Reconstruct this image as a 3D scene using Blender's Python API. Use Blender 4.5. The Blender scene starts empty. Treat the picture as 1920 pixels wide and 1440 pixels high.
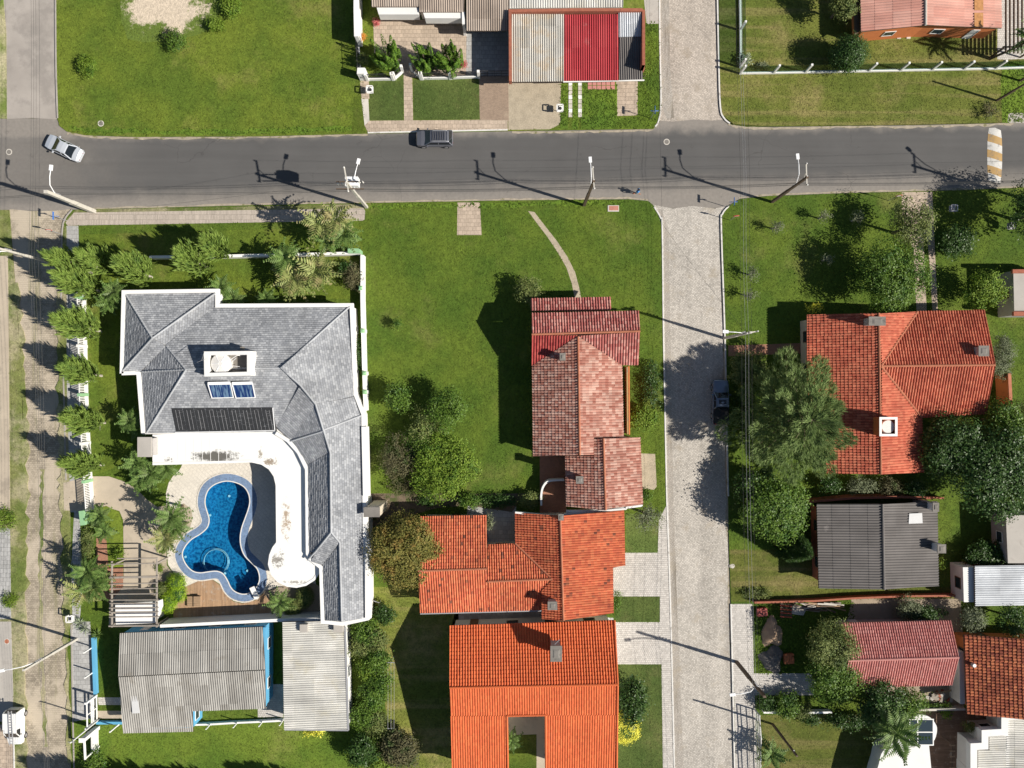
import bpy, math, random
import numpy as np
from mathutils import Vector, Matrix, Euler
from mathutils.geometry import tessellate_polygon

# ------------------------------------------------------------------ camera, sky, sun, exposure
S = bpy.context.scene
COL = S.collection
H = 86.0            # flying height of the drone, metres
F = 1381.0          # focal length in photograph pixels (1920 wide)
CX, CY = 960.0, 720.0
cam_d = bpy.data.cameras.new('camera'); cam = bpy.data.objects.new('camera', cam_d); COL.objects.link(cam)
cam_d.sensor_width = 36.0; cam_d.lens = F / 1920.0 * 36.0
cam_d.clip_start = 0.5; cam_d.clip_end = 5000.0
cam.location = (0, 0, H); cam.rotation_euler = (0, 0, 0)
S.camera = cam

SUN_EL = math.radians(38.2)
sdir = Vector((0.957 * math.cos(SUN_EL), -0.291 * math.cos(SUN_EL), math.sin(SUN_EL)))
W_ = bpy.data.worlds.new('World'); S.world = W_; W_.use_nodes = True
wn = W_.node_tree.nodes; wl = W_.node_tree.links
bg = wn['Background']; sky = wn.new('ShaderNodeTexSky'); sky.sky_type = 'NISHITA'; sky.sun_disc = False
sky.sun_elevation = SUN_EL; sky.sun_rotation = math.atan2(sdir.x, sdir.y)
sky.air_density = 1.0; sky.dust_density = 0.6; sky.ozone_density = 1.0
wl.new(sky.outputs['Color'], bg.inputs['Color']); bg.inputs['Strength'].default_value = 0.05
sun_d = bpy.data.lights.new('sun', 'SUN'); sun = bpy.data.objects.new('sun', sun_d); COL.objects.link(sun)
sun_d.energy = 4.9; sun_d.angle = math.radians(0.55); sun_d.color = (1.0, 0.94, 0.85)
sun.rotation_euler = sdir.to_track_quat('Z', 'Y').to_euler(); sun.location = sdir * 200
S.view_settings.view_transform = 'Standard'; S.view_settings.look = 'None'
S.view_settings.gamma = 1.0; S.view_settings.use_curve_mapping = False
S.view_settings.exposure = 0.45
S.render.film_transparent = False
S.cycles.max_bounces = 6; S.cycles.transparent_max_bounces = 12
S.cycles.sample_clamp_indirect = 4.0

rng = np.random.default_rng(7)
random.seed(7)

def P(px, py, z=0.0):
    """world point at height z that the photograph shows at pixel (px, py)"""
    k = (H - z) / F
    return Vector(((px - CX) * k, (CY - py) * k, z))
def PL(pts, z=0.0):
    return [P(p[0], p[1], p[2] if len(p) > 2 else z) for p in pts]

# ------------------------------------------------------------------ objects
ORG = {}
def tag(o, label=None, cat=None, group=None, kind=None):
    if label: o['label'] = label
    if cat: o['category'] = cat
    if group: o['group'] = group
    if kind: o['kind'] = kind
    return o
def thing(name, label, cat, loc, group=None):
    o = bpy.data.objects.new(name, None); COL.objects.link(o)
    o.empty_display_size = 0.4; o.location = loc; ORG[o.name] = Vector(loc)
    return tag(o, label, cat, group)
def link_mesh(name, me, parent=None, loc=None):
    o = bpy.data.objects.new(name, me); COL.objects.link(o)
    if parent is not None:
        o.parent = parent; ORG[o.name] = ORG.get(parent.name, Vector((0, 0, 0)))
    else:
        L = Vector(loc) if loc is not None else Vector((0, 0, 0)); o.location = L; ORG[o.name] = L
    return o

class MB:
    """collects shapes, in world coordinates, for one mesh object"""
    def __init__(s): s.v = []; s.f = []; s.m = []; s.cur = 0; s.uv = None
    def add(s, vs, fs):
        n = len(s.v); s.v += [tuple(v) for v in vs]
        s.f += [tuple(i + n for i in f) for f in fs]; s.m += [s.cur] * len(fs); return s
    def box(s, c, size, rz=0.0, taper=1.0, rot=None):
        x, y, z = size[0] / 2, size[1] / 2, size[2] / 2
        vs = [(-x, -y, -z), (x, -y, -z), (x, y, -z), (-x, y, -z), (-x * taper, -y * taper, z), (x * taper, -y * taper, z), (x * taper, y * taper, z), (-x * taper, y * taper, z)]
        R = rot if rot is not None else Matrix.Rotation(rz, 3, 'Z')
        vs = [R @ Vector(v) + Vector(c) for v in vs]
        return s.add(vs, [(0, 3, 2, 1), (4, 5, 6, 7), (0, 1, 5, 4), (1, 2, 6, 5), (2, 3, 7, 6), (3, 0, 4, 7)])
    def bar(s, a, b, w, h=None, up=(0, 0, 1)):
        """square bar from a to b"""
        a, b = Vector(a), Vector(b); h = h or w; d = (b - a)
        if d.length < 1e-6: return s
        d.normalize(); up = Vector(up)
        if abs(d.dot(up)) > 0.95: up = Vector((0, 1, 0))
        x = d.cross(up).normalized(); y = x.cross(d).normalized()
        o = [(-x * w / 2 - y * h / 2), (x * w / 2 - y * h / 2), (x * w / 2 + y * h / 2), (-x * w / 2 + y * h / 2)]
        return s.add([a + q for q in o] + [b + q for q in o], [(3, 2, 1, 0), (4, 5, 6, 7), (0, 1, 5, 4), (1, 2, 6, 5), (2, 3, 7, 6), (3, 0, 4, 7)])
    def tube(s, pts, r, n=6, cap=True):
        pts = [Vector(p) for p in pts]; N_ = len(pts); base = len(s.v); rr = r if isinstance(r, (list, tuple)) else [r] * N_
        px = None; vs = []
        for i, p in enumerate(pts):
            d = (pts[min(i + 1, N_ - 1)] - pts[max(i - 1, 0)])
            d = d.normalized() if d.length > 1e-9 else Vector((0, 0, 1))
            ref = px if px is not None else (Vector((0, 0, 1)) if abs(d.z) < 0.9 else Vector((1, 0, 0)))
            x = (ref - d * ref.dot(d))
            x = x.normalized() if x.length > 1e-6 else d.orthogonal().normalized()
            px = x; y = d.cross(x)
            for k in range(n):
                t = 2 * math.pi * k / n; vs.append(p + (x * math.cos(t) + y * math.sin(t)) * rr[i])
        fs = []
        for i in range(N_ - 1):
            for k in range(n):
                fs.append((i * n + k, i * n + (k + 1) % n, (i + 1) * n + (k + 1) % n, (i + 1) * n + k))
        if cap: fs += [tuple(range(n - 1, -1, -1)), tuple((N_ - 1) * n + k for k in range(n))]
        return s.add(vs, fs)
    def cyl(s, c, r, h, n=16, r2=None):
        c = Vector(c); return s.tube([c, c + Vector((0, 0, h))], [r, r if r2 is None else r2], n)
    def prism(s, poly, z0, z1, holes=()):
        """closed slab over a 2-D outline (world x, y), with optional holes"""
        loops = [[(p[0], p[1]) for p in poly]] + [[(p[0], p[1]) for p in h] for h in holes]
        for i, L in enumerate(loops):
            a = sum(L[k - 1][0] * L[k][1] - L[k][0] * L[k - 1][1] for k in range(len(L)))
            if (a < 0) == (i == 0): L.reverse()
        flat = [p for L in loops for p in L]; n = len(flat)
        tris = tessellate_polygon([[Vector((p[0], p[1], 0)) for p in L] for L in loops])
        fs = []
        for t in tris:
            A, B, C_ = (flat[i] for i in t)
            cr = (B[0] - A[0]) * (C_[1] - A[1]) - (B[1] - A[1]) * (C_[0] - A[0])
            if abs(cr) < 1e-9: continue
            t = tuple(t) if cr > 0 else (t[0], t[2], t[1])
            fs.append(tuple(i + n for i in t)); fs.append((t[2], t[1], t[0]))
        k = 0
        for L in loops:
            m = len(L)
            for i in range(m):
                a, b = k + i, k + (i + 1) % m; fs.append((a, b, b + n, a + n))
            k += m
        return s.add([(x, y, z0) for x, y in flat] + [(x, y, z1) for x, y in flat], fs)
    def sphere(s, c, r, n=10, m=6, zs=1.0, zmin=-1.0):
        vs = []; fs = []
        for j in range(m + 1):
            t = math.pi * j / m
            for k in range(n):
                a = 2 * math.pi * k / n; z = max(math.cos(t), zmin)
                vs.append((c[0] + r * math.sin(t) * math.cos(a), c[1] + r * math.sin(t) * math.sin(a), c[2] + r * zs * z))
        for j in range(m):
            for k in range(n): fs.append((j * n + k, (j + 1) * n + k, (j + 1) * n + (k + 1) % n, j * n + (k + 1) % n))
        return s.add(vs, fs)
    def run(s, pts, z0, z1, t, closed=False, cap=None):
        """wall of thickness t along a line of 2-D points, mitred"""
        pts = [Vector((p[0], p[1])) for p in pts]; n = len(pts); L = []; R = []
        for i in range(n):
            if closed: a, b = pts[i - 1], pts[(i + 1) % n]
            else: a, b = pts[max(i - 1, 0)], pts[min(i + 1, n - 1)]
            d1 = (pts[i] - a); d2 = (b - pts[i])
            d1 = d1.normalized() if d1.length > 1e-6 else None; d2 = d2.normalized() if d2.length > 1e-6 else None
            if d1 is None: d1 = d2
            if d2 is None: d2 = d1
            nn = Vector((-(d1 + d2).y, (d1 + d2).x)); nn = nn.normalized() if nn.length > 1e-6 else Vector((-d1.y, d1.x))
            k = 1.0 / max(0.5, nn.dot(Vector((-d1.y, d1.x))))
            L.append(pts[i] + nn * t / 2 * k); R.append(pts[i] - nn * t / 2 * k)
        vs = []
        for z in (z0, z1):
            vs += [(p.x, p.y, z) for p in L] + [(p.x, p.y, z) for p in R]
        fs = []; o = 2 * n
        for i in range(n if closed else n - 1):
            j = (i + 1) % n
            fs += [(i, j, j + o, i + o), (n + j, n + i, n + i + o, n + j + o), (i + o, j + o, n + j + o, n + i + o), (j, i, n + i, n + j)]
        if not closed: fs += [(n, 0, o, n + o), (n - 1, n + n - 1, o + 2 * n - 1, o + n - 1)]
        return s.add(vs, fs)
    def build(s, name, mat, parent=None, loc=None, smooth=False, kind=None, label=None):
        L = ORG.get(parent.name, Vector((0, 0, 0))) if parent is not None else (Vector(loc) if loc is not None else Vector((0, 0, 0)))
        me = bpy.data.meshes.new(name)
        me.from_pydata([(v[0] - L.x, v[1] - L.y, v[2] - L.z) for v in s.v], [], s.f)
        for m_ in (mat if isinstance(mat, (list, tuple)) else [mat]): me.materials.append(m_)
        if isinstance(mat, (list, tuple)): me.polygons.foreach_set('material_index', s.m)
        if s.uv is not None:
            lay = me.uv_layers.new(name='UVMap'); lay.data.foreach_set('uv', np.asarray(s.uv, dtype=np.float32).ravel())
        if smooth: me.polygons.foreach_set('use_smooth', [True] * len(me.polygons))
        me.update()
        o = link_mesh(name, me, parent, loc)
        return tag(o, label=label, kind=kind)

def np_mesh(name, V, Fc, mat, parent=None, loc=None, kind=None, smooth=False, mi=None):
    """mesh from numpy arrays: V (n,3) world, Fc (m,k) equal-sided faces"""
    L = ORG.get(parent.name, Vector((0, 0, 0))) if parent is not None else (Vector(loc) if loc is not None else Vector((0, 0, 0)))
    V = np.asarray(V, dtype=np.float32) - np.array(L, dtype=np.float32); Fc = np.asarray(Fc, dtype=np.int32)
    me = bpy.data.meshes.new(name); m, k = Fc.shape
    me.vertices.add(len(V)); me.vertices.foreach_set('co', V.ravel())
    me.loops.add(m * k); me.loops.foreach_set('vertex_index', Fc.ravel())
    me.polygons.add(m); me.polygons.foreach_set('loop_start', np.arange(0, m * k, k, dtype=np.int32))
    for m_ in (mat if isinstance(mat, (list, tuple)) else [mat]): me.materials.append(m_)
    if mi is not None: me.polygons.foreach_set('material_index', np.asarray(mi, dtype=np.int32))
    me.polygons.foreach_set('use_smooth', np.full(m, smooth))
    me.update(calc_edges=True); me.validate()
    return tag(link_mesh(name, me, parent, loc), kind=kind)

def smooth_loop(pts, n=4, closed=True):
    """Catmull-Rom through 2-D points"""
    out = []; m = len(pts)
    rngi = range(m) if closed else range(m - 1)
    for i in rngi:
        p0, p1, p2, p3 = (pts[(i + k) % m] if closed else pts[min(max(i + k, 0), m - 1)] for k in (-1, 0, 1, 2))
        for j in range(n):
            t = j / n
            out.append(tuple(0.5 * ((2 * p1[c]) + (-p0[c] + p2[c]) * t + (2 * p0[c] - 5 * p1[c] + 4 * p2[c] - p3[c]) * t * t + (-p0[c] + 3 * p1[c] - 3 * p2[c] + p3[c]) * t ** 3) for c in (0, 1)))
    if not closed: out.append(tuple(pts[-1]))
    return out
def offset_loop(pts, d):
    """closed 2-D loop pushed outwards by d"""
    n = len(pts); a = sum(pts[k - 1][0] * pts[k][1] - pts[k][0] * pts[k - 1][1] for k in range(n)); sg = 1 if a > 0 else -1
    out = []
    for i in range(n):
        t = Vector((pts[(i + 1) % n][0] - pts[i - 1][0], pts[(i + 1) % n][1] - pts[i - 1][1])).normalized()
        out.append((pts[i][0] + t.y * d * sg, pts[i][1] - t.x * d * sg))
    return out

# ------------------------------------------------------------------ materials
def nd(nt, t, **kw):
    n = nt.nodes.new('ShaderNode' + t)
    for k, v in kw.items():
        if k[0] == '_': setattr(n, k[1:], v)
        else:
            s_ = n.inputs[int(k[1:])] if k[0] == 'i' and k[1:].isdigit() else n.inputs[k.replace('_', ' ')]
            if isinstance(v, bpy.types.NodeSocket): nt.links.new(v, s_)
            else: s_.default_value = v
    return n
def c4(c): return (c[0], c[1], c[2], 1.0)
def mixc(nt, fac, a, b, blend='MIX'):
    n = nt.nodes.new('ShaderNodeMix'); n.data_type = 'RGBA'; n.blend_type = blend; n.clamp_factor = True
    for s_, v in ((n.inputs[0], fac), (n.inputs[6], a), (n.inputs[7], b)):
        if isinstance(v, bpy.types.NodeSocket): nt.links.new(v, s_)
        elif s_ is n.inputs[0]: s_.default_value = v
        else: s_.default_value = c4(v)
    return n.outputs[2]
def mth(nt, op, a, b=0.0, c=0.0, clamp=False):
    n = nt.nodes.new('ShaderNodeMath'); n.operation = op; n.use_clamp = clamp
    for s_, v in zip(n.inputs, (a, b, c)):
        if isinstance(v, bpy.types.NodeSocket): nt.links.new(v, s_)
        else: s_.default_value = v
    return n.outputs[0]
def ramp(nt, fac, lo, hi, smooth=True):
    n = nd(nt, 'MapRange', Value=fac, From_Min=lo, From_Max=hi)
    if smooth: n.interpolation_type = 'SMOOTHSTEP'
    return n.outputs[0]
def noise(nt, vec, scale, detail=3.0, rough=0.55):
    return nd(nt, 'TexNoise', Vector=vec, Scale=scale, Detail=detail, Roughness=rough).outputs[0]
def start(name, rough=0.85, spec=0.3, metal=0.0):
    m = bpy.data.materials.new(name); m.use_nodes = True; nt = m.node_tree; b = nt.nodes['Principled BSDF']
    b.inputs['Roughness'].default_value = rough; b.inputs['Metallic'].default_value = metal
    b.inputs['Specular IOR Level'].default_value = spec
    pos = nd(nt, 'NewGeometry').outputs['Position']
    return m, nt, b, pos
def bump(nt, b, h, strength, dist=0.05):
    n = nd(nt, 'Bump', Strength=strength, Distance=dist, Height=h); nt.links.new(n.outputs[0], b.inputs['Normal'])
def M(name, base, var=0.14, scale=2.5, rough=0.85, bmp=0.0, bscale=30.0, stain=None, sscale=0.6, sthr=(0.55, 0.75), metal=0.0, spec=0.3, fine=0.10, fscale=22.0):
    """plain material: broad and fine tone variation, optional stains, optional relief"""
    m, nt, b, pos = start(name, rough, spec, metal)
    n1 = noise(nt, pos, scale); n2 = noise(nt, pos, fscale, 2.0)
    k = mth(nt, 'ADD', mth(nt, 'MULTIPLY_ADD', n1, 2 * var * 1.6, 1 - var * 1.6), mth(nt, 'MULTIPLY_ADD', n2, 2 * fine * 1.6, -fine * 1.6))
    v = nd(nt, 'VectorMath', _operation='SCALE', i0=base, Scale=k).outputs[0]
    col = v
    if stain:
        col = mixc(nt, mth(nt, 'MULTIPLY', ramp(nt, noise(nt, pos, sscale, 6.0, 0.65), *sthr), 0.85), col, stain)
    nt.links.new(col, b.inputs['Base Color'])
    if bmp: bump(nt, b, noise(nt, pos, bscale, 3.0), bmp)
    return m
def lawn_mat(name, green, light, dry, dry_lo=0.56, dry_hi=0.78, streak=0.0):
    m, nt, b, pos = start(name, 0.9, 0.15)
    c = mixc(nt, ramp(nt, noise(nt, pos, 0.16, 5.0, 0.6), 0.35, 0.65), green, light)
    c = mixc(nt, mth(nt, 'MULTIPLY', ramp(nt, noise(nt, nd(nt, 'VectorMath', _operation='ADD', i0=pos, i1=(31, 7, 0)).outputs[0], 0.11, 6.0, 0.68), dry_lo, dry_hi), 0.75), c, dry)
    if streak:      # mower passes
        st = noise(nt, nd(nt, 'VectorMath', _operation='MULTIPLY', i0=pos, i1=(.035, .75, 1)).outputs[0], 1.0, 4.0, .6); c = mixc(nt, mth(nt, 'MULTIPLY', ramp(nt, st, .46, .66), streak), c, dry)
    f = noise(nt, pos, 5.0, 5.0, 0.75); g = noise(nt, pos, 1.1, 4.0, 0.65)
    k = mth(nt, 'ADD', mth(nt, 'MULTIPLY_ADD', f, 1.9, 0.05), mth(nt, 'MULTIPLY_ADD', g, 0.7, -0.35))
    isl = nd(nt, 'NewGeometry').outputs['Random Per Island']
    k = mth(nt, 'MULTIPLY', k, mth(nt, 'MULTIPLY_ADD', isl, 0.9, 0.6))
    v = nd(nt, 'VectorMath', _operation='SCALE', i0=c, Scale=k).outputs[0]
    nt.links.new(v, b.inputs['Base Color']); bump(nt, b, noise(nt, pos, 9.0, 3.0), 0.5, 0.08)
    return m
def leaf_mat(name, a, b_, c=None, trans=0.28, rough=0.6):
    """leaves: tone differs from leaf to leaf and from clump to clump"""
    m, nt, b, pos = start(name, rough, 0.25)
    isl = nd(nt, 'NewGeometry').outputs['Random Per Island']
    col = mixc(nt, isl, a, b_)
    if c: col = mixc(nt, ramp(nt, noise(nt, pos, 0.9, 3.0), 0.5, 0.68), col, c)
    k = mth(nt, 'MULTIPLY_ADD', noise(nt, pos, 1.7, 2.0), 0.8, 1.0)
    v = nd(nt, 'VectorMath', _operation='SCALE', i0=col, Scale=k).outputs[0]
    nt.links.new(v, b.inputs['Base Color'])
    tr = nd(nt, 'BsdfTranslucent', Color=v); mx = nd(nt, 'MixShader', Fac=trans)
    nt.links.new(b.outputs[0], mx.inputs[1]); nt.links.new(tr.outputs[0], mx.inputs[2])
    nt.links.new(mx.outputs[0], nt.nodes['Material Output'].inputs['Surface'])
    return m
def tile_mat(name, cols, moss=None, mthr=(0.6, 0.75), mscale=0.7, rough=0.8, patch=0.25, patches=None, cell=1.0, joint=0.0):
    """roof pieces: each tile has its own tone (from its place in the UV grid), lichen on top"""
    m, nt, b, pos = start(name, rough, 0.25)
    uv = nd(nt, 'UVMap').outputs[0]; fl = nd(nt, 'VectorMath', _operation='FLOOR', i0=nd(nt, 'VectorMath', _operation='MULTIPLY', i0=uv, i1=(1 / cell, 1, 1)).outputs[0]).outputs[0]
    w = nd(nt, 'TexWhiteNoise', _noise_dimensions='2D', Vector=fl).outputs[0]
    col = mixc(nt, ramp(nt, w, 0.0, 0.5, False), cols[0], cols[1])
    col = mixc(nt, ramp(nt, w, 0.5, 1.0, False), col, cols[2])
    if patches is not None:   # clusters of darkened tiles
        pn = noise(nt, nd(nt, 'VectorMath', _operation='SCALE', i0=fl, Scale=0.31).outputs[0], 1.0, 5.0, 0.8)
        col = mixc(nt, mth(nt, 'MULTIPLY', ramp(nt, pn, 0.575, 0.63), 0.8), col, patches)
    k = mth(nt, 'MULTIPLY_ADD', noise(nt, pos, 0.35, 4.0), 2 * patch * 1.5, 1 - patch * 1.5)
    k = mth(nt, 'ADD', k, mth(nt, 'MULTIPLY_ADD', noise(nt, pos, 14.0, 2.0), 0.3, -0.15))
    run = noise(nt, nd(nt, 'VectorMath', _operation='MULTIPLY', i0=uv, i1=(.45, .045, 1)).outputs[0], 1.0, 5.0, .7)      # rain runs down the slope
    k = mth(nt, 'ADD', k, mth(nt, 'MULTIPLY_ADD', run, .7, -.35))
    col = nd(nt, 'VectorMath', _operation='SCALE', i0=col, Scale=k).outputs[0]
    if moss: col = mixc(nt, mth(nt, 'MULTIPLY', ramp(nt, noise(nt, pos, mscale, 7.0, 0.7), *mthr), 0.8), col, moss)
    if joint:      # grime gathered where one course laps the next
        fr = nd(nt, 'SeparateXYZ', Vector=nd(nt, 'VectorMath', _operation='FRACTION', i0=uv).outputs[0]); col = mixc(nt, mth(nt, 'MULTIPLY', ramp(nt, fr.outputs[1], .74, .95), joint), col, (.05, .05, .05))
    nt.links.new(col, b.inputs['Base Color'])
    return m
def glass_mat(name, col, rough=0.06):
    m, nt, b, pos = start(name, rough, 0.6); b.inputs['Base Color'].default_value = c4(col)
    return m
# ------------------------------------------------------------------ roof coverings built piece by piece
BARREL = [(0.0, 0.0), (0.14, 0.02), (0.28, 0.65), (0.5, 1.0), (0.72, 0.65), (0.86, 0.02)]
WAVE = [(0.0, 0.0), (0.2, 0.2), (0.4, 0.95), (0.6, 0.95), (0.8, 0.2)]
TRAP = [(0.0, 0.0), (0.42, 0.0), (0.55, 1.0), (0.85, 1.0)]
STY = {'barrel_low': (0.27, 0.40, 0.060, 0.03, BARREL),   # pitch across, course down the slope, relief, step, profile
    'barrel': (0.30, 0.40, 0.105, 0.045, BARREL), 'barrel_small': (0.27, 0.37, 0.095, 0.04, BARREL),
    'wave': (0.25, 2.4, 0.105, 0.014, WAVE), 'wave_big': (0.30, 1.9, 0.11, 0.016, WAVE), 'trap': (0.27, 3.0, 0.07, 0.012, TRAP),
    'romana': (0.34, 0.42, 0.10, 0.06, BARREL), 'slate': (0.36, 0.26, 0.0, 0.06, None)}
def clip_poly(poly, edges):
    for (ax, ay, nx, ny) in edges:
        out = []; m = len(poly)
        if not m: return poly
        for i in range(m):
            p, q = poly[i], poly[(i + 1) % m]
            dp = (p[0] - ax) * nx + (p[1] - ay) * ny; dq = (q[0] - ax) * nx + (q[1] - ay) * ny
            if dp >= 0: out.append(p)
            if (dp >= 0) != (dq >= 0):
                t = dp / (dp - dq); out.append(tuple(p[k] + (q[k] - p[k]) * t for k in range(5)))
        poly = out
    return poly
UVO = [0]
def tile_face(mb, pts, style, lift=0.03, down=None):
    """cover the roof plane through pts with tiles or corrugated sheet, cut to its outline"""
    pts = [Vector(p) for p in pts]; n = Vector((0, 0, 0)); m = len(pts)
    for i in range(m):
        a, b = pts[i], pts[(i + 1) % m]
        n += Vector(((a.y - b.y) * (a.z + b.z), (a.z - b.z) * (a.x + b.x), (a.x - b.x) * (a.y + b.y)))
    n.normalize()
    if n.z < 0: n = -n; pts = pts[::-1]
    d = Vector(down) if down else Vector((0, 0, -1)); d = (d - n * d.dot(n)).normalized(); u = n.cross(d)
    o = sum(pts, Vector()) / m
    # best-fitting plane: outline corners are projected on to it
    q = [((p - o).dot(u), (p - o).dot(d)) for p in pts]
    p_, c_, amp, step, prof = STY[style]
    conv = True
    for i in range(m):
        A, B, C_ = q[i - 1], q[i], q[(i + 1) % m]
        if (B[0] - A[0]) * (C_[1] - B[1]) - (B[1] - A[1]) * (C_[0] - B[0]) < -1e-4: conv = False
    if conv: polys = [q]
    else: polys = [[q[i] for i in t] for t in tessellate_polygon([[Vector((x, y, 0)) for x, y in q]])]
    UVO[0] += 137
    for poly in polys:
        ar = sum(poly[k - 1][0] * poly[k][1] - poly[k][0] * poly[k - 1][1] for k in range(len(poly)))
        if ar < 0: poly = poly[::-1]
        ed = []
        for i in range(len(poly)):
            A, B = poly[i], poly[(i + 1) % len(poly)]; L = math.hypot(B[0] - A[0], B[1] - A[1])
            if L > 1e-6: ed.append((A[0], A[1], -(B[1] - A[1]) / L, (B[0] - A[0]) / L))
        a0, a1 = min(t[0] for t in poly), max(t[0] for t in poly); b0, b1 = min(t[1] for t in poly), max(t[1] for t in poly)
        quads = []
        j0, j1 = int(math.floor(b0 / c_)), int(math.ceil(b1 / c_)); k0, k1 = int(math.floor(a0 / p_)) - 1, int(math.ceil(a1 / p_)) + 1
        if prof is None:
            jj, kk = np.meshgrid(np.arange(j0, j1), np.arange(k0, k1), indexing='ij'); jj = jj.ravel(); kk = kk.ravel()
            sh = (jj % 2) * 0.5 * p_ + ((jj * 7) % 5) * 0.02
            rr = np.random.default_rng(5).random((len(jj), 3))
            x0 = kk * p_ + sh + 0.008; x1 = x0 + p_ - 0.016; y0 = jj * c_; y1 = y0 + c_ + 0.01
            hb = step * (0.7 + 0.6 * rr[:, 0]); ht = 0.004 + 0.004 * rr[:, 1]; tl = (rr[:, 2] - 0.5) * 0.012
            U = kk + 0.5; V_ = jj + 0.5
            Va, Vb = jj + .02, jj + .98
            top = np.stack([np.stack([x0, y0, ht, U, Va], 1), np.stack([x1, y0, ht, U, Va], 1), np.stack([x1, y1, hb + tl, U, Vb], 1), np.stack([x0, y1, hb - tl, U, Vb], 1)], 1)
            fr = np.stack([np.stack([x0, y1, hb - tl, U, Vb], 1), np.stack([x1, y1, hb + tl, U, Vb], 1), np.stack([x1, y1 + .001, hb * 0 - .01, U, Vb], 1), np.stack([x0, y1 + .001, hb * 0 - .01, U, Vb], 1)], 1)
            quads = np.concatenate([top, fr])
        else:
            xs = np.array([(k + f) for k in range(k0, k1) for f, _ in prof]); hs = np.array([h for k in range(k0, k1) for _, h in prof]) * amp
            rows = []
            for j in range(j0, j1): rows += [(j * c_, 0.0, j + .001), ((j + 1) * c_, step, j + .999)]
            R = np.array(rows); nx, ny = len(xs), len(R)
            G = np.zeros((ny, nx, 5)); G[:, :, 0] = xs * p_; G[:, :, 1] = R[:, 0:1]; G[:, :, 2] = hs[None, :] + R[:, 1:2]; G[:, :, 3] = xs; G[:, :, 4] = R[:, 2:3]
            G[1::2, :, 1] += 0.0015
            if step > .02:      # hand laid: tiles slip and lift a little
                rj = np.random.default_rng(11); ns = len(prof); nc = k1 - k0
                G[:, :, 1] += np.repeat(rj.normal(0, .018, nc), ns)[None, :]; lift_ = np.repeat(np.repeat(rj.normal(0, .009, (j1 - j0, nc)), ns, 1), 2, 0); lift_[0::2] *= .3; G[:, :, 2] += lift_
            quads = np.stack([G[:-1, :-1], G[:-1, 1:], G[1:, 1:], G[1:, :-1]], 2).reshape(-1, 4, 5)
        D = np.stack([(quads[:, :, 0] - e[0]) * e[2] + (quads[:, :, 1] - e[1]) * e[3] for e in ed], 2)
        outside = (D < 1e-6).all(1).any(1); inside = (D >= 0).all(1).all(1); cross = ~outside & ~inside
        O = np.array(o); U3 = np.array(u); D3 = np.array(d); N3 = np.array(n)
        def emit(arr):
            w = O + arr[..., 0:1] * U3 + arr[..., 1:2] * D3 + (arr[..., 2:3] + lift) * N3
            return w
        Q = quads[inside]
        if len(Q):
            w = emit(Q).reshape(-1, 3); base = len(mb.v); mb.v += [tuple(t) for t in w.tolist()]
            mb.f += [(base + i, base + i + 3, base + i + 2, base + i + 1) for i in range(0, len(w), 4)]
            uvq = Q[:, [0, 3, 2, 1], 3:5].copy(); uvq[..., 0] += UVO[0]; mb.uv += uvq.reshape(-1, 2).tolist(); mb.m += [mb.cur] * len(Q)
        for qd in quads[cross]:
            pl = clip_poly([tuple(t) for t in qd], ed)
            if len(pl) >= 3:
                arr = np.array(pl); w = emit(arr); base = len(mb.v); mb.v += [tuple(t) for t in w.tolist()]
                k = len(pl); mb.f.append(tuple(base + i for i in range(k - 1, -1, -1))); mb.m.append(mb.cur)
                mb.uv += [(arr[i][3] + UVO[0], arr[i][4]) for i in range(k - 1, -1, -1)]

def roof(parent, faces, mat, style, deck_mat, fascia=None, thick=0.12, ridges=(), ridge_mat=None, ridge_r=0.13, name='roof', cover='roof_tiles', stuff=True):
    """deck with thickness under a covering of separate tiles/sheets, plus ridge tiles"""
    dk = MB(); cv = MB(); cv.uv = []
    for fc in faces:
        pts = PL(fc); sty = style
        n = len(pts); nn = Vector((0, 0, 0)); cc = sum(pts, Vector()) / n
        for i in range(n):
            p, q = pts[i], pts[(i + 1) % n]; nn += Vector(((p.y - q.y) * (p.z + q.z), (p.z - q.z) * (p.x + q.x), (p.x - q.x) * (p.y + q.y)))
        pts = [Vector((p.x, p.y, cc.z - ((p.x - cc.x) * nn.x + (p.y - cc.y) * nn.y) / nn.z)) for p in pts]   # true up to the roof plane
        up = [p + Vector((0, 0, 0.0)) for p in pts]; dn = [p - Vector((0, 0, thick)) for p in pts]
        a = sum(up[k - 1].x * up[k].y - up[k].x * up[k - 1].y for k in range(n))
        if a < 0: up.reverse(); dn.reverse(); pts = pts[::-1]
        tri = tessellate_polygon([[Vector((p.x, p.y, 0)) for p in up]])
        fs = []
        for t in tri:
            cr = (up[t[1]] - up[t[0]]).cross(up[t[2]] - up[t[0]]).z
            t = tuple(t) if cr > 0 else (t[0], t[2], t[1]); fs += [t, (t[2] + n, t[1] + n, t[0] + n)]
        fs += [(i + n, (i + 1) % n + n, (i + 1) % n, i) for i in range(n)]
        dk.add(up + dn, fs)
        tile_face(cv, pts, sty)
    r = dk.build(name, deck_mat, parent)
    c = cv.build(cover, mat, r, kind='stuff' if stuff else None)
    for rd in ridges:
        pts = PL(rd); mb = MB()
        for i in range(len(pts) - 1):
            L = (pts[i + 1] - pts[i]).length; k = max(1, int(L / 0.42))
            for j in range(k):
                A = pts[i].lerp(pts[i + 1], j / k); B = pts[i].lerp(pts[i + 1], (j + 1.06) / k)
                mb.tube([A + Vector((0, 0, .03)), B + Vector((0, 0, .05))], [ridge_r * .92, ridge_r], 7)
        mb.build('ridge_cap', ridge_mat or mat, r)
    return r

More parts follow.
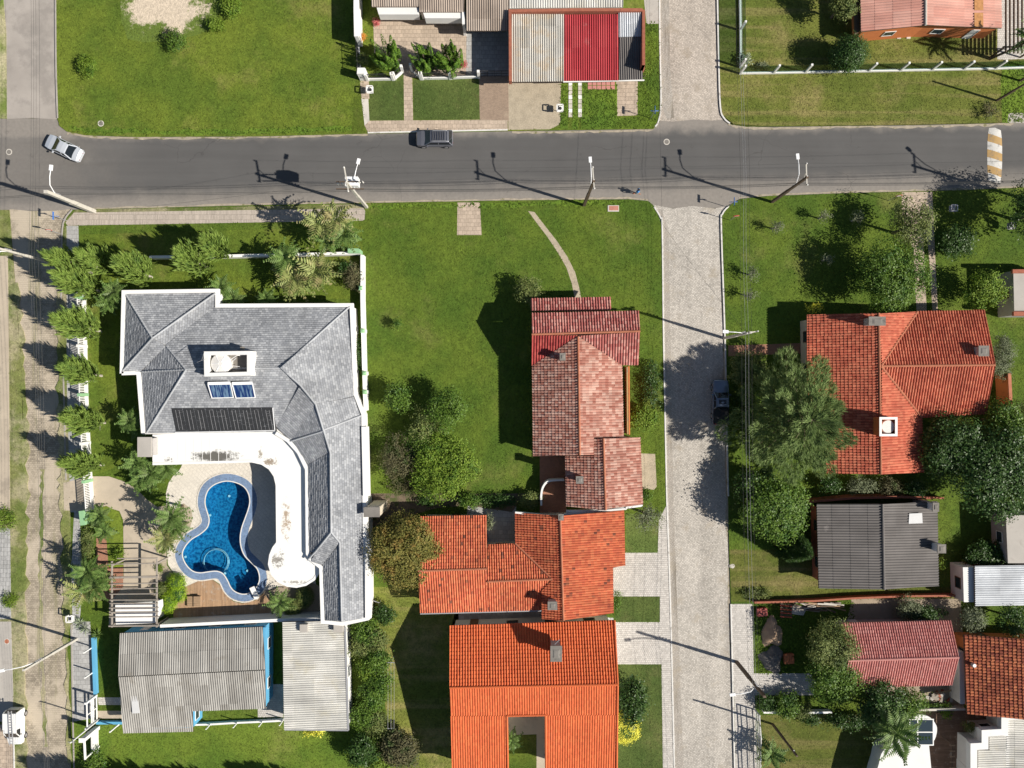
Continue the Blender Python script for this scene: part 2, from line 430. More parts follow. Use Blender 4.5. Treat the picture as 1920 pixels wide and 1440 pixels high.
NOLAWN = []; ZONES = []
def inset(poly, d):
    return offset_loop([(p[0], p[1]) for p in poly], -d)
def walls(parent, outline, zt, mat, glass, frame, d=0.45, wins=True, z0=0.06, door=None, name='wall'):
    """outer walls under the eaves (outline in photo pixels at eave height) with windows set in them"""
    e = [P(p[0], p[1], zt) for p in outline]
    w = inset([(p.x, p.y) for p in e], d)
    mb = MB(); mb.prism(w, z0, zt - 0.14); wl_ = mb.build(name, mat, parent)
    NOLAWN.append(w)
    a = sum(w[k - 1][0] * w[k][1] - w[k][0] * w[k - 1][1] for k in range(len(w))); sg = 1 if a > 0 else -1
    if not wins: return w
    n = len(w); first = True
    for i in range(n):
        A = Vector((*w[i], 0)); B = Vector((*w[(i + 1) % n], 0)); L = (B - A).length
        if L < 2.2: continue
        t = (B - A) / L; nn = Vector((t.y, -t.x, 0)) * sg; mid = (A + B) / 2
        if nn.dot(mid.normalized()) > -0.15: continue          # only walls that can be seen from above the middle
        k = max(1, int(L / 3.6))
        for j in range(k):
            c = A.lerp(B, (j + 0.5) / k); isd = first and j == 0; first = False if isd else first
            wd, hh, zz = (0.95, 2.05, 1.09) if isd else (1.3, 1.05, 1.55)
            fr = MB()
            for sx in (-1, 1): fr.bar(c + t * sx * (wd / 2 - .03) + nn * .02 + Vector((0, 0, zz - hh / 2)), c + t * sx * (wd / 2 - .03) + nn * .02 + Vector((0, 0, zz + hh / 2)), .07, .09, up=nn)
            for sz in (-1, 1): fr.bar(c - t * wd / 2 + nn * .02 + Vector((0, 0, zz + sz * (hh / 2 - .03))), c + t * wd / 2 + nn * .02 + Vector((0, 0, zz + sz * (hh / 2 - .03))), .09, .07, up=nn)
            f = fr.build('door' if isd else 'window', frame, parent)
            g = MB(); g.bar(c - t * (wd / 2 - .06) + nn * .012 + Vector((0, 0, zz)), c + t * (wd / 2 - .06) + nn * .012 + Vector((0, 0, zz)), .03, hh - .12, up=(0, 0, 1)); g.build('door_leaf' if isd else 'pane', frame if isd else glass, f)
    return w

# ------------------------------------------------------------------ plants
def leaf_quads(C, Nn, size, asp=0.55, r=None):
    """one diamond leaf per centre C with normal Nn"""
    r = r or rng; n = len(C)
    t = r.normal(size=(n, 3)); t -= Nn * (t * Nn).sum(1, keepdims=True); t /= np.linalg.norm(t, axis=1, keepdims=True) + 1e-9
    b = np.cross(Nn, t); s_ = (size * r.uniform(0.6, 1.35, n))[:, None]
    V = np.stack([C - t * s_ * .5, C + b * s_ * .5 * asp, C + t * s_ * .5, C - b * s_ * .5 * asp], 1).reshape(-1, 3)
    return V, np.arange(4 * n).reshape(-1, 4)
def unit(v): return v / (np.linalg.norm(v, axis=1, keepdims=True) + 1e-9)
def cloud(blobs, n, ls, seed, clump=20, jit=0.18, up=0.35, low=-0.35, gap=0.0, asp=0.62, deep=0.34):
    """leaf clumps over lobes: blobs = [(x, y, z, rx, ry, rz)]"""
    r = np.random.default_rng(seed); Cs = []; Ns = []
    area = np.array([b[3] * b[4] + b[3] * b[5] + b[4] * b[5] for b in blobs]); area = area / area.sum()
    for b, f in zip(blobs, area):
        nc = max(3, int(n * f / clump)); d = unit(r.normal(size=(nc * 3, 3))); d = d[d[:, 2] > low][:nc]
        if gap > 0: d = d[r.random(len(d)) > gap]
        nc = len(d); rad = 1.0 + r.normal(0, jit, nc) - deep * (r.random(nc) ** 3)
        rr = np.array(b[3:6]); cc = np.array(b[:3]) + d * rr * rad[:, None]
        k = np.repeat(np.arange(nc), clump); sg = ls * 1.3 * r.uniform(.7, 1.3, nc)
        p = cc[k] + r.normal(size=(len(k), 3)) * sg[k][:, None] * np.array([1, 1, .7])
        nn = unit(unit(d / rr)[k] + np.array([0, 0, up]) + r.normal(size=(len(k), 3)) * 0.42)
        Cs.append(p); Ns.append(nn)
    C = np.concatenate(Cs); Nn = np.concatenate(Ns); C[:, 2] = np.maximum(C[:, 2], 0.14)
    return leaf_quads(C, Nn, ls, asp, r)
def lobes(c, rx, ry, rz, k, seed, spread=0.62, size=0.52):
    """k overlapping lobes that make an uneven crown"""
    r = np.random.default_rng(seed); out = [(c[0], c[1], c[2], rx * .66, ry * .66, rz * .72)]
    for i in range(k):
        a = 2 * math.pi * (i + r.uniform(-.3, .3)) / k; e = r.uniform(-.25, .75); q = spread * r.uniform(.75, 1.2)
        s_ = size * r.uniform(.7, 1.15)
        out.append((c[0] + rx * q * math.cos(a) * math.cos(e), c[1] + ry * q * math.sin(a) * math.cos(e), c[2] + rz * q * math.sin(e), rx * s_, ry * s_, rz * s_))
    return out
def stems(mb, base, tips, r0, seed=0, r1=0.03):
    rr = random.Random(seed)
    for t in tips:
        t = Vector(t); b = Vector(base); m = b.lerp(t, .45) + Vector((rr.uniform(-.2, .2), rr.uniform(-.2, .2), (t - b).length * .08))
        mb.tube([b, m, t], [r0, r0 * .6, r1], 5)
def tree(name, label, px, py, rpx, h, mat, seed, kind='broad', n=6000, ls=0.22, ry=None, bark=None, group=None, cat='tree', rz=None, k=7, gap=0.0, zc=None, low=-0.35, spread=.62, size=.52, **kw):
    """tree or bush whose crown the photo shows centred at (px, py), rpx pixels in radius"""
    zc = zc if zc is not None else h * 0.62
    c = P(px, py, zc); sc = (H - zc) / F; rx = rpx * sc; ry_ = (ry or rpx) * sc; rz = rz or (h - zc) * 1.0
    o = thing(name, label, cat, (c.x, c.y, 0.09), group)
    bl = lobes((c.x, c.y, zc), rx, ry_, rz, k, seed, spread, size)
    V, Q = cloud(bl, int(n * 1.6), ls, seed, gap=gap * .7, low=low, **kw)
    np_mesh('crown', V, Q, mat, o)
    mb = MB(); r0 = 0.05 + h * 0.018
    top = Vector((c.x, c.y, max(.3, zc - rz * .3))); mb.tube([(c.x, c.y, 0.0), (c.x + r0 * .5, c.y, top.z * .5), top], [r0 * 1.25, r0, r0 * .7], 7)
    stems(mb, top - Vector((0, 0, .1)), [(b[0], b[1], b[2] + b[5] * .3) for b in bl[1:]], r0 * .6, seed)
    mb.build('trunk', bark or MAT['bark'], o)
    return o
def spikes(base, tips, w, r):
    """flat tapering blades from base to tip points"""
    d = tips - base; L = np.linalg.norm(d, axis=1, keepdims=True); d = d / (L + 1e-9)
    s_ = np.cross(d, r.normal(size=d.shape)); s_ = unit(s_) * w
    m = base + (tips - base) * 0.45
    V = np.stack([base, m + s_, tips, m - s_], 1).reshape(-1, 3)
    return V, np.arange(len(V)).reshape(-1, 4)
def feather_tree(label, bx, by, h, rad, seed, group, lean=(-0.15, 0.20), n=760):
    rad *= .80
    """slender casuarina-like tree with upswept needle sprays; (bx, by) is the foot of its trunk in the photo"""
    r = np.random.default_rng(seed); b = P(bx, by, 0.1); o = thing('feathery_tree', label, 'tree', b, group)
    t = r.random(n) ** 0.8; z = 1.0 + t * (h - 1.6); prof = np.sin(np.clip(t * 0.9 + 0.16, 0, 1) * math.pi) ** 0.7 * rad
    a = r.uniform(0, 2 * math.pi, n); lump = 0.75 + 0.35 * np.sin(a * 3 + z * 1.7 + seed) * np.sin(z * 2.1 + seed * 2)
    q = np.sqrt(r.random(n)) * prof * lump
    base = np.stack([b.x + q * np.cos(a) + lean[0] * z * .5, b.y + q * np.sin(a) + lean[1] * z * .5, z], 1)
    k = 16; out = np.stack([np.cos(a), np.sin(a), 0 * a], 1) * (q / (rad + 1e-6))[:, None]
    d0 = unit(out * 0.6 + np.array([lean[0] * 1.6, lean[1] * 1.6, 0.72]) + r.normal(0, .12, (n, 3))); L0 = r.uniform(.75, 1.5, n)
    base = np.repeat(base, k, 0); d0 = np.repeat(d0, k, 0); L0 = np.repeat(L0, k); m = len(base)
    s_ = r.random(m); base = base + d0 * (L0 * .6 * s_)[:, None] + r.normal(0, .05, (m, 3))
    tips = base + unit(d0 + r.normal(0, .10, (m, 3))) * (L0 * r.uniform(.35, .6, m))[:, None]
    V, Q = spikes(base, tips, 0.045, r); np_mesh('crown', V, Q, MAT['needle'], o)
    mb = MB(); top = Vector((b.x + lean[0] * h * .45, b.y + lean[1] * h * .45, h * .9))
    mb.tube([b - Vector((0, 0, .1)), b.lerp(top, .5), top], [.15, .1, .02], 6)
    for i in range(6):
        a_ = i * 1.05 + seed; zz = 1.0 + i * h * .1; p0 = b.lerp(top, zz / h); mb.tube([p0, p0 + Vector((math.cos(a_) * rad * .7, math.sin(a_) * rad * .7, .8))], [.05, .015], 5)
    mb.build('trunk', MAT['bark_pale'], o); return o
FROND = {}
def frond_mesh(key, L, nleaf, wl, droop, mat, seed, fan=False):
    r = np.random.default_rng(seed); V = []; Fc = []
    if fan:
        for i in range(nleaf):
            a = (i / (nleaf - 1) - .5) * 3.9; l = L * (.8 + .2 * math.cos(a * .6))
            tip = np.array([L * .35 + l * .65 * math.cos(a), l * .65 * math.sin(a), -droop * .4 * l + r.uniform(-.05, .05)]); b = np.array([L * .35, 0, .02])
            s_ = np.array([-math.sin(a), math.cos(a), 0.25]) * wl; m = b + (tip - b) * .5 + np.array([0, 0, .08]); k = len(V)
            V += [b, m + s_, tip, m - s_]; Fc.append((k, k + 1, k + 2, k + 3))
    else:
        for i in range(nleaf):
            t = (i + 1) / nleaf; x = L * t * (1 - .15 * droop * t); z = L * (.45 * t - (.45 + .55 * droop) * t * t)
            ll = L * .30 * math.sin(min(1.0, .22 + t * .95) * math.pi * .93) + .05
            for sgn in (-1, 1):
                b = np.array([x, 0, z]); dz = -.25 * ll + r.uniform(-.04, .05)
                tip = b + np.array([ll * .62, sgn * ll * .8, dz]); m = b + (tip - b) * .45 + np.array([0, 0, .03]); s_ = np.array([wl, -sgn * wl * .5, .0])
                k = len(V); V += [b, m + s_, tip, m - s_]; Fc.append((k, k + 1, k + 2, k + 3))
    k = len(V); steps = 6
    for i in range(steps):
        for j in (i, i + 1):
            t = j / steps * (0.35 if fan else 1.0); x = L * t * (1 - .15 * droop * t); z = 0.0 if fan else L * (.45 * t - (.45 + .55 * droop) * t * t)
            V += [np.array([x, .018, z + .012]), np.array([x, -.018, z + .012])]
        Fc.append((k, k + 1, k + 3, k + 2)); k += 4
    me = bpy.data.meshes.new('frond'); me.from_pydata([tuple(v) for v in V], [], Fc); me.materials.append(mat); me.update(); FROND[key] = me
def palm(name, label, px, py, z, key, nf, seed, group=None, cat='palm tree', tilt=(-0.35, 1.0), trunk_r=0.13, scale=1.0, lean=(0, 0)):
    """palm: a trunk and separately hung fronds; (px, py) is its crown in the photo, z the crown's height"""
    r = random.Random(seed); c = P(px, py, z); o = thing(name, label, cat, (c.x - lean[0], c.y - lean[1], 0.09), group)
    L = ORG[o.name]; mb = MB()
    mb.tube([L - Vector((0, 0, .05)), L.lerp(c, .5) + Vector((lean[0] * .1, lean[1] * .1, 0)), c], [trunk_r * 1.25, trunk_r, trunk_r * .85], 8); mb.build('trunk', MAT['bark'], o)
    for i in range(nf):
        f = link_mesh('frond', FROND[key], o); f.location = c - L
        t = (i + .5) / nf; f.rotation_euler = (r.uniform(-.25, .25), -(tilt[1] + (tilt[0] - tilt[1]) * t) + r.uniform(-.15, .15), i * 2.399 + r.uniform(-.2, .2))
        f.scale = [scale * r.uniform(.85, 1.12)] * 3
    return o
# ------------------------------------------------------------------ palette
MAT = {}
MAT['lawn'] = lawn_mat('lawn', (.078, .120, .016), (.118, .155, .020), (.20, .185, .055), .50, .72)
MAT['lawn_deep'] = lawn_mat('lawn_deep', (.062, .107, .014), (.096, .138, .018), (.165, .168, .048), .52, .76)
MAT['lawn_dry'] = lawn_mat('lawn_dry', (.090, .115, .020), (.125, .14, .028), (.25, .20, .085), .48, .70, .5)
MAT['lawn_trim'] = lawn_mat('lawn_trim', (.072, .112, .026), (.105, .14, .036), (.21, .175, .08), .54, .76)
MAT['lawn_rank'] = lawn_mat('lawn_rank', (.058, .105, .013), (.095, .145, .017), (.12, .15, .03), .66, .9)
MAT['verge'] = lawn_mat('verge', (.10, .14, .03), (.19, .20, .07), (.38, .33, .22), .44, .60)
MAT['bark'] = M('bark', (.16, .12, .085), .25, 4, .95, .4, 18)
MAT['bark_pale'] = M('bark_pale', (.42, .38, .32), .25, 4, .95, .4, 18)
MAT['needle'] = leaf_mat('needle', (.12, .19, .034), (.215, .285, .065), (.095, .155, .035), .32)
MAT['pine'] = leaf_mat('pine', (.125, .185, .060), (.20, .26, .095), (.10, .15, .048), .3)
MAT['leaf'] = leaf_mat('leaf', (.055, .110, .015), (.115, .180, .028), (.04, .09, .016), .28, .48)
MAT['leaf_dark'] = leaf_mat('leaf_dark', (.022, .055, .012), (.058, .100, .024), (.03, .07, .014), .22, .42)
MAT['leaf_lime'] = leaf_mat('leaf_lime', (.095, .165, .016), (.165, .225, .03), (.065, .125, .016))
MAT['leaf_yellow'] = leaf_mat('leaf_yellow', (.52, .50, .05), (.70, .66, .12), (.42, .42, .05))
MAT['leaf_olive'] = leaf_mat('leaf_olive', (.10, .135, .038), (.17, .19, .060), (.07, .10, .028))
MAT['leaf_rust'] = leaf_mat('leaf_rust', (.105, .115, .026), (.20, .17, .045), (.24, .16, .045))
MAT['leaf_dull'] = leaf_mat('leaf_dull', (.075, .072, .036), (.125, .115, .055), (.055, .085, .025))
MAT['leaf_grey'] = leaf_mat('leaf_grey', (.10, .12, .065), (.17, .19, .11))
MAT['juniper'] = leaf_mat('juniper', (.045, .100, .012), (.11, .185, .020), (.03, .07, .01), .12)
MAT['topiary'] = leaf_mat('topiary', (.15, .27, .016), (.26, .36, .022), (.11, .20, .014))
MAT['palm'] = leaf_mat('palm', (.060, .115, .024), (.125, .185, .050), (.10, .14, .045), .2, .45)
MAT['palm_old'] = leaf_mat('palm_old', (.12, .165, .045), (.23, .245, .085), (.25, .22, .10), .2, .5)
MAT['agave'] = leaf_mat('agave', (.16, .20, .13), (.26, .29, .20), None, .1, .5)
MAT['flower'] = leaf_mat('flower', (.42, .17, .03), (.52, .26, .05), None, .2)
MAT['flower_pink'] = leaf_mat('flower_pink', (.34, .06, .07), (.45, .16, .14), None, .2)
MAT['sand'] = M('sand', (.52, .45, .34), .22, .9, .95, .5, 9, (.20, .24, .07), .8, (.56, .70))
MAT['dirt'] = M('dirt', (.32, .26, .19), .2, .8, .95, .4, 12, (.16, .13, .09), .7)
MAT['earth_dark'] = M('earth_dark', (.15, .115, .08), .3, 1.5, .95, .5, 10, (.06, .085, .02), 1.0, (.5, .62))
MAT['concrete'] = M('concrete', (.42, .39, .35), .13, .5, .9, .15, 24, (.27, .24, .21), .5)
MAT['concrete_pale'] = M('concrete_pale', (.56, .52, .46), .12, .5, .9, .15, 24, (.38, .35, .31), .4)
MAT['concrete_dark'] = M('concrete_dark', (.20, .185, .165), .2, 1.2, .92, .2, 20, (.10, .09, .08), 1.4)
MAT['drive'] = M('drive', (.46, .39, .30), .13, .4, .9, .2, 20, (.33, .28, .22), .45, (.5, .68))
MAT['gravel'] = M('gravel', (.40, .34, .25), .25, 1.0, .95, .6, 8, (.25, .21, .15), 1.0, fine=.3, fscale=9)
MAT['white'] = M('white', (.80, .79, .76), .04, 1, .7, 0, 20, (.50, .47, .42), 1.4, (.66, .82), fine=.03)
MAT['wall_white'] = M('wall_white', (.74, .73, .70), .05, .6, .85, .05, 20, (.42, .39, .34), 1.1, (.64, .8))
MAT['wall_cream'] = M('wall_cream', (.62, .54, .42), .06, .6, .85, .05, 20, (.40, .34, .26), 1.1, (.62, .8))
MAT['wall_orange'] = M('wall_orange', (.62, .20, .07), .08, .8, .85, .05, 20, (.45, .13, .05), 1.0)
MAT['wall_grey'] = M('wall_grey', (.40, .38, .36), .10, .8, .9, .1, 20, (.25, .23, .21), 1.0)
MAT['wall_blue'] = M('wall_blue', (.11, .36, .56), .06, .8, .8, .05, 20, (.20, .40, .50), 1.0, (.62, .8))
MAT['brick_wall'] = M('brick_wall', (.33, .115, .07), .22, 3, .9, .3, 14, (.22, .10, .07), 1.6)
MAT['kerb_white'] = M('kerb_white', (.66, .64, .60), .12, 1.5, .85, .1, 20, (.34, .31, .28), 1.6, (.54, .68))
MAT['kerb_grey'] = M('kerb_grey', (.36, .33, .30), .15, 1.5, .9, .1, 20, (.2, .18, .15), 1.6)
MAT['wood'] = M('wood', (.34, .23, .14), .2, 1.2, .8, .2, 16, (.20, .14, .09), 1.2)
MAT['wood_grey'] = M('wood_grey', (.30, .265, .225), .2, 1.5, .85, .2, 16, (.18, .15, .12), 1.2)
MAT['wood_dark'] = M('wood_dark', (.12, .085, .06), .2, 1.5, .8, .2, 16)
MAT['metal_dark'] = M('metal_dark', (.05, .05, .052), .1, 3, .5, metal=.0)
MAT['metal_grey'] = M('metal_grey', (.40, .40, .41), .1, 3, .45, metal=.3)
MAT['pole'] = M('pole', (.52, .49, .43), .12, 1.5, .9, .1, 20, (.32, .29, .25), 1.2)
MAT['ceramic'] = M('ceramic', (.70, .68, .64), .05, 3, .3)
MAT['cable'] = M('cable', (.05, .05, .05), 0, 1, .6)
MAT['lamp'] = M('lamp', (.80, .80, .80), .03, 3, .35)
MAT['green_paint'] = M('green_paint', (.26, .46, .25), .08, 2, .7)
MAT['sign_blue'] = M('sign_blue', (.04, .16, .50), .05, 2, .5)
MAT['sign_red'] = M('sign_red', (.60, .10, .06), .1, 2, .5)
MAT['glass'] = glass_mat('glass', (.03, .045, .055))
MAT['frame_white'] = M('frame_white', (.78, .77, .74), .03, 2, .6)
MAT['frame_wood'] = M('frame_wood', (.20, .11, .06), .15, 2, .7)
MAT['terracotta'] = M('terracotta', (.42, .16, .09), .2, 2, .85)
MAT['brick'] = M('brick', (.50, .17, .085), .25, 3, .9, .2, 20)
MAT['paint_yellow'] = M('paint_yellow', (.42, .27, .11), .15, 2, .8, 0, 20, (.25, .2, .15), 1.6, (.5, .7))
MAT['paint_white'] = M('paint_white', (.56, .545, .51), .1, 2, .8, 0, 20, (.28, .27, .25), 1.6, (.50, .68))
MAT['clay'] = M('clay', (.45, .20, .15), .15, 2, .9)

def asphalt():
    m, nt, b, pos = start('asphalt', .9, .25)
    sp = nd(nt, 'SeparateXYZ', Vector=pos); x, y = sp.outputs[0], sp.outputs[1]
    st = nd(nt, 'VectorMath', _operation='MULTIPLY', i0=pos, i1=(.05, 1.1, 1)).outputs[0]     # wheel-worn streaks along the road
    k = mth(nt, 'ADD', mth(nt, 'MULTIPLY_ADD', noise(nt, st, 1.0, 4.0), .32, .84), mth(nt, 'MULTIPLY_ADD', noise(nt, pos, 26.0, 2.0), .34, -.17))
    k = mth(nt, 'ADD', k, mth(nt, 'MULTIPLY_ADD', noise(nt, pos, .25, 4.0), .3, -.15))
    col = nd(nt, 'VectorMath', _operation='SCALE', i0=(.102, .099, .096), Scale=k).outputs[0]
    # sand washed against both edges and over the western crossing
    lo = mth(nt, 'MULTIPLY_ADD', x, .0228, 21.9)     # y of the lower edge
    hi = mth(nt, 'MULTIPLY_ADD', x, .0140, 29.45)
    wob = mth(nt, 'MULTIPLY_ADD', noise(nt, pos, .5, 5.0), 2.0, -1.0)
    dl = mth(nt, 'ADD', mth(nt, 'SUBTRACT', y, lo), wob); dh = mth(nt, 'ADD', mth(nt, 'SUBTRACT', hi, y), wob)
    e1 = mth(nt, 'SUBTRACT', 1.0, ramp(nt, dl, -.4, 2.6)); e2 = mth(nt, 'SUBTRACT', 1.0, ramp(nt, dh, -.6, .9))
    wst = mth(nt, 'MULTIPLY', mth(nt, 'SUBTRACT', 1.0, ramp(nt, mth(nt, 'ADD', x, mth(nt, 'MULTIPLY', wob, 5.0)), -60.0, -40.0)), .55)
    f = mth(nt, 'MULTIPLY', mth(nt, 'MAXIMUM', mth(nt, 'MAXIMUM', e1, e2), wst), .62)
    dust = nd(nt, 'VectorMath', _operation='SCALE', i0=(.33, .295, .255), Scale=mth(nt, 'MULTIPLY_ADD', noise(nt, pos, 3.0, 4.0), .5, .75)).outputs[0]
    col = mixc(nt, f, col, dust)
    vo = nd(nt, 'TexVoronoi', _feature='DISTANCE_TO_EDGE', Vector=nd(nt, 'VectorMath', _operation='ADD', i0=pos, i1=nd(nt, 'TexNoise', Vector=pos, Scale=.8, Detail=4.0).outputs[1]).outputs[0], Scale=.13)
    crack = mth(nt, 'SUBTRACT', 1.0, ramp(nt, vo.outputs[0], .0, .006))
    col = mixc(nt, mth(nt, 'MULTIPLY', crack, mth(nt, 'MULTIPLY', ramp(nt, noise(nt, pos, .12, 2.0), .5, .62), .5)), col, (.06, .057, .055))
    col = mixc(nt, mth(nt, 'MULTIPLY', ramp(nt, noise(nt, pos, .7, 7.0, .75), .60, .72), .35), col, (.045, .043, .041)); col = mixc(nt, mth(nt, 'MULTIPLY', ramp(nt, noise(nt, pos, 5.0, 5.0, .8), .66, .74), .45), col, (.26, .245, .22))
    nt.links.new(col, b.inputs['Base Color']); bump(nt, b, noise(nt, pos, 40.0, 2.0), .25, .02)
    return m
MAT['asphalt'] = asphalt()
def cobble(name, base, joint, w=.24, h=.13, sandcol=None, sthr=(.5, .66), rot=0.0, var=.4, sscale=.5, soft=.9, weed=None, track=0.0):
    """small set paving: bond, joints and relief; sand between and over the stones"""
    m, nt, b, pos = start(name, .9, .25)
    v = nd(nt, 'Mapping', Vector=pos); v.inputs['Rotation'].default_value = (0, 0, rot); v = v.outputs[0]
    v = nd(nt, 'VectorMath', _operation='ADD', i0=v, i1=nd(nt, 'VectorMath', _operation='SCALE', i0=nd(nt, 'TexNoise', Vector=pos, Scale=2.0).outputs[1], Scale=.10).outputs[0]).outputs[0]
    br = nd(nt, 'TexBrick', Vector=v, Scale=1.0, Mortar_Size=.016, Mortar_Smooth=.4, Brick_Width=w, Row_Height=h, Color1=(0.35, .35, .35, 1), Color2=(1, 1, 1, 1), Mortar=(0, 0, 0, 1), Bias=0.0)
    tone = mth(nt, 'MULTIPLY_ADD', br.outputs[0], var, 1 - var * .6)
    tone = mth(nt, 'ADD', tone, mth(nt, 'MULTIPLY_ADD', noise(nt, pos, .45, 5.0), .4, -.2))
    tone = mth(nt, 'ADD', tone, mth(nt, 'MULTIPLY_ADD', noise(nt, pos, 7.0, 3.0), .5, -.25))
    if track:
        tone = mth(nt, 'ADD', tone, mth(nt, 'MULTIPLY_ADD', noise(nt, nd(nt, 'VectorMath', _operation='MULTIPLY', i0=pos, i1=(.75, .02, 1)).outputs[0], 1.0, 3.0, .6), track * 2, -track)); pt = nd(nt, 'TexVoronoi', Vector=pos, Scale=.22); tone = mth(nt, 'ADD', tone, mth(nt, 'MULTIPLY_ADD', nd(nt, 'SeparateXYZ', Vector=pt.outputs[1]).outputs[0], track * .35, -track * .17))
    col = nd(nt, 'VectorMath', _operation='SCALE', i0=base, Scale=tone).outputs[0]
    col = mixc(nt, mth(nt, 'MULTIPLY', br.outputs[1], soft), col, joint)
    if sandcol:
        col = mixc(nt, mth(nt, 'MULTIPLY', ramp(nt, noise(nt, pos, sscale, 6.0, .65), *sthr), .85), col, sandcol)
    if weed: col = mixc(nt, mth(nt, 'MULTIPLY', ramp(nt, noise(nt, nd(nt, 'VectorMath', _operation='MULTIPLY', i0=pos, i1=(1.0, .07, 1)).outputs[0], .55, 7.0, .72), .52, .66), .7), col, weed)
    nt.links.new(col, b.inputs['Base Color']); bump(nt, b, mth(nt, 'ADD', br.outputs[0], mth(nt, 'MULTIPLY', br.outputs[1], -1.2)), .6, .03)
    return m
MAT['cobble'] = cobble('cobble', (.49, .455, .405), (.25, .22, .18), .22, .15, (.40, .35, .28), (.54, .72), rot=.5, track=.35, var=.6)
MAT['cobble_warm'] = cobble('cobble_warm', (.48, .425, .365), (.25, .21, .17), .22, .15, (.37, .315, .25), (.52, .70), rot=.5, track=.35, var=.6)
MAT['cobble_sand'] = cobble('cobble_sand', (.35, .30, .23), (.18, .15, .105), .30, .22, (.52, .445, .345), (.44, .58), var=.7, sscale=.22, weed=(.22, .21, .10), track=.3)
MAT['street_dust'] = M('street_dust', (.36, .325, .29), .16, .35, .92, .2, 20, (.27, .245, .22), .3, (.45, .62))
MAT['gutter'] = cobble('gutter', (.42, .385, .34), (.22, .19, .15), .22, .15, (.40, .35, .28), (.5, .66), rot=.5, weed=(.17, .145, .11))
MAT['paver_tan'] = cobble('paver_tan', (.44, .355, .275), (.27, .21, .16), .46, .46, (.36, .29, .22), (.55, .75))
MAT['paver_brown'] = cobble('paver_brown', (.36, .27, .20), (.17, .125, .09), .22, .11, (.42, .33, .24), (.56, .76))
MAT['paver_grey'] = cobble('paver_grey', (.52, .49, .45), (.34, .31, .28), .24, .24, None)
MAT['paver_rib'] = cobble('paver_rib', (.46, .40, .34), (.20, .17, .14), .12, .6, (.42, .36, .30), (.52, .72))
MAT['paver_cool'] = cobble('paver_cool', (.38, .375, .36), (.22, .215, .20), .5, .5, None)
MAT['deck_tile'] = cobble('deck_tile', (.66, .61, .53), (.52, .475, .41), .42, .42, None, rot=.785, var=.08)
MAT['coping'] = cobble('coping', (.16, .235, .37), (.30, .36, .44), .22, .22, None, rot=.3, var=.45)
MAT['brick_floor'] = cobble('brick_floor', (.40, .20, .13), (.22, .13, .09), .24, .12, None)
MAT['tile_pink'] = M('tile_pink', (.58, .41, .33), .08, 2, .8)
def planks(name, base, dark, w=.12, rot=0.0):
    m, nt, b, pos = start(name, .75, .3)
    v = nd(nt, 'Mapping', Vector=pos); v.inputs['Rotation'].default_value = (0, 0, rot); v = v.outputs[0]
    br = nd(nt, 'TexBrick', Vector=v, Scale=1.0, Mortar_Size=.006, Brick_Width=2.4, Row_Height=w, Color1=(.5, .5, .5, 1), Color2=(1, 1, 1, 1), Mortar=(0, 0, 0, 1))
    k = mth(nt, 'ADD', mth(nt, 'MULTIPLY_ADD', br.outputs[0], .7, .45), mth(nt, 'MULTIPLY_ADD', noise(nt, pos, 4.0, 5.0, .7), .5, -.25))
    col = mixc(nt, br.outputs[1], nd(nt, 'VectorMath', _operation='SCALE', i0=base, Scale=k).outputs[0], dark)
    col = mixc(nt, mth(nt, 'MULTIPLY', ramp(nt, noise(nt, pos, 1.1, 5.0, .7), .55, .7), .5), col, (.50, .46, .40))
    nt.links.new(col, b.inputs['Base Color']); bump(nt, b, br.outputs[0], .4, .02); return m
MAT['deck'] = planks('deck', (.40, .255, .15), (.09, .06, .04), .10, math.pi / 2)
MAT['deck_dark'] = planks('deck_dark', (.20, .125, .085), (.04, .03, .02), .14)

def pool_tile():
    m, nt, b, pos = start('pool_tile', .4, .4)
    n1 = noise(nt, pos, 3.4, 3.0, .6); n2 = noise(nt, pos, 1.2, 3.0)
    col = mixc(nt, ramp(nt, n1, .36, .62), (.006, .095, .22), (.03, .25, .43))
    k = mth(nt, 'MULTIPLY_ADD', n2, .5, .75); nt.links.new(nd(nt, 'VectorMath', _operation='SCALE', i0=col, Scale=k).outputs[0], b.inputs['Base Color'])
    return m
MAT['pool_tile'] = pool_tile()
def water():
    m, nt, b, pos = start('water', .04, .5)
    gl = nd(nt, 'BsdfGlossy', Color=(1, 1, 1, 1), Roughness=.05); tr = nd(nt, 'BsdfTransparent', Color=(.55, .84, .95, 1))
    bp = nd(nt, 'Bump', Strength=.22, Distance=.05, Height=noise(nt, pos, 4.2, 3.0)); nt.links.new(bp.outputs[0], gl.inputs['Normal'])
    fr = nd(nt, 'Fresnel', IOR=1.33); nt.links.new(bp.outputs[0], fr.inputs['Normal'])
    bk = nd(nt, 'NewGeometry').outputs['Backfacing']; fo = mth(nt, 'ADD', mth(nt, 'MULTIPLY', fr.outputs[0], mth(nt, 'SUBTRACT', 1.0, bk)), mth(nt, 'MULTIPLY', bk, .05))
    mx = nd(nt, 'MixShader', Fac=fo); nt.links.new(tr.outputs[0], mx.inputs[1]); nt.links.new(gl.outputs[0], mx.inputs[2])
    nt.links.new(mx.outputs[0], nt.nodes['Material Output'].inputs['Surface']); return m
MAT['water'] = water()
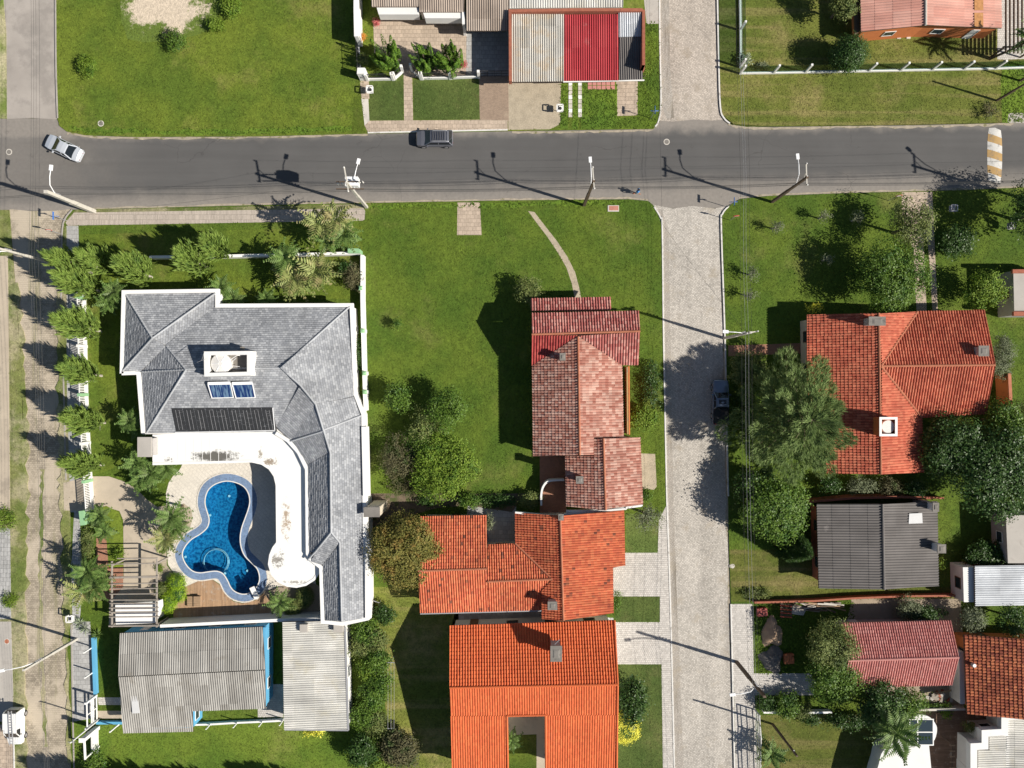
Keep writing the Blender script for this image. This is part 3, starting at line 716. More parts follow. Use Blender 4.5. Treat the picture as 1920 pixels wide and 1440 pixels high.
def clear_glass():
    m, nt, b, pos = start('clear_glass', .05, .5)
    gl = nd(nt, 'BsdfGlossy', Color=(1, 1, 1, 1), Roughness=.05); tr = nd(nt, 'BsdfTransparent', Color=(.70, .78, .76, 1))
    fr = nd(nt, 'Fresnel', IOR=1.45); bk = nd(nt, 'NewGeometry').outputs['Backfacing']; mx = nd(nt, 'MixShader', Fac=mth(nt, 'ADD', mth(nt, 'MULTIPLY', fr.outputs[0], mth(nt, 'SUBTRACT', 1.0, bk)), mth(nt, 'MULTIPLY', bk, .05)))
    nt.links.new(tr.outputs[0], mx.inputs[1]); nt.links.new(gl.outputs[0], mx.inputs[2])
    nt.links.new(mx.outputs[0], nt.nodes['Material Output'].inputs['Surface']); return m
MAT['clear_glass'] = clear_glass()

MAT['tile_pinkbrown'] = tile_mat('tile_pinkbrown', [(.33, .13, .095), (.42, .215, .165), (.55, .36, .29)], (.20, .09, .07), (.62, .8), .8)
MAT['tile_redrib'] = tile_mat('tile_redrib', [(.30, .085, .075), (.37, .13, .11), (.47, .24, .20)], (.22, .07, .06), (.64, .8))
MAT['tile_orange'] = tile_mat('tile_orange', [(.42, .10, .052), (.50, .13, .06), (.56, .18, .085)], None, patches=(.085, .045, .035))
MAT['tile_new'] = tile_mat('tile_new', [(.53, .112, .040), (.57, .128, .044), (.60, .145, .05)], (.40, .10, .05), (.60, .8), .5, patch=.12)
MAT['tile_east'] = tile_mat('tile_east', [(.38, .09, .052), (.46, .125, .072), (.53, .175, .10)], (.20, .09, .06), (.66, .84), 1.3)
MAT['tile_pink'] = tile_mat('tile_pink_roof', [(.45, .165, .145), (.49, .195, .17), (.54, .25, .22)], None, patch=.12)
MAT['tile_rust'] = tile_mat('tile_rust', [(.22, .06, .036), (.32, .09, .045), (.48, .165, .075)], (.10, .05, .035), (.58, .74), 1.2)
MAT['tile_salmon'] = tile_mat('tile_salmon', [(.50, .25, .20), (.53, .28, .225), (.56, .32, .26)], (.34, .33, .32), (.62, .72), .9, cell=4.0)
MAT['sheet_brown'] = tile_mat('sheet_brown', [(.30, .245, .20), (.35, .29, .24), (.41, .35, .295)], (.20, .165, .14), (.6, .8), .5, cell=4.0)
MAT['sheet_grey'] = tile_mat('sheet_grey', [(.25, .24, .22), (.30, .29, .268), (.35, .34, .315)], (.20, .18, .15), (.54, .74), .5, cell=4.0)
MAT['sheet_dark'] = tile_mat('sheet_dark', [(.145, .133, .126), (.152, .14, .132), (.16, .148, .14)], (.34, .31, .29), (.64, .78), .5, cell=4.0)
MAT['sheet_pale'] = tile_mat('sheet_pale', [(.50, .49, .455), (.55, .54, .50), (.60, .585, .545)], (.50, .47, .38), (.5, .72), .4, cell=4.0)
MAT['sheet_stain'] = tile_mat('sheet_stain', [(.40, .38, .335), (.46, .44, .39), (.52, .50, .455)], (.46, .36, .24), (.48, .66), .35, cell=4.0)
MAT['sheet_red'] = tile_mat('sheet_red', [(.37, .042, .05), (.40, .05, .058), (.43, .065, .07)], (.44, .17, .16), (.60, .74), .45, patch=.16, cell=4.0)
MAT['sheet_steel'] = tile_mat('sheet_steel', [(.50, .52, .54), (.55, .57, .59), (.60, .62, .64)], (.40, .40, .40), (.66, .8), .30, cell=4.0)
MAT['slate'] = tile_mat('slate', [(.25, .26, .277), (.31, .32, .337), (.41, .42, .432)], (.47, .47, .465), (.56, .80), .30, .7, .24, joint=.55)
# ------------------------------------------------------------------ ground, streets, paths
def XY(pts): return [(P(p[0], p[1]).x, P(p[0], p[1]).y) for p in pts]
def slab(name, pts, z, mat, label, holes=(), z0=-0.06, kind='structure', lawn=None, block=True, cat='ground'):
    w = XY(pts); mb = MB(); mb.prism(w, z0, z, [XY(h) for h in holes]); o = mb.build(name, mat)
    tag(o, label, cat, kind=kind)
    if lawn is not None: ZONES.append((w, lawn))
    elif block: NOLAWN.append(w)
    return o

# pool outline (water's edge) and coping, in photo pixels
POOL = [(425, 901), (406, 906), (392.5, 916), (386, 930), (385, 945), (389, 960), (392.5, 972.5), (391, 984), (386, 992), (375, 1001), (360, 1010), (349, 1022), (343, 1034), (343, 1044), (347.5, 1055), (355, 1065), (365, 1072), (378, 1074), (392.5, 1072), (407.5, 1071), (419, 1076), (427.5, 1089), (432.5, 1100), (441, 1109), (455, 1114), (469, 1112), (481, 1102.5), (487.5, 1090), (488, 1079), (484, 1066), (475, 1056), (461, 1042), (454, 1026), (452, 1008), (455, 989), (461, 972), (467, 955), (470, 940), (467.5, 925), (459, 912), (444, 904)]
POOL = smooth_loop(POOL, 3)
COPE = offset_loop(POOL, 13.0)

g = MB(); g.prism([(-900, -900), (900, -900), (900, 900), (-900, 900)], -.6, -.10, [XY(offset_loop(POOL, 5))])
tag(g.build('ground', MAT['lawn']), 'grassy ground running on beyond the streets', 'ground', kind='structure')
TOP = 0.10
slab('road', [(-400, 200), (0, 222), (108, 222), (112, 236), (125, 246), (160, 253), (250, 256), (480, 255), (690, 250), (960, 245), (1225, 241), (1237, 228), (1240, 224), (1354, 224), (1372, 234), (1400, 238), (1440, 238), (1700, 235), (1880, 231), (2300, 224), (2300, 340), (1920, 352), (1800, 357), (1600, 362), (1440, 368), (1390, 373), (1366, 386), (1350, 390), (1245, 390), (1228, 386), (1215, 378), (1180, 375), (960, 377), (690, 382), (480, 386), (250, 392), (160, 394), (130, 394), (105, 396), (0, 394), (-400, 400)], 0.0, MAT['asphalt'], 'worn grey asphalt road crossing the whole neighbourhood', z0=-.12, cat='road')
slab('side_street', [(-20, -300), (104, -300), (106, 120), (110, 224), (60, 221), (13, 223), (-20, 221)], 0.006, MAT['street_dust'], 'dusty pale side street at upper left', z0=-.12, cat='street')
slab('side_street', [(18, 392), (60, 396), (105, 395), (135, 392), (118, 420), (116, 520), (114, 700), (120, 960), (126, 1200), (134, 1440), (134, 1750), (36, 1750), (44, 1440), (46, 1000), (42, 700), (28, 520)], 0.007, MAT['cobble_sand'], 'sandy cobbled street along the left edge', z0=-.12, cat='street')
slab('side_street', [(1234, -300), (1236, 80), (1238, 190), (1234, 226), (1262, 228), (1300, 224), (1335, 226), (1358, 224), (1350, 205), (1346, 100), (1344, -300)], 0.006, MAT['cobble_warm'], 'warm cobbled street going up between the lawns', z0=-.12, cat='street')
slab('side_street', [(1224, 384), (1262, 391), (1300, 386), (1340, 391), (1370, 384), (1352, 405), (1352, 430), (1360, 640), (1363, 800), (1366, 1000), (1370, 1130), (1374, 1280), (1378, 1440), (1384, 1750), (1272, 1750), (1263, 1440), (1256, 1150), (1249, 940), (1243, 640), (1240, 425)], 0.007, MAT['cobble'], 'pale cobbled street in the middle running down past the tiled houses', z0=-.12, cat='street')

slab('gutter', [(1227, 392), (1243, 430), (1247, 640), (1252, 940), (1259, 1150), (1267, 1440), (1273, 1740), (1290, 1740), (1282, 1440), (1270, 1150), (1263, 940), (1257, 640), (1254, 430), (1240, 392)], .012, MAT['gutter'], 'dirty gutter strip along the left of the middle street', z0=-.05, cat='gutter')
slab('gutter', [(1239, -200), (1241, 200), (1250, 222), (1264, 222), (1256, 120), (1252, -200)], .012, MAT['gutter'], 'dirty gutter strip of the upper cobbled street', z0=-.05, cat='gutter')
slab('lawn', [(104, -300), (105, 120), (109, 224), (113, 237), (126, 247), (160, 254), (250, 257), (480, 256), (690, 251), (960, 246), (1225, 242), (1235, 228), (1238, 200), (1236, 80), (1235, -300)], TOP, MAT['lawn'], 'bright lawn block north of the road', z0=-.12, lawn='lawn', cat='lawn')
slab('lawn', [(1346, -300), (1349, 150), (1353, 215), (1375, 233), (1440, 237), (1700, 234), (1880, 230), (2500, 218), (2500, -300)], TOP, MAT['lawn_dry'], 'dry mown lawn block at upper right', z0=-.12, lawn='lawn_dry', cat='lawn')
slab('lawn', [(118, 425), (133, 394), (160, 393), (250, 391), (480, 385), (690, 381), (960, 376), (1180, 374), (1215, 377), (1228, 388), (1241, 425), (1244, 640), (1250, 940), (1257, 1150), (1264, 1440), (1272, 1750), (134, 1750), (134, 1440), (126, 1200), (120, 960), (114, 700), (116, 520)], TOP, MAT['lawn_deep'], 'deep green lawn block between the two lower streets', holes=[POOL], z0=-.12, lawn='lawn_deep', cat='lawn')
slab('lawn', [(1366, 386), (1390, 373), (1440, 368), (1600, 362), (1800, 357), (1920, 352), (2500, 336), (2500, 1750), (1384, 1750), (1378, 1440), (1374, 1280), (1370, 1130), (1366, 1000), (1363, 800), (1360, 640), (1353, 430), (1353, 405)], TOP, MAT['lawn_deep'], 'lush green lawn block right of the middle street', z0=-.12, lawn='lawn_deep', cat='lawn')
slab('pavement', [(-400, 395), (0, 394), (18, 394), (27, 520), (41, 700), (45, 1000), (43, 1440), (35, 1750), (-400, 1750)], .09, MAT['verge'], 'weedy verge left of the cobbled street', z0=-.12, lawn='verge', cat='verge')
slab('verge', [(-400, -300), (-20, -300), (12, 60), (13, 223), (-400, 205)], .06, MAT['verge'], 'sandy grass verge at the top left corner', z0=-.12, lawn='verge', cat='verge')

n_sheet = [0]
def sheet(name, pts, mat, label, dz=0.005, lawn=None, cat='paving', **k):
    n_sheet[0] += 1
    return slab(name, pts, TOP + dz + 0.0004 * (n_sheet[0] % 9), mat, label, lawn=lawn, cat=cat, z0=TOP - .03, **k)
# upper left lot
def patch_mat(cp, rx, ry):
    m, nt, b, pos = start('sand_patch', .95, .2); w = P(*cp)
    d = nd(nt, 'VectorMath', _operation='MULTIPLY', i0=nd(nt, 'VectorMath', _operation='SUBTRACT', i0=pos, i1=w).outputs[0], i1=(16.06 / rx, 16.06 / ry, 0)).outputs[0]; L = nd(nt, 'VectorMath', _operation='LENGTH', i0=d).outputs[1]
    f = mth(nt, 'SUBTRACT', mth(nt, 'MULTIPLY_ADD', noise(nt, pos, .42, 8.0, .78), 3.0, -.55), L)
    sd = nd(nt, 'VectorMath', _operation='SCALE', i0=(.56, .47, .36), Scale=mth(nt, 'MULTIPLY_ADD', noise(nt, pos, 3.0, 6.0, .75), 1.3, .38)).outputs[0]
    gr = nd(nt, 'VectorMath', _operation='SCALE', i0=(.115, .165, .03), Scale=mth(nt, 'MULTIPLY_ADD', noise(nt, pos, 5.0, 3.0), 1.0, .5)).outputs[0]
    nt.links.new(mixc(nt, ramp(nt, f, -.12, .22), gr, sd), b.inputs['Base Color']); bump(nt, b, noise(nt, pos, 6.0, 4.0), .7, .1); return m
sheet('sand_patch', [(225, -40), (228, 40), (240, 74), (270, 80), (320, 78), (372, 66), (402, 52), (412, 20), (404, -40)], patch_mat((312, 10), 76, 52), 'pale bare sand patch in the upper left lawn', cat='sand', block=False)
sheet('verge', [(660, 252), (684, 250), (682, 140), (676, 140), (674, 180), (664, 182)], MAT['lawn'], 'strip of grass beside the upper left lot', lawn='lawn', cat='verge')
# lots north of the road
sheet('footpath', [(675, 148), (692, 152), (693, 186), (678, 186)], MAT['paver_tan'], 'tan paved strip below the white corner pillar', cat='path')
sheet('footpath', [(678, 186), (691, 186), (693, 227), (684, 236)], MAT['concrete_pale'], 'pale square slab strip beside the left front lawn', cat='path')
sheet('footpath', [(757, 135), (773, 138), (775, 228), (758, 228)], MAT['paver_tan'], 'narrow paved path up to the angled gate', cat='path')
sheet('pavement', [(684, 236), (693, 227), (900, 225), (952, 226), (952, 243), (690, 248)], MAT['paver_tan'], 'tan pavement along the road below the front lawns', dz=.009)
sheet('driveway', [(898, 143), (953, 143), (954, 228), (900, 228)], MAT['paver_brown'], 'brownish block driveway below the dark gate', cat='driveway')
sheet('patio', [(700, 38), (880, 38), (876, 146), (775, 146), (752, 138), (702, 100)], MAT['paver_tan'], 'tan tiled patio in front of the brown roofed house', cat='patio')
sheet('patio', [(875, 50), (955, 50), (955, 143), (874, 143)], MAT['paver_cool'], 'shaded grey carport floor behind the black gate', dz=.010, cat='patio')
sheet('driveway', [(953, 150), (1053, 150), (1053, 225), (1046, 236), (1030, 243), (953, 244)], MAT['gravel'], 'pale gravel forecourt below the grey sheet roof', cat='driveway')
sheet('patio', [(1155, 150), (1198, 150), (1195, 217), (1155, 218)], MAT['paver_tan'], 'weed jointed paving below the steel sheet roof', cat='patio')
for k, (x0, x1) in enumerate([(1052, 1064), (1073, 1083), (1090, 1156)]):
    sheet('grass_strip', [(x0, 158), (x1, 158), (x1 + 1, 166 if k < 2 else 168), (x1 + 1, 242), (x0 - 2 * (k == 0), 242)], MAT['lawn_rank'], ['long grass left of the white stepping slabs', 'long grass between the two rows of white slabs', 'square of long grass below the red roof'][k], lawn='lawn_rank', cat='grass')
sheet('grass_strip', [(1196, 100), (1210, 44), (1234, 44), (1237, 200), (1232, 228), (1222, 241), (1150, 242), (1156, 222), (1195, 220)], MAT['lawn_rank'], 'rank grass strip along the corner kerb', lawn='lawn_rank', cat='grass')
sheet('pavement', [(1205, -20), (1234, -20), (1235, 45), (1212, 46)], MAT['concrete'], 'cracked concrete pavement at the top of the corner lot')
for pts, lb in (([(693, 151), (738, 151), (757, 139), (757, 226), (693, 226)], 'trimmed front lawn left of the narrow gate path'), ([(775, 150), (898, 148), (900, 224), (776, 225)], 'trimmed front lawn right of the narrow gate path'), ([(1173, 962), (1225, 965), (1234, 1000), (1233, 1035), (1173, 1035)], 'small front lawn under the almost leafless tree'), ([(1151, 1119), (1237, 1118), (1237, 1165), (1154, 1165)], 'pocket lawn between the two grey driveways'), ([(1155, 1246), (1240, 1246), (1245, 1600), (1155, 1600)], 'front lawn with the yellow dome bush')):
    sheet('lawn', pts, MAT['lawn_trim'], lb, lawn='lawn_trim', cat='lawn')
# upper right lot
sheet('lawn', [(1875, 150), (1878, 231), (2400, 222), (2400, 118), (1880, 118)], MAT['lawn_rank'], 'greener lawn beyond the property line at far right', lawn='lawn_rank', cat='lawn')
sheet('pavement', [(1890, 213), (2000, 210), (2000, 232), (1888, 231)], MAT['concrete'], 'concrete apron at the right end of the road')
# mansion lot
sheet('pavement', [(140, 398), (682, 390), (685, 396), (684, 412), (680, 414), (150, 423), (128, 424), (124, 418)], MAT['paver_rib'], 'ribbed paver pavement along the garden hedge')
sheet('verge', [(142, 394), (690, 383), (684, 391), (140, 399), (122, 420), (124, 440), (116, 470), (117, 440), (121, 418)], MAT['verge'], 'thin grass verge between the ribbed pavement and road', lawn='verge', cat='verge', dz=.012)
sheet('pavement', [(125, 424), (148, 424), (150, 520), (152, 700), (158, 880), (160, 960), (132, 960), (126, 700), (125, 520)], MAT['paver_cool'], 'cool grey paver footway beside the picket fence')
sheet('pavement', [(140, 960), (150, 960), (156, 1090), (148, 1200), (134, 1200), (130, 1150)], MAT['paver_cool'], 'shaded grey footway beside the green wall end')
sheet('pavement', [(134, 1165), (170, 1165), (178, 1300), (180, 1345), (140, 1352), (136, 1300)], MAT['paver_cool'], 'square slab footway outside the blue wall')
sheet('verge', [(116, 425), (126, 425), (126, 700), (133, 960), (137, 1180), (128, 1180), (121, 960), (115, 700)], MAT['verge'], 'ragged verge between the cobbles and the footway', lawn='verge', cat='verge', dz=.011)
sheet('driveway', [(120, 905), (172, 893), (205, 893), (232, 902), (255, 915), (275, 935), (295, 950), (298, 975), (300, 1010), (302, 1060), (296, 1100), (296, 1175), (205, 1175), (207, 1100), (233, 1085), (232, 975), (225, 958), (205, 952), (178, 955), (160, 957), (121, 957)], MAT['drive'], 'curving tan concrete driveway inside the picket fence', cat='driveway', dz=.014)
sheet('paving', [(182, 1000), (212, 1006), (232, 1040), (232, 1100), (205, 1130), (180, 1110)], MAT['brick_floor'], 'reddish brick paved corner beside the pergola', cat='paving', dz=.020)
sheet('lawn', [(200, 948), (224, 960), (231, 985), (232, 1062), (205, 1064), (200, 1004), (160, 1000), (156, 962)], MAT['lawn'], 'small rounded lawn inside the driveway bend', dz=.024, lawn='lawn', cat='lawn')
sheet('lawn', [(150, 440), (680, 425), (680, 470), (660, 560), (410, 565), (230, 555), (215, 700), (250, 860), (180, 892), (160, 880), (152, 520)], MAT['lawn'], 'garden lawn wrapped round the slate roofed mansion', lawn='lawn', cat='lawn', dz=.003)
deck_pts = [(345, 866), (582, 862), (584, 1040), (604, 1165), (520, 1165), (500, 1118), (489, 1105), (480, 1124), (455, 1130), (438, 1126), (425, 1114), (415, 1096), (400, 1086), (375, 1088), (348, 1100), (330, 1080), (316, 1058), (313, 1024), (330, 1012), (345, 1000), (357, 990), (362, 972), (360, 955), (345, 943), (333, 955), (313, 946), (312, 925), (317, 905), (325, 893), (338, 880)]
sheet('pool_deck', deck_pts, MAT['deck_tile'], 'cream diagonal tiled terrace round the pool', holes=[POOL], cat='terrace', dz=.012)
sheet('pebble_bed', [(345, 942), (360, 954), (364, 972), (358, 990), (345, 1001), (330, 1013), (312, 1025), (314, 1060), (330, 1082), (322, 1095), (296, 1090), (297, 1000), (296, 950)], MAT['gravel'], 'pale pebble bed with palms beside the pool', cat='gravel', dz=.008)
sheet('wood_deck', [(348, 1100), (375, 1088), (400, 1087), (414, 1097), (424, 1115), (438, 1127), (455, 1131), (480, 1125), (495, 1112), (520, 1140), (545, 1152), (540, 1163), (326, 1168), (326, 1138), (342, 1120)], MAT['deck'], 'weathered timber deck at the foot of the pool', cat='deck', dz=.030)
sheet('planter', [(492, 1108), (530, 1098), (582, 1090), (603, 1100), (603, 1160), (530, 1158)], MAT['dirt'], 'dark earth bed beside the round canopy', cat='flower bed', dz=.028)
# pale paths and drives in the middle
sheet('footpath', [(858, 380), (900, 380), (903, 441), (857, 441)], MAT['paver_tan'], 'square brick paved stub by the road in the big lawn', cat='path')
sheet('footpath', [(990, 396), (1002, 398), (1022, 424), (1044, 452), (1064, 482), (1078, 510), (1086, 540), (1090, 562), (1078, 562), (1072, 532), (1062, 502), (1046, 474), (1026, 444), (1006, 418)], MAT['gravel'], 'thin curved gravel footpath to the pink roofed house', cat='path')
sheet('driveway', [(1200, 850), (1228, 851), (1231, 912), (1226, 918), (1204, 916)], MAT['gravel'], 'brown gravel patch beside the pink tiled roof', cat='gravel')
sheet('pavement', [(1235, 975), (1253, 940), (1259, 1160), (1266, 1440), (1272, 1700), (1246, 1700), (1240, 1245), (1154, 1245), (1153, 1166), (1237, 1166), (1237, 1118), (1150, 1118), (1148, 1036), (1233, 1036)], MAT['paver_grey'], 'pale grey block pavement and double driveway by the street')
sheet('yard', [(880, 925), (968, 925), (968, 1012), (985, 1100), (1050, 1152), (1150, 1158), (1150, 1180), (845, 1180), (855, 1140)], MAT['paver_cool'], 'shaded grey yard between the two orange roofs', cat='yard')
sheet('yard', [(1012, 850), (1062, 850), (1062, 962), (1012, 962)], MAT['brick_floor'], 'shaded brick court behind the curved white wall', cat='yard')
sheet('yard', [(690, 925), (985, 925), (960, 960), (880, 948), (820, 952), (690, 990)], MAT['earth_dark'], 'bare earth strip under the round bushes', cat='earth')
sheet('yard', [(935, 1320), (1035, 1320), (1035, 1480), (935, 1480)], MAT['drive'], 'tan floor in the courtyard of the orange roof', cat='yard')
sheet('lawn', [(940, 1378), (1006, 1376), (1006, 1480), (940, 1480)], MAT['lawn'], 'little courtyard lawn inside the orange roof', dz=.012, lawn='lawn', cat='lawn')
# south west lot
sheet('lawn', [(180, 1352), (700, 1352), (700, 1700), (138, 1700), (138, 1356)], MAT['lawn_deep'], 'lawn below the grey sheet roofed house', lawn='lawn_deep', cat='lawn')
sheet('footpath', [(184, 1307), (232, 1307), (232, 1321), (186, 1321)], MAT['paver_grey'], 'grey path from the white gate to the house', cat='path')
sheet('footpath', [(182, 1332), (236, 1332), (236, 1348), (182, 1346)], MAT['drive'], 'tan concrete path behind the blue wall', cat='path')
sheet('yard', [(484, 1282), (532, 1282), (532, 1344), (484, 1344)], MAT['paver_grey'], 'grey tiled yard between the two sheet roofs', cat='yard')
sheet('lawn', [(700, 1100), (860, 1100), (860, 1700), (730, 1700), (735, 1440)], MAT['lawn_dry'], 'dull lawn with the clothes line', lawn='lawn_dry', cat='lawn')
# left footways beyond the street
for i, (pts, mt, lb) in enumerate([
    ([(-200, 480), (16, 480), (18, 700), (20, 955), (-200, 955)], 'drive', 'tan concrete lot front at the left edge'),
    ([(-200, 990), (20, 990), (22, 1160), (-200, 1160)], 'paver_cool', 'grey square paving at the left edge'),
    ([(-200, 1165), (22, 1165), (26, 1300), (24, 1352), (-200, 1352)], 'concrete', 'plain concrete apron at the left edge with a drain lid'),
    ([(-200, 1358), (26, 1358), (28, 1700), (-200, 1700)], 'paver_tan', 'tan brick apron in the bottom left corner')]):
    sheet('pavement', pts, MAT[mt], lb)
# east lots
sheet('driveway', [(1690, 361), (1747, 360), (1750, 430), (1758, 590), (1748, 590), (1740, 470), (1736, 440), (1730, 440), (1737, 590), (1718, 590), (1712, 470), (1700, 440), (1690, 400)], MAT['paver_tan'], 'two wheel track driveway up to the red roofed house', cat='driveway')
sheet('footpath', [(1365, 648), (1512, 643), (1512, 662), (1365, 668)], MAT['brick_floor'], 'red brick footpath from the street to the house', cat='path')
sheet('pavement', [(1369, 1132), (1410, 1132), (1413, 1262), (1520, 1262), (1530, 1282), (1525, 1303), (1415, 1303), (1418, 1440), (1424, 1700), (1384, 1700), (1376, 1300)], MAT['paver_grey'], 'pale slab pavement with a driveway arm on the right')
sheet('yard', [(1414, 1128), (1600, 1122), (1600, 1200), (1560, 1290), (1530, 1262), (1416, 1262)], MAT['lawn_rank'], 'dark weedy building yard with the sand heaps', cat='yard', lawn='lawn_rank')
sheet('yard', [(1596, 1122), (1800, 1122), (1806, 1210), (1806, 1330), (1690, 1330), (1620, 1300), (1580, 1200)], MAT['dirt'], 'bare yard around the pink roof', cat='yard')
sheet('wood_deck', [(1716, 1330), (1880, 1330), (1880, 1700), (1722, 1700)], MAT['deck_dark'], 'dark timber terrace in the bottom right corner', cat='deck', dz=.01)
sheet('lawn', [(1418, 1340), (1720, 1338), (1720, 1700), (1424, 1700)], MAT['lawn_dry'], 'sandy lawn behind the white railing fence', lawn='lawn_dry', cat='lawn')
sheet('lawn', [(1368, 1030), (1535, 1030), (1535, 1104), (1800, 1100), (1800, 1122), (1414, 1128), (1371, 1128)], MAT['lawn_dry'], 'sunlit dry lawn below the dark sheet roof', lawn='lawn_dry', cat='lawn')

# kerbs
def kerb(pts, mat, label, w=.16, h=.15, z0=-.1):
    mb = MB(); p = [Vector(q) for q in XY(pts)]; mb.run(XY(smooth_loop(pts, 4, False)), z0, h, w)
    tag(mb.build('kerb', MAT[mat]), label, 'kerb', kind='structure')
kerb([(1236, -40), (1237, 80), (1239, 190), (1235, 226), (1228, 238)], 'kerb_white', 'white kerb on the left of the upper cobbled street')
kerb([(1344, -40), (1347, 110), (1350, 200), (1357, 222), (1368, 232)], 'kerb_white', 'white kerb on the right of the upper cobbled street')
kerb([(1226, 388), (1239, 410), (1241.5, 430), (1244, 640), (1250, 940)], 'kerb_white', 'white kerb along the big lawn corner')
kerb([(1250, 940), (1257, 1150), (1264, 1440), (1268, 1560)], 'kerb_white', 'white kerb beside the block pavement')
kerb([(1366, 387), (1354, 402), (1352, 430), (1359, 640), (1362, 800), (1365, 930)], 'kerb_white', 'white kerb below the stop sign on the right side')
kerb([(1370, 1132), (1373, 1260), (1377, 1440), (1380, 1560)], 'kerb_white', 'white kerb at the lower right pavement')
kerb([(105, -40), (106, 120), (109, 222)], 'kerb_grey', 'grey kerb of the upper left lot')
kerb([(136, 394), (120, 418), (117, 470), (116, 560)], 'kerb_grey', 'grey kerb at the mansion corner')
kerb([(120, 700), (125, 900)], 'kerb_grey', 'grey kerb beside the picket fence footway')
kerb([(135, 1170), (137, 1300), (140, 1440)], 'kerb_grey', 'grey kerb outside the blue wall')
kerb([(26, 1352), (29, 1480)], 'kerb_white', 'cream kerb of the bottom left apron')
kerb([(690, 249.5), (800, 247), (952, 244)], 'kerb_white', 'cream kerb behind the parked grey car')

# sand and soil fringes where turf breaks off at the road, and coarse uncut grass beside them
def fringe(pts, w0, w1, mat, label, z, lawn=None, seed=0, name='verge'):
    r = random.Random(seed); L = smooth_loop(pts, 10, False); up = [(x, y - w0 * r.uniform(.1, 1.0)) for x, y in L]; dn = [(x, y + w1 * r.uniform(.1, 1.0)) for x, y in L[::-1]]
    slab(name, up + dn, z, mat, label, z0=-.05, lawn=lawn, cat='verge')
MAT['soil_edge'] = M('soil_edge', (.36, .31, .24), .25, 2.0, .95, .4, 12, (.15, .15, .05), 1.2, (.52, .66))
fringe([(126, 249), (200, 257), (320, 258), (480, 257), (600, 254), (690, 251)], 2.0, 4.5, MAT['soil_edge'], 'sandy broken edge below the upper left lawn', .02, seed=1); fringe([(960, 247), (1050, 247), (1140, 245), (1225, 243)], 1, 4, MAT['soil_edge'], 'sandy broken edge below the corner lots', .022, seed=2)
fringe([(1360, 226), (1376, 236), (1440, 240), (1580, 238), (1700, 237), (1800, 235), (1900, 232)], 2, 4.5, MAT['soil_edge'], 'sandy broken edge below the dry lawn', .021, seed=3); fringe([(165, 391), (300, 388), (480, 383), (690, 379)], 3, 3, MAT['soil_edge'], 'sandy broken edge of the road above the ribbed pavement', .019, seed=4)
fringe([(690, 380), (820, 377), (960, 374), (1100, 373), (1180, 372), (1215, 375)], 3, 2, MAT['soil_edge'], 'sandy broken edge above the big lawn', .023, seed=5); fringe([(1386, 372), (1440, 366), (1600, 360), (1690, 358), (1800, 355), (1925, 350)], 3, 2, MAT['soil_edge'], 'sandy broken edge above the lush lawn', .018, seed=6)
fringe([(130, 240), (170, 245), (250, 248), (400, 248), (520, 246), (660, 243)], 9, 7, MAT['lawn_rank'], 'coarse uncut grass along the lower rim of the upper left lawn', TOP + .004, lawn='lawn_rank', seed=7, name='grass_strip'); fringe([(695, 388), (780, 386), (860, 386), (950, 384), (1060, 381), (1170, 380)], 6, 8, MAT['lawn_rank'], 'coarse grass along the upper rim of the big lawn', TOP + .0045, lawn='lawn_rank', seed=8, name='grass_strip')

def fringe_v(pts, w0, w1, mat, label, z, lawn=None, seed=0, name='verge'):
    r = random.Random(seed); L = smooth_loop(pts, 12, False); a = [(x - w0 * r.uniform(.05, 1.0), y) for x, y in L]; b_ = [(x + w1 * r.uniform(.05, 1.0), y) for x, y in L[::-1]]
    slab(name, a + b_, z, mat, label, z0=-.05, lawn=lawn, cat='verge')
fringe_v([(1352, 432), (1358, 640), (1361, 800), (1365, 960), (1369, 1128), (1375, 1280), (1379, 1430)], 5, 1.5, MAT['soil_edge'], 'gritty edge along the right side of the middle street', .016, seed=11)
fringe_v([(1344, -20), (1347, 110), (1350, 205)], 4, 1, MAT['soil_edge'], 'gritty edge on the right of the upper cobbled street', .015, seed=12)
fringe_v([(30, 530), (43, 700), (46, 860), (46, 1000), (45, 1200), (44, 1440), (38, 1600)], 5, 12, MAT['verge'], 'ragged grass edge on the left of the sandy street', .10, lawn='verge', seed=13); fringe_v([(116, 540), (114, 700), (117, 860), (121, 980), (126, 1200), (133, 1430)], 11, 5, MAT['verge'], 'ragged grass edge on the right of the sandy street', .102, lawn='verge', seed=14)
fringe_v([(80, 880), (78, 1000), (76, 1120), (80, 1260), (86, 1400)], 6, 5, MAT['verge'], 'thin grass between the wheel tracks of the sandy street', .018, seed=15)
# ------------------------------------------------------------------ buildings
def house(name, label, px, py, cat='house', group=None): return thing(name, label, cat, P(px, py, 0.1), group)
def chimney(parent, px, py, z, wpx, hpx, ht, mat='wall_grey', cap=True, name='chimney', open_end=False):
    """chimney whose top the photo shows at (px, py); z is the top's height"""
    c = P(px, py, z); k = (H - z) / F; w, h = wpx * k, hpx * k
    mb = MB(); mb.box((c.x, c.y, z - ht / 2 - .12), (w * .78, h * .78, ht - .2)); o = mb.build(name, MAT[mat], parent)
    if cap: m2 = MB(); m2.box((c.x, c.y, z - .05), (w, h, .10)); m2.box((c.x, c.y, z + .03), (w * .6, h * .6, .06), taper=.6); m2.build('chimney_cap', MAT['concrete_dark'], o)
    return o
def beam_run(parent, name, pts, z, w, h, mat, closed=False, smooth=0):
    q = [(p[0], p[1]) for p in (smooth_loop(pts, smooth, closed) if smooth else pts)]
    mb = MB(); mb.run([(P(p[0], p[1], z).x, P(p[0], p[1], z).y) for p in q], z - h, z, w, closed); return mb.build(name, MAT[mat], parent)
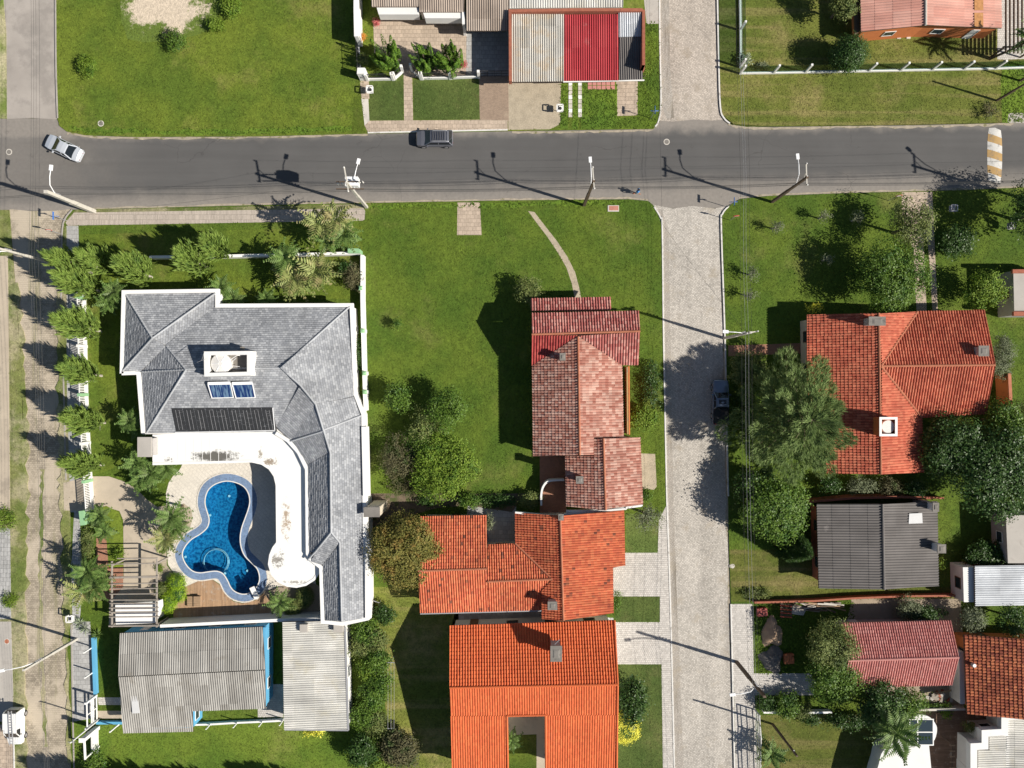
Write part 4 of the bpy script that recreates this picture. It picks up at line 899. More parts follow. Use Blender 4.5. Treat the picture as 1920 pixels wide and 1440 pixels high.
def flat(parent, name, pts, z, t, mat, holes=()):
    f = lambda L: [(P(p[0], p[1], z).x, P(p[0], p[1], z).y) for p in L]
    mb = MB(); mb.prism(f(pts), z - t, z, [f(h) for h in holes]); return mb.build(name, MAT[mat] if isinstance(mat, str) else mat, parent)
G_, FW, FD = MAT['glass'], MAT['frame_white'], MAT['frame_wood']

# --- the slate mansion
hm = house('mansion', 'large white mansion with a many-hipped grey slate roof and solar panels', 470, 720)
e = 3.5
faces = [
    [(236, 552, e), (402, 550, e), (286, 634, 5.6)],
    [(236, 552, e), (286, 634, 5.6), (229, 696, e)],
    [(286, 634, 5.6), (404, 550, 3.6), (403, 574, 3.5), (312, 648, 5.2)], [(286, 634, 5.6), (312, 648, 5.2), (264, 696, 3.65), (229, 698, 3.5)],
    [(312, 648, 5.1), (349, 693, 6.3), (275, 811, e), (264, 697, e)],
    [(312, 647, 5.2), (402, 574, e), (658, 573, e), (527, 690, 6.3), (349, 692, 6.3)],
    [(527, 690, 6.3), (658, 573, e), (664, 743, e), (592, 758, 5.7), (563, 722, 6.0)],
    [(592, 758, 5.6), (664, 744, e), (678, 779, e), (607, 807, 5.5)],
    [(607, 808, 5.45), (678, 780, e), (682, 900, e), (687, 1158, e), (641, 1166, 4.72), (637, 1017, 4.75), (621, 998, 5.15), (619.5, 849, 5.2)],
    [(349, 693, 6.3), (527, 691, 6.3), (563, 723, 5.55), (519, 798, 3.8), (516, 809, e), (275, 812, e)],
    [(563, 723, 5.8), (592, 758, 5.7), (545, 826, 3.6), (519, 799, 3.7)],
    [(592, 759, 5.6), (606, 808, 5.45), (545, 826, 3.6)],
    [(607, 809, 5.45), (619, 848, 5.2), (576, 871, 3.55), (546, 828, 3.6)],
    [(619, 849, 5.2), (621, 998, 5.15), (592, 1034, 4.1), (577, 1036, 3.6), (576, 872, 3.55)],
    [(621, 998, 5.15), (637, 1017, 4.75), (604, 1059, 3.75), (584, 1052, 3.7), (592, 1034, 4.1)],
    [(638, 1018, 4.75), (641, 1165, 4.72), (607, 1163, 3.55), (604, 1060, 3.65)]]
ridges = [[(236, 552, e + .06), (286, 634, 5.65)], [(286, 634, 5.65), (404, 550, 3.65)], [(286, 634, 5.65), (229, 697, e + .06)], [(312, 648, 5.15), (349, 693, 6.33)],
          [(349, 693, 6.33), (275, 812, e + .05)], [(349, 692, 6.33), (527, 690, 6.33)], [(527, 690, 6.33), (658, 573, e + .06)], [(527, 690, 6.33), (563, 722, 6.03), (592, 758, 5.75), (607, 808, 5.5), (619.5, 849, 5.25), (621, 998, 5.2), (637, 1017, 4.8), (641, 1165, 4.77)],
          [(607, 808, 5.5), (545, 827, 3.65)], [(621, 998, 5.2), (592, 1034, 4.15), (577, 1050, 3.7)], [(264, 697, 3.6), (349, 693, 6.3)], [(607, 806, 5.5), (678, 779, e + .05)]]
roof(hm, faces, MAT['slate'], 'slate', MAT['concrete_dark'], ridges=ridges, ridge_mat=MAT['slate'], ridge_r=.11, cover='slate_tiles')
outl = [(231, 546), (409, 543), (409, 572), (661, 569), (668, 738), (684, 778), (690, 945), (693, 1162), (645, 1172), (604, 1165), (601, 1062), (580, 1046), (574, 1034), (573, 872), (545, 830), (517, 812), (266, 814), (258, 700), (224, 701)]
walls(hm, outl, 3.4, MAT['wall_white'], G_, FW, d=.35)
flat(hm, 'ceiling_slab', [(p[0], p[1]) for p in outl], 3.38, .15, 'wall_white')
beam_run(hm, 'gutter_parapet', [(228, 700), (231.5, 547.5), (407, 545), (407, 573), (659, 572), (666, 738), (681, 777), (684, 1000), (688, 1160), (642, 1170), (605, 1166), (602, 1064), (584, 1050), (577, 1038), (575.5, 880), (560, 848), (540, 826), (517, 812)], 3.72, .42, .36, 'white')
beam_run(hm, 'gutter_parapet', [(228, 700), (259, 699), (268, 812)], 3.72, .42, .36, 'white')
beam_run(hm, 'parapet_wall', [(684, 800), (687, 930)], 3.9, .75, .5, 'white')
beam_run(hm, 'parapet_wall', [(690, 1010), (690, 1160)], 3.9, .65, .5, 'white')
# pool canopy
can = [(286, 815), (516, 808), (533, 816), (550, 832), (563, 850), (572, 872), (574, 890), (575, 1030), (580, 1044), (592, 1056), (600, 1064), (599, 1074), (590, 1088), (574, 1098), (556, 1102), (538, 1100), (520, 1091), (508, 1077), (502.5, 1058), (505, 1040), (511, 1026), (518, 1017), (517, 910), (513, 893), (504, 880), (490, 871), (472, 867), (286, 872)]
def canopy_mat():
    m, nt, b, pos = start('canopy', .7, .3)
    st = mth(nt, 'MULTIPLY', ramp(nt, noise(nt, pos, .55, 7.0, .72), .54, .64), .0)
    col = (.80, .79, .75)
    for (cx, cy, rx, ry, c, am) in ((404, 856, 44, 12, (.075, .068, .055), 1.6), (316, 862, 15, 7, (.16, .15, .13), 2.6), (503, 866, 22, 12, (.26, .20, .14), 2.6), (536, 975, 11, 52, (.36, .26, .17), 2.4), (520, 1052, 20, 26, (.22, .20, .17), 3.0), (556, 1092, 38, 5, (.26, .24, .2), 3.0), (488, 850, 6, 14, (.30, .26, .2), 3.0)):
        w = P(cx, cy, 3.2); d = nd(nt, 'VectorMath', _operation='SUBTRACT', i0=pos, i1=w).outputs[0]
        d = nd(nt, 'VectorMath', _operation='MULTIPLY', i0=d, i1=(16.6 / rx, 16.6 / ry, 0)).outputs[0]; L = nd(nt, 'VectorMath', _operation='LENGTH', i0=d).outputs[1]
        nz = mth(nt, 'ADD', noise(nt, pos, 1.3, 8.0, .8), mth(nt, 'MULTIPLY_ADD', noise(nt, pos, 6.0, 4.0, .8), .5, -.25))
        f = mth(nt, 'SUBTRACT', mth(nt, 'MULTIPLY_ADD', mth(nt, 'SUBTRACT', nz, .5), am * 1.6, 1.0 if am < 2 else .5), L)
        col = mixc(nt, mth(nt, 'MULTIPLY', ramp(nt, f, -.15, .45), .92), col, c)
    nt.links.new(col, b.inputs['Base Color']); return m
MAT['canopy'] = canopy_mat()
cn = flat(hm, 'pool_canopy', can, 3.2, .28, MAT['canopy'])
for k in range(9):
    x = 318 + k * 15.2; mb = MB(); mb.bar(P(x, 812, 3.205), P(x + 1, 870, 3.205), .05, .03); mb.build('seam', MAT['white'], cn)
cl = flat(hm, 'canopy_rim', offset_loop(can, 0.2), 3.25, .05, 'white', [offset_loop(can, -4.5)])
for (x, y) in ((520, 1085), (590, 1080), (510, 1035), (522, 960), (516, 890), (440, 866), (360, 868), (295, 866)):
    c = P(x, y, 3.2); mb = MB(); mb.cyl((c.x + (.6 if x > 500 else 0), c.y + .5, .11), .13, 2.85, 10); mb.build('column', MAT['wall_white'], hm)
# stone chimney by the canopy
c = P(272, 838, 4.4); k = (H - 4.4) / F
mb = MB(); mb.box((c.x + .2, c.y, 2.25), (24 * k * .92, 35 * k * .92, 4.3)); ch = mb.build('chimney', MAT['wall_grey'], hm)
mb = MB(); mb.box((c.x, c.y, 4.5), (26 * k, 37 * k, .14)); mb.build('chimney_cap', MAT['concrete'], ch)
# water tank in its box on the ridge
bx = [(382, 659), (470, 658), (470, 704), (383, 706)]
tb = flat(hm, 'tank_box', bx, 7.6, 1.75, 'wall_white', [[(391, 666), (463, 665), (463, 697), (392, 699)]])
flat(hm, 'tank_floor', [(390, 664), (464, 664), (464, 699), (391, 700)], 6.4, .1, 'concrete_dark')
c = P(414, 682, 7.3); mb = MB(); mb.cyl((c.x, c.y, 6.4), 1.0, .85, 24, 1.06); mb.cyl((c.x, c.y, 7.25), 1.1, .10, 24, 1.02); mb.cyl((c.x, c.y, 7.35), 1.0, .14, 24, .25); tk = mb.build('water_tank', MAT['ceramic'], hm)
mb = MB()
for i in range(6): a = i * math.pi / 3; mb.bar((c.x + .2 * math.cos(a), c.y + .2 * math.sin(a), 7.5), (c.x + .98 * math.cos(a), c.y + .98 * math.sin(a), 7.38), .05, .04)
mb.build('tank_rib', MAT['lamp'], tk)
mb = MB(); mb.tube([(c.x + .9, c.y + .4, 7.1), (c.x + 1.7, c.y + .9, 7.2), (c.x + 1.9, c.y + .9, 6.5)], .035); mb.tube([(c.x + .9, c.y - .2, 7.0), (c.x + 1.9, c.y - .3, 7.0)], .03); mb.tube([(c.x + 1.1, c.y + .2, 7.0), (c.x + 1.6, c.y + .6, 7.25)], .03); mb.build('pipe', MAT['lamp'], hm)
mb = MB(); A = P(378, 676, 8.6); mb.tube([P(383, 660, 7.6), A], .02); mb.tube([A - Vector((.5, .2, 0)), A + Vector((.5, .2, 0))], .015); mb.build('antenna', MAT['metal_grey'], hm)
flat(hm, 'roof_vent', [(450, 650), (454, 650), (454, 655), (450, 655)], 6.6, .8, 'concrete_dark')
# solar collectors and pool heating mats, each panel a piece
def on_plane(fc, px, py, lift=.07):
    a, b, c_ = PL(fc[:3]); n = (b - a).cross(c_ - a).normalized(); n = n if n.z > 0 else -n
    o = Vector((0, 0, H)); d = P(px, py, 0) - o; t = (a - o).dot(n) / d.dot(n); return o + d * t + n * lift
SF = [(349, 693, 6.3), (527, 691, 6.3), (275, 812, e)]
def plate(parent, name, corners, mat, lift, t=.05, fc=SF):
    q = [on_plane(fc, x, y, lift) for x, y in corners]; lo = [p - Vector((0, 0, t)) for p in q]
    mb = MB(); mb.add(q + lo, [(0, 1, 2, 3), (7, 6, 5, 4), (0, 4, 5, 1), (1, 5, 6, 2), (2, 6, 7, 3), (3, 7, 4, 0)])
    return mb.build(name, mat, parent)
MAT['solar_blue'] = glass_mat('solar_blue', (.012, .035, .13), .12)
m, nt, b, pos = start('solar_blue_s', .12, .6)
w = nd(nt, 'VectorMath', _operation='MULTIPLY', i0=pos, i1=(5.5, .35, 1)).outputs[0]
nt.links.new(mixc(nt, ramp(nt, noise(nt, w, 1.0, 3.0), .45, .62), (.010, .030, .12), (.12, .20, .30)), b.inputs['Base Color']); MAT['solar_blue'] = m
MAT['mat_black'] = M('mat_black', (.030, .031, .033), .25, 2.5, .55, .2, 30, (.09, .09, .09), 1.6, (.58, .76))
for (x0, x1, s_) in ((395, 437, 5), (440, 478, 5)):
    q = [on_plane(SF, x0 - 2, 716, .5), on_plane(SF, x1 - 2, 715, .5), on_plane(SF, x1 + 2, 744, .22), on_plane(SF, x0 + 4, 745, .22)]
    lo = [p - Vector((0, 0, .09)) for p in q]; mb = MB(); mb.add(q + lo, [(3, 2, 1, 0), (4, 5, 6, 7), (1, 5, 4, 0), (2, 6, 5, 1), (3, 7, 6, 2), (0, 4, 7, 3)]); pn = mb.build('solar_panel', MAT['solar_blue'], hm)
    mb = MB()
    for i in range(4): mb.bar(q[i] + Vector((0, 0, .02)), q[(i + 1) % 4] + Vector((0, 0, .02)), .10 if i else .32, .05)
    mb.build('panel_frame', MAT['lamp'], pn)
for k in range(9):
    x0 = 322 + k * 21.1; x1 = x0 + 20.2
    pn = plate(hm, 'heating_mat', [(x0 + 8.8, 808), (x1 + 8.8, 807.5), (x1, 765 - k * .2), (x0, 765 - k * .2)], MAT['mat_black'], .10)
    for t in (.33, .66):
        mb = MB(); mb.bar(on_plane(SF, x0 + (x1 - x0) * t + 1, 768, .115), on_plane(SF, x0 + 8.3 + (x1 - x0) * t, 805, .115), .025, .02); mb.build('seam', MAT['metal_grey'], pn)
mb = MB(); mb.bar(on_plane(SF, 329, 810, .14), on_plane(SF, 516, 806, .14), .07, .07); mb.bar(on_plane(SF, 516, 806, .14), on_plane(SF, 512, 764, .14), .07, .07); mb.build('pipe', MAT['lamp'], hm)
# neighbouring chimney block on the boundary
hb = thing('barbecue_chimney', 'square stone topped chimney straddling the garden wall between the lots', 'chimney', P(700, 950, .1))
c = P(697, 960, 4.6); mb = MB(); mb.box((c.x + .2, c.y + .1, 2.3), (1.5, 1.0, 4.5)); mb.build('shaft', MAT['wall_cream'], hb); mb = MB(); mb.box((c.x, c.y, 4.6), (1.8, 1.1, .14)); mb.build('cap', MAT['concrete_dark'], hb)

# --- pink brown tiled house in the middle
h2 = house('tiled_house', 'long house with weathered pink and brown clay tiles in the middle', 1080, 740)
f_rib = [[(995, 560, 3.0), (1145, 557, 3.0), (1146, 582, 3.6), (996, 584, 3.6)], [(997, 587, 4.4), (1198, 583, 4.4), (1200, 621, 5.2), (997, 627, 5.2)],
         [(1085, 629, 5.2), (1200, 622, 5.2), (1197, 684, 3.3), (1166, 684, 3.3)]]
f_red = [[(997, 628, 5.2), (1083, 628, 5.2), (997, 685, 3.2)]]
f_br = [[(1083, 631, 5.2), (1086, 853, 5.2), (1000, 855, 3.2), (998, 686, 3.2)], [(1085, 631, 5.2), (1166, 685, 3.4), (1169, 818, 3.4), (1113, 820, 4.6), (1113, 853, 4.6), (1087, 853, 5.2)],
        [(1113, 822, 4.2), (1131, 822, 4.6), (1135, 957, 4.6), (1062, 949, 3.05), (1060, 855, 3.0), (1113, 855, 4.2)], [(1132, 822, 4.6), (1200, 820, 3.2), (1205, 945, 3.2), (1136, 954, 4.6)]]
rr = roof(h2, f_rib, MAT['tile_redrib'], 'barrel', MAT['terracotta'], ridges=[[(997, 627, 5.24), (1200, 621, 5.24)]], ridge_mat=MAT['terracotta'])
roof(h2, f_red, tile_mat('tile_darkred', [(.26, .035, .035), (.30, .05, .045), (.36, .075, .06)]), 'barrel', MAT['terracotta'])
roof(h2, f_br, MAT['tile_pinkbrown'], 'barrel', MAT['terracotta'], ridges=[[(1084, 631, 5.26), (1087, 853, 5.26)], [(1131.5, 822, 4.66), (1135.5, 956, 4.66)]], ridge_mat=MAT['terracotta'])
walls(h2, [(997, 587), (1197, 584), (1195, 683), (1166, 686), (1168, 818), (1199, 821), (1203, 945), (1062, 949), (1060, 856), (1001, 854)], 3.3, MAT['wall_cream'], G_, FD)
chimney(h2, 1055, 669, 6.0, 11, 14, 1.9, 'brick_wall'); chimney(h2, 1087, 900, 5.6, 14, 14, 2.0, 'brick_wall')
beam_run(h2, 'fascia', [(1062, 959), (1135, 957), (1205, 948)], 3.4, .22, .4, 'white')
mb = MB(); mb.bar(P(1176, 688, 3.0), P(1177, 814, 3.0), .16, .14); mb.build('gutter', MAT['paint_yellow'], h2)
mb = MB(); mb.run(XY([(1172, 688), (1173, 812)]), .1, 2.9, .12); mb.build('side_wall', MAT['wall_orange'], h2)

# --- red orange tiled house
h3 = house('tiled_house', 'low house with orange tiles speckled black and a U-shaped plan', 960, 1070)
f = [[(789, 968, 3.1), (912, 966, 3.1), (913, 1066, 4.8), (784, 1070, 4.8)], [(784, 1071, 4.8), (913, 1067, 4.8), (916, 1146, 3.1), (788, 1149, 3.1)],
     [(914, 1091, 4.35), (1036, 1087, 4.4), (1016, 1107, 3.95), (1015, 1143, 3.1), (915, 1146, 3.1)], [(915, 1021, 3.1), (966, 1019, 3.1), (1036, 1085, 4.4), (914, 1090, 4.4)],
     [(966, 961, 3.1), (1050, 967, 4.9), (1056, 1163, 4.9), (1016, 1160, 4.1), (1016, 1107, 4.1), (1036, 1087, 4.55), (966, 1019, 3.1)],
     [(1051, 967, 4.9), (1170, 957, 3.2), (1172, 1060, 3.2), (1149, 1064, 3.5), (1150, 1149, 3.5), (1057, 1163, 4.9)]]
roof(h3, f, MAT['tile_orange'], 'barrel_small', MAT['terracotta'], ridges=[[(784, 1070.5, 4.86), (913, 1066.5, 4.86)], [(914, 1090.5, 4.46), (1036, 1086, 4.5)], [(1050.5, 966, 4.96), (1056.5, 1163, 4.96)], [(966, 1019, 3.2), (1036, 1086, 4.5)]], ridge_mat=MAT['terracotta'])
walls(h3, [(790, 969), (912, 967), (914, 1022), (966, 1020), (966, 964), (1168, 960), (1170, 1060), (1148, 1063), (1149, 1148), (1058, 1160), (1016, 1158), (1014, 1142), (790, 1147)], 3.1, MAT['wall_cream'], G_, FD)
chimney(h3, 1036, 1136, 5.9, 18, 16, 1.9)
beam_run(h3, 'fire_wall', [(966, 961), (1050, 970), (1062, 964), (1175, 954)], 5.0 - 1.5, .2, .5, 'wall_white'); chimney(h3, 1052, 970, 5.3, 10, 12, .8)
mb = MB(); mb.bar(P(788, 1151, 3.05), P(1015, 1145, 3.05), .12, .10); mb.build('gutter', MAT['metal_grey'], h3)

# --- bright orange house with the courtyard
h4 = house('tiled_house', 'big bright orange tiled house with a chimney and a courtyard slot', 1000, 1310)
z1 = 5.36
f = [[(843, 1173, 3.7), (1152, 1163, 3.7), (1158, 1283, 6.1), (843, 1289, 6.1)]]
f2 = [[(843, 1290, 6.1), (1158, 1284, 6.1), (1158, 1340, 5.33), (845, 1342, 5.38)], [(845, 1342, 5.38), (950, 1341.5, 5.37), (952, 1463, 3.6), (848, 1463, 3.6)], [(1023, 1340.5, 5.35), (1158, 1340, 5.33), (1156, 1463, 3.6), (1024, 1463, 3.6)]]
roof(h4, f2, MAT['tile_new'], 'barrel_low', MAT['terracotta'])
roof(h4, f, MAT['tile_new'], 'barrel', MAT['terracotta'], ridges=[[(843, 1289.5, 6.16), (1158, 1283.5, 6.16)], [(1158, 1284, 6.14), (1156, 1463, 3.65)], [(1152, 1163, 3.75), (1158, 1283, 6.14)], [(950.5, 1342, 5.4), (952.5, 1463, 3.64)], [(1023, 1341, 5.4), (1024, 1463, 3.64)], [(950, 1342, 5.4), (1023, 1340.5, 5.4)]], ridge_mat=MAT['tile_new'])
walls(h4, [(845, 1176), (1150, 1166), (1153, 1460), (1026, 1460), (1025, 1345), (948, 1346), (950, 1460), (850, 1460)], 3.6, MAT['wall_white'], G_, FD)
chimney(h4, 1043, 1226, 7.4, 22, 30, 2.2); mb = MB(); A = P(1040, 1208, 7.4); mb.tube([A, A + Vector((.5, .6, .3))], .04); mb.build('antenna', MAT['metal_grey'], h4)

# --- red tiled house to the east
h5 = house('tiled_house', 'cross gabled red tiled house right of the tall pine', 1680, 720)
f = [[(1513, 590, 2.9), (1647, 587, 5.2), (1651, 889, 5.2), (1548, 888, 3.45), (1547, 790, 3.45), (1513, 790, 2.9)], [(1648, 588, 5.2), (1720, 584, 3.1), (1652, 686, 5.1)], [(1652, 687, 5.1), (1728, 783, 3.0), (1731, 886, 3.0), (1652, 889, 5.2)],
     [(1720, 584, 3.1), (1846, 581, 3.1), (1865, 684, 5.0), (1653, 686, 5.1)], [(1653, 687, 5.1), (1865, 686, 5.0), (1848, 776, 3.2), (1727, 783, 3.1)]]
roof(h5, f, MAT['tile_east'], 'barrel', MAT['terracotta'], ridges=[[(1647.5, 587, 5.26), (1651.5, 889, 5.26)], [(1653, 686.5, 5.16), (1865, 684.5, 5.06)], [(1720, 584, 3.15), (1652, 686, 5.16)], [(1652, 687, 5.16), (1728, 783, 3.1)]], ridge_mat=MAT['terracotta'])
walls(h5, [(1515, 592), (1845, 584), (1846, 774), (1730, 784), (1730, 885), (1550, 886), (1549, 792), (1515, 790)], 3.0, MAT['wall_cream'], G_, FD)
chimney(h5, 1645, 602, 6.4, 32, 17, 1.7); chimney(h5, 1845, 658, 5.6, 20, 20, 1.5)
flat(h5, 'tank_box', [(1650, 783), (1682, 783), (1682, 817), (1650, 817)], 6.6, 1.9, 'wall_orange', [[(1653, 787), (1679, 787), (1679, 813), (1653, 813)]])
flat(h5, 'tank_rim', [(1649, 782), (1683, 782), (1683, 818), (1649, 818)], 6.68, .08, 'white', [[(1653.5, 786.5), (1678.5, 786.5), (1678.5, 813.5), (1653.5, 813.5)]])
c = P(1666, 800, 6.5); mb = MB(); mb.cyl((c.x, c.y, 5.4), .70, .9, 22, .76); mb.cyl((c.x, c.y, 6.3), .77, .12, 22, .68); mb.build('water_tank', MAT['ceramic'], h5)

# --- dark sheet roof cottage
h6 = house('cottage', 'cottage under a dark grey corrugated sheet roof', 1645, 1022)
f = [[(1531, 945, 2.9), (1654, 945, 3.9), (1657, 1105, 3.9), (1535, 1103, 2.9)], [(1655, 945, 3.9), (1757, 940, 2.9), (1759, 1098, 2.8), (1658, 1105, 3.9)]]
roof(h6, f, MAT['sheet_dark'], 'wave_big', MAT['wood_dark'], ridges=[[(1654.5, 945, 3.98), (1657.5, 1105, 3.98)]], ridge_mat=MAT['sheet_dark'], cover='roof_sheets')
walls(h6, [(1534, 948), (1755, 943), (1756, 1096), (1538, 1100)], 2.9, MAT['brick_wall'], G_, FD)
MAT['poly_white'] = M('poly_white', (.60, .60, .59), .05, 2, .5)
mb = MB(); q = [P(x, y, 3.60) for x, y in ((1705, 963), (1729, 962), (1730, 981), (1704, 982))]; q = [p + Vector((0, 0, -.022 * i * 0)) for i, p in enumerate(q)]; lo = [p - Vector((0, 0, .1)) for p in q]; mb.add(q + lo, [(3, 2, 1, 0), (4, 5, 6, 7), (1, 5, 4, 0), (2, 6, 5, 1), (3, 7, 6, 2), (0, 4, 7, 3)]); mb.build('skylight_sheet', MAT['poly_white'], h6)
for (x, y) in ((1755, 951), (1766, 1029)): chimney(h6, x, y, 4.4, 12 + (x > 1760) * 4, 17, 4.2, 'wall_white', name='chimney')

# --- pink roof cottage and rust red roof
h7 = house('cottage', 'small cottage with a pinkish red metal tile roof behind the yard trees', 1690, 1228)
f = [[(1577, 1168, 3.0), (1782, 1163, 3.0), (1797, 1232, 4.4), (1590, 1238, 4.4)], [(1590, 1239, 4.4), (1797, 1233, 4.4), (1784, 1284, 3.0), (1580, 1290, 3.0)]]
roof(h7, f, MAT['tile_pink'], 'barrel_small', MAT['terracotta'], ridges=[[(1590, 1238.5, 4.46), (1797, 1232.5, 4.46)]], ridge_mat=MAT['tile_pink'])
walls(h7, [(1582, 1172), (1778, 1167), (1781, 1281), (1586, 1286)], 3.0, MAT['wall_grey'], G_, FW)
h8 = house('tiled_house', 'house with dark rust red tiles at the right edge', 1880, 1268)
roof(h8, [[(1807, 1190, 3.0), (2010, 1205, 6.2), (2010, 1358, 6.2), (1813, 1338, 3.0)]], MAT['tile_rust'], 'romana', MAT['wood_dark'])
walls(h8, [(1812, 1195), (2000, 1200), (2000, 1352), (1817, 1335)], 3.0, MAT['wall_orange'], G_, FD)
mb = MB(); A = P(1827, 1248, 3.7); mb.cyl(A - Vector((0, 0, .3)), .25, .35, 12, .2); mb.build('roof_vent', MAT['metal_grey'], h8)
# --- white stepped house, bottom right
h9 = house('flat_roof_house', 'white stepped parapet house with a grey sheet roof at the bottom right corner', 1900, 1420)
roof(h9, [[(1833, 1406, 3.25), (1886, 1406, 3.05), (1886, 1520, 3.05), (1833, 1520, 3.25)], [(1854, 1381, 3.2), (1886, 1380, 3.05), (1886, 1406, 3.05), (1854, 1406, 3.2)], [(1887, 1350, 3.0), (2000, 1349, 3.4), (2000, 1520, 3.4), (1887, 1520, 3.0)]], MAT['sheet_pale'], 'wave', MAT['concrete'], cover='roof_sheets')
beam_run(h9, 'parapet', [(1826, 1520), (1826, 1400), (1847, 1399), (1847, 1375), (1884, 1373), (1884, 1344), (2000, 1341)], 3.9, .75, .8, 'wall_white')
walls(h9, [(1822, 1520), (1822, 1396), (1843, 1395), (1843, 1371), (1880, 1369), (1880, 1342), (2000, 1340), (2000, 1520)], 3.2, MAT['wall_white'], G_, FW, d=.25)
h10 = thing('roof_terrace', 'white rounded concrete canopy with four dark skylight panes', 'canopy', P(1735, 1370, .1))
ov = smooth_loop([(1712, 1342), (1740, 1343), (1754, 1357), (1757, 1370), (1752, 1388), (1742, 1398), (1742, 1500), (1640, 1500), (1648, 1432), (1656, 1408), (1676, 1392), (1700, 1376)], 3)
flat(h10, 'slab', ov, 2.9, .3, 'wall_white')
mb = MB(); mb.prism(inset([(P(p[0], p[1], 2.9).x, P(p[0], p[1], 2.9).y) for p in ov], .5), .1, 2.58); mb.build('wall', MAT['wall_white'], h10)
for (x0, x1, y0, y1) in ((1707, 1720, 1350, 1372), (1722, 1749, 1350, 1372), (1707, 1720, 1374, 1396), (1722, 1749, 1374, 1396)):
    f_ = flat(h10, 'skylight', [(x0, y0), (x1, y0), (x1, y1), (x0, y1)], 2.95, .05, 'glass')
flat(h10, 'skylight_frame', [(1705, 1348), (1751, 1348), (1751, 1398), (1705, 1398)], 2.94, .05, 'white')
# --- metal roof shed and brick annex at right edge
h11 = house('shed', 'shed with a silvery corrugated roof and brick side beside the dark bushes', 1870, 1098, 'shed')
roof(h11, [[(1827, 1061, 2.9), (2000, 1058, 2.7), (2000, 1134, 2.7), (1828, 1136, 2.9)]], MAT['sheet_steel'], 'wave', MAT['wood_dark'], cover='roof_sheets')
walls(h11, [(1806, 1062), (2000, 1060), (2000, 1132), (1808, 1132)], 2.7, MAT['wall_white'], G_, FD, d=.15)
h12 = house('shed', 'brick and concrete shed cut by the right edge beside the small tree', 1905, 545, 'shed')
flat(h12, 'roof', [(1900, 506), (2000, 506), (2000, 592), (1902, 592)], 3.0, .15, 'concrete'); flat(h12, 'parapet', [(1899, 505), (2000, 505), (2000, 512), (1899, 512)], 3.3, .32, 'brick_wall'); flat(h12, 'parapet', [(1901, 584), (2000, 584), (2000, 592), (1901, 592)], 3.3, .32, 'brick_wall')
walls(h12, [(1900, 506), (2000, 506), (2000, 592), (1902, 592)], 3.0, MAT['wall_grey'], G_, FD, d=.1)
h13 = house('annex', 'pale grey flat roofed annex at the right edge below the big tree', 1905, 1012, 'annex')
flat(h13, 'roof', [(1886, 966), (2000, 966), (2000, 1056), (1890, 1056)], 3.0, .2, 'concrete'); walls(h13, [(1886, 966), (2000, 966), (2000, 1056), (1890, 1056)], 2.9, MAT['wall_grey'], G_, FW, d=.1)

# --- houses at the top
h14 = house('house', 'white house with a brown ribbed roof behind three junipers', 800, 20)
roof(h14, [[(690, -160, 4.6), (786, -160, 4.6), (786, 13, 2.95), (697, 13, 2.95)], [(787, -160, 4.6), (872, -160, 4.6), (870, 23, 2.9), (787, 23, 2.9)], [(874, -160, 4.6), (955, -160, 4.6), (955, 58, 2.8), (874, 58, 2.8)]], MAT['sheet_brown'], 'wave', MAT['wood_dark'], cover='roof_sheets')
walls(h14, [(698, -150), (870, -150), (866, 18), (786, 16), (784, 8), (702, 8)], 2.9, MAT['wall_white'], G_, FD, d=.2)
for pts in ([(706, 13), (785, 13), (785, 27), (710, 27)], [(793, 23), (868, 23), (868, 34), (797, 34)]): flat(h14, 'canopy', pts, 2.8, 1.25, 'wall_white')
flat(h14, 'pier', [(866, 22), (871.5, 22), (871.5, 45), (866.5, 45)], 2.95, 2.85, 'wall_white')
mb = MB(); mb.run([(P(955, y, 2.5).x, P(955, y, 2.5).y) for y in (-150, 57)], .1, 2.6, .15); mb.build('carport_wall', MAT['wall_white'], h14)
h15 = house('shed', 'garage row with grey, red and steel sheet roofs inside brick parapets', 1080, 90, 'garage')
for fcs, mt, st in (([[(960, 27, 3.2), (1057, 27, 3.2), (1057, 153, 2.85), (958, 154, 2.85)]], 'sheet_stain', 'wave'), ([[(1057.5, 28, 3.22), (1159, 27, 3.22), (1160, 151, 2.87), (1057.5, 152, 2.87)]], 'sheet_red', 'wave'), ([[(1160, 22, 3.3), (1203, 21, 3.3), (1203.8, 69, 3.13), (1160.4, 70, 3.13)]], 'sheet_steel', 'wave'), ([[(1160.4, 70.3, 3.12), (1203.8, 69.3, 3.12), (1205, 149, 2.85), (1161, 151, 2.85)]], 'sheet_dark', 'wave')):
    roof(h15, fcs, MAT[mt], st, MAT['wood_dark'], cover='roof_sheets')
walls(h15, [(960, 22), (1206, 20), (1204, 126), (960, 128)], 2.8, MAT['brick_wall'], G_, FD, d=.3)
beam_run(h15, 'parapet', [(957, 152), (956.5, 20), (1080, 18), (1205, 18)], 3.7, .32, .9, 'brick_wall')
A, B, C_ = P(1206, 18, 3.4), P(1206, 122, 4.4), P(1206, 128, 2.9); mb = MB()
for p, q, za, zb in (((1207, 18), (1207, 122), 3.5, 4.5), ((1207, 122), (1206, 130), 4.5, 3.2)):
    a, b = P(p[0], p[1], za), P(q[0], q[1], zb); w_ = .16
    mb.add([(a.x - w_, a.y, 2.4), (a.x + w_, a.y, 2.4), (a.x + w_, a.y, za), (a.x - w_, a.y, za), (b.x - w_, b.y, 2.4), (b.x + w_, b.y, 2.4), (b.x + w_, b.y, zb), (b.x - w_, b.y, zb)], [(0, 1, 2, 3), (7, 6, 5, 4), (3, 2, 6, 7), (4, 5, 1, 0), (1, 5, 6, 2), (0, 3, 7, 4)])
mb.build('gable_parapet', MAT['brick_wall'], h15)
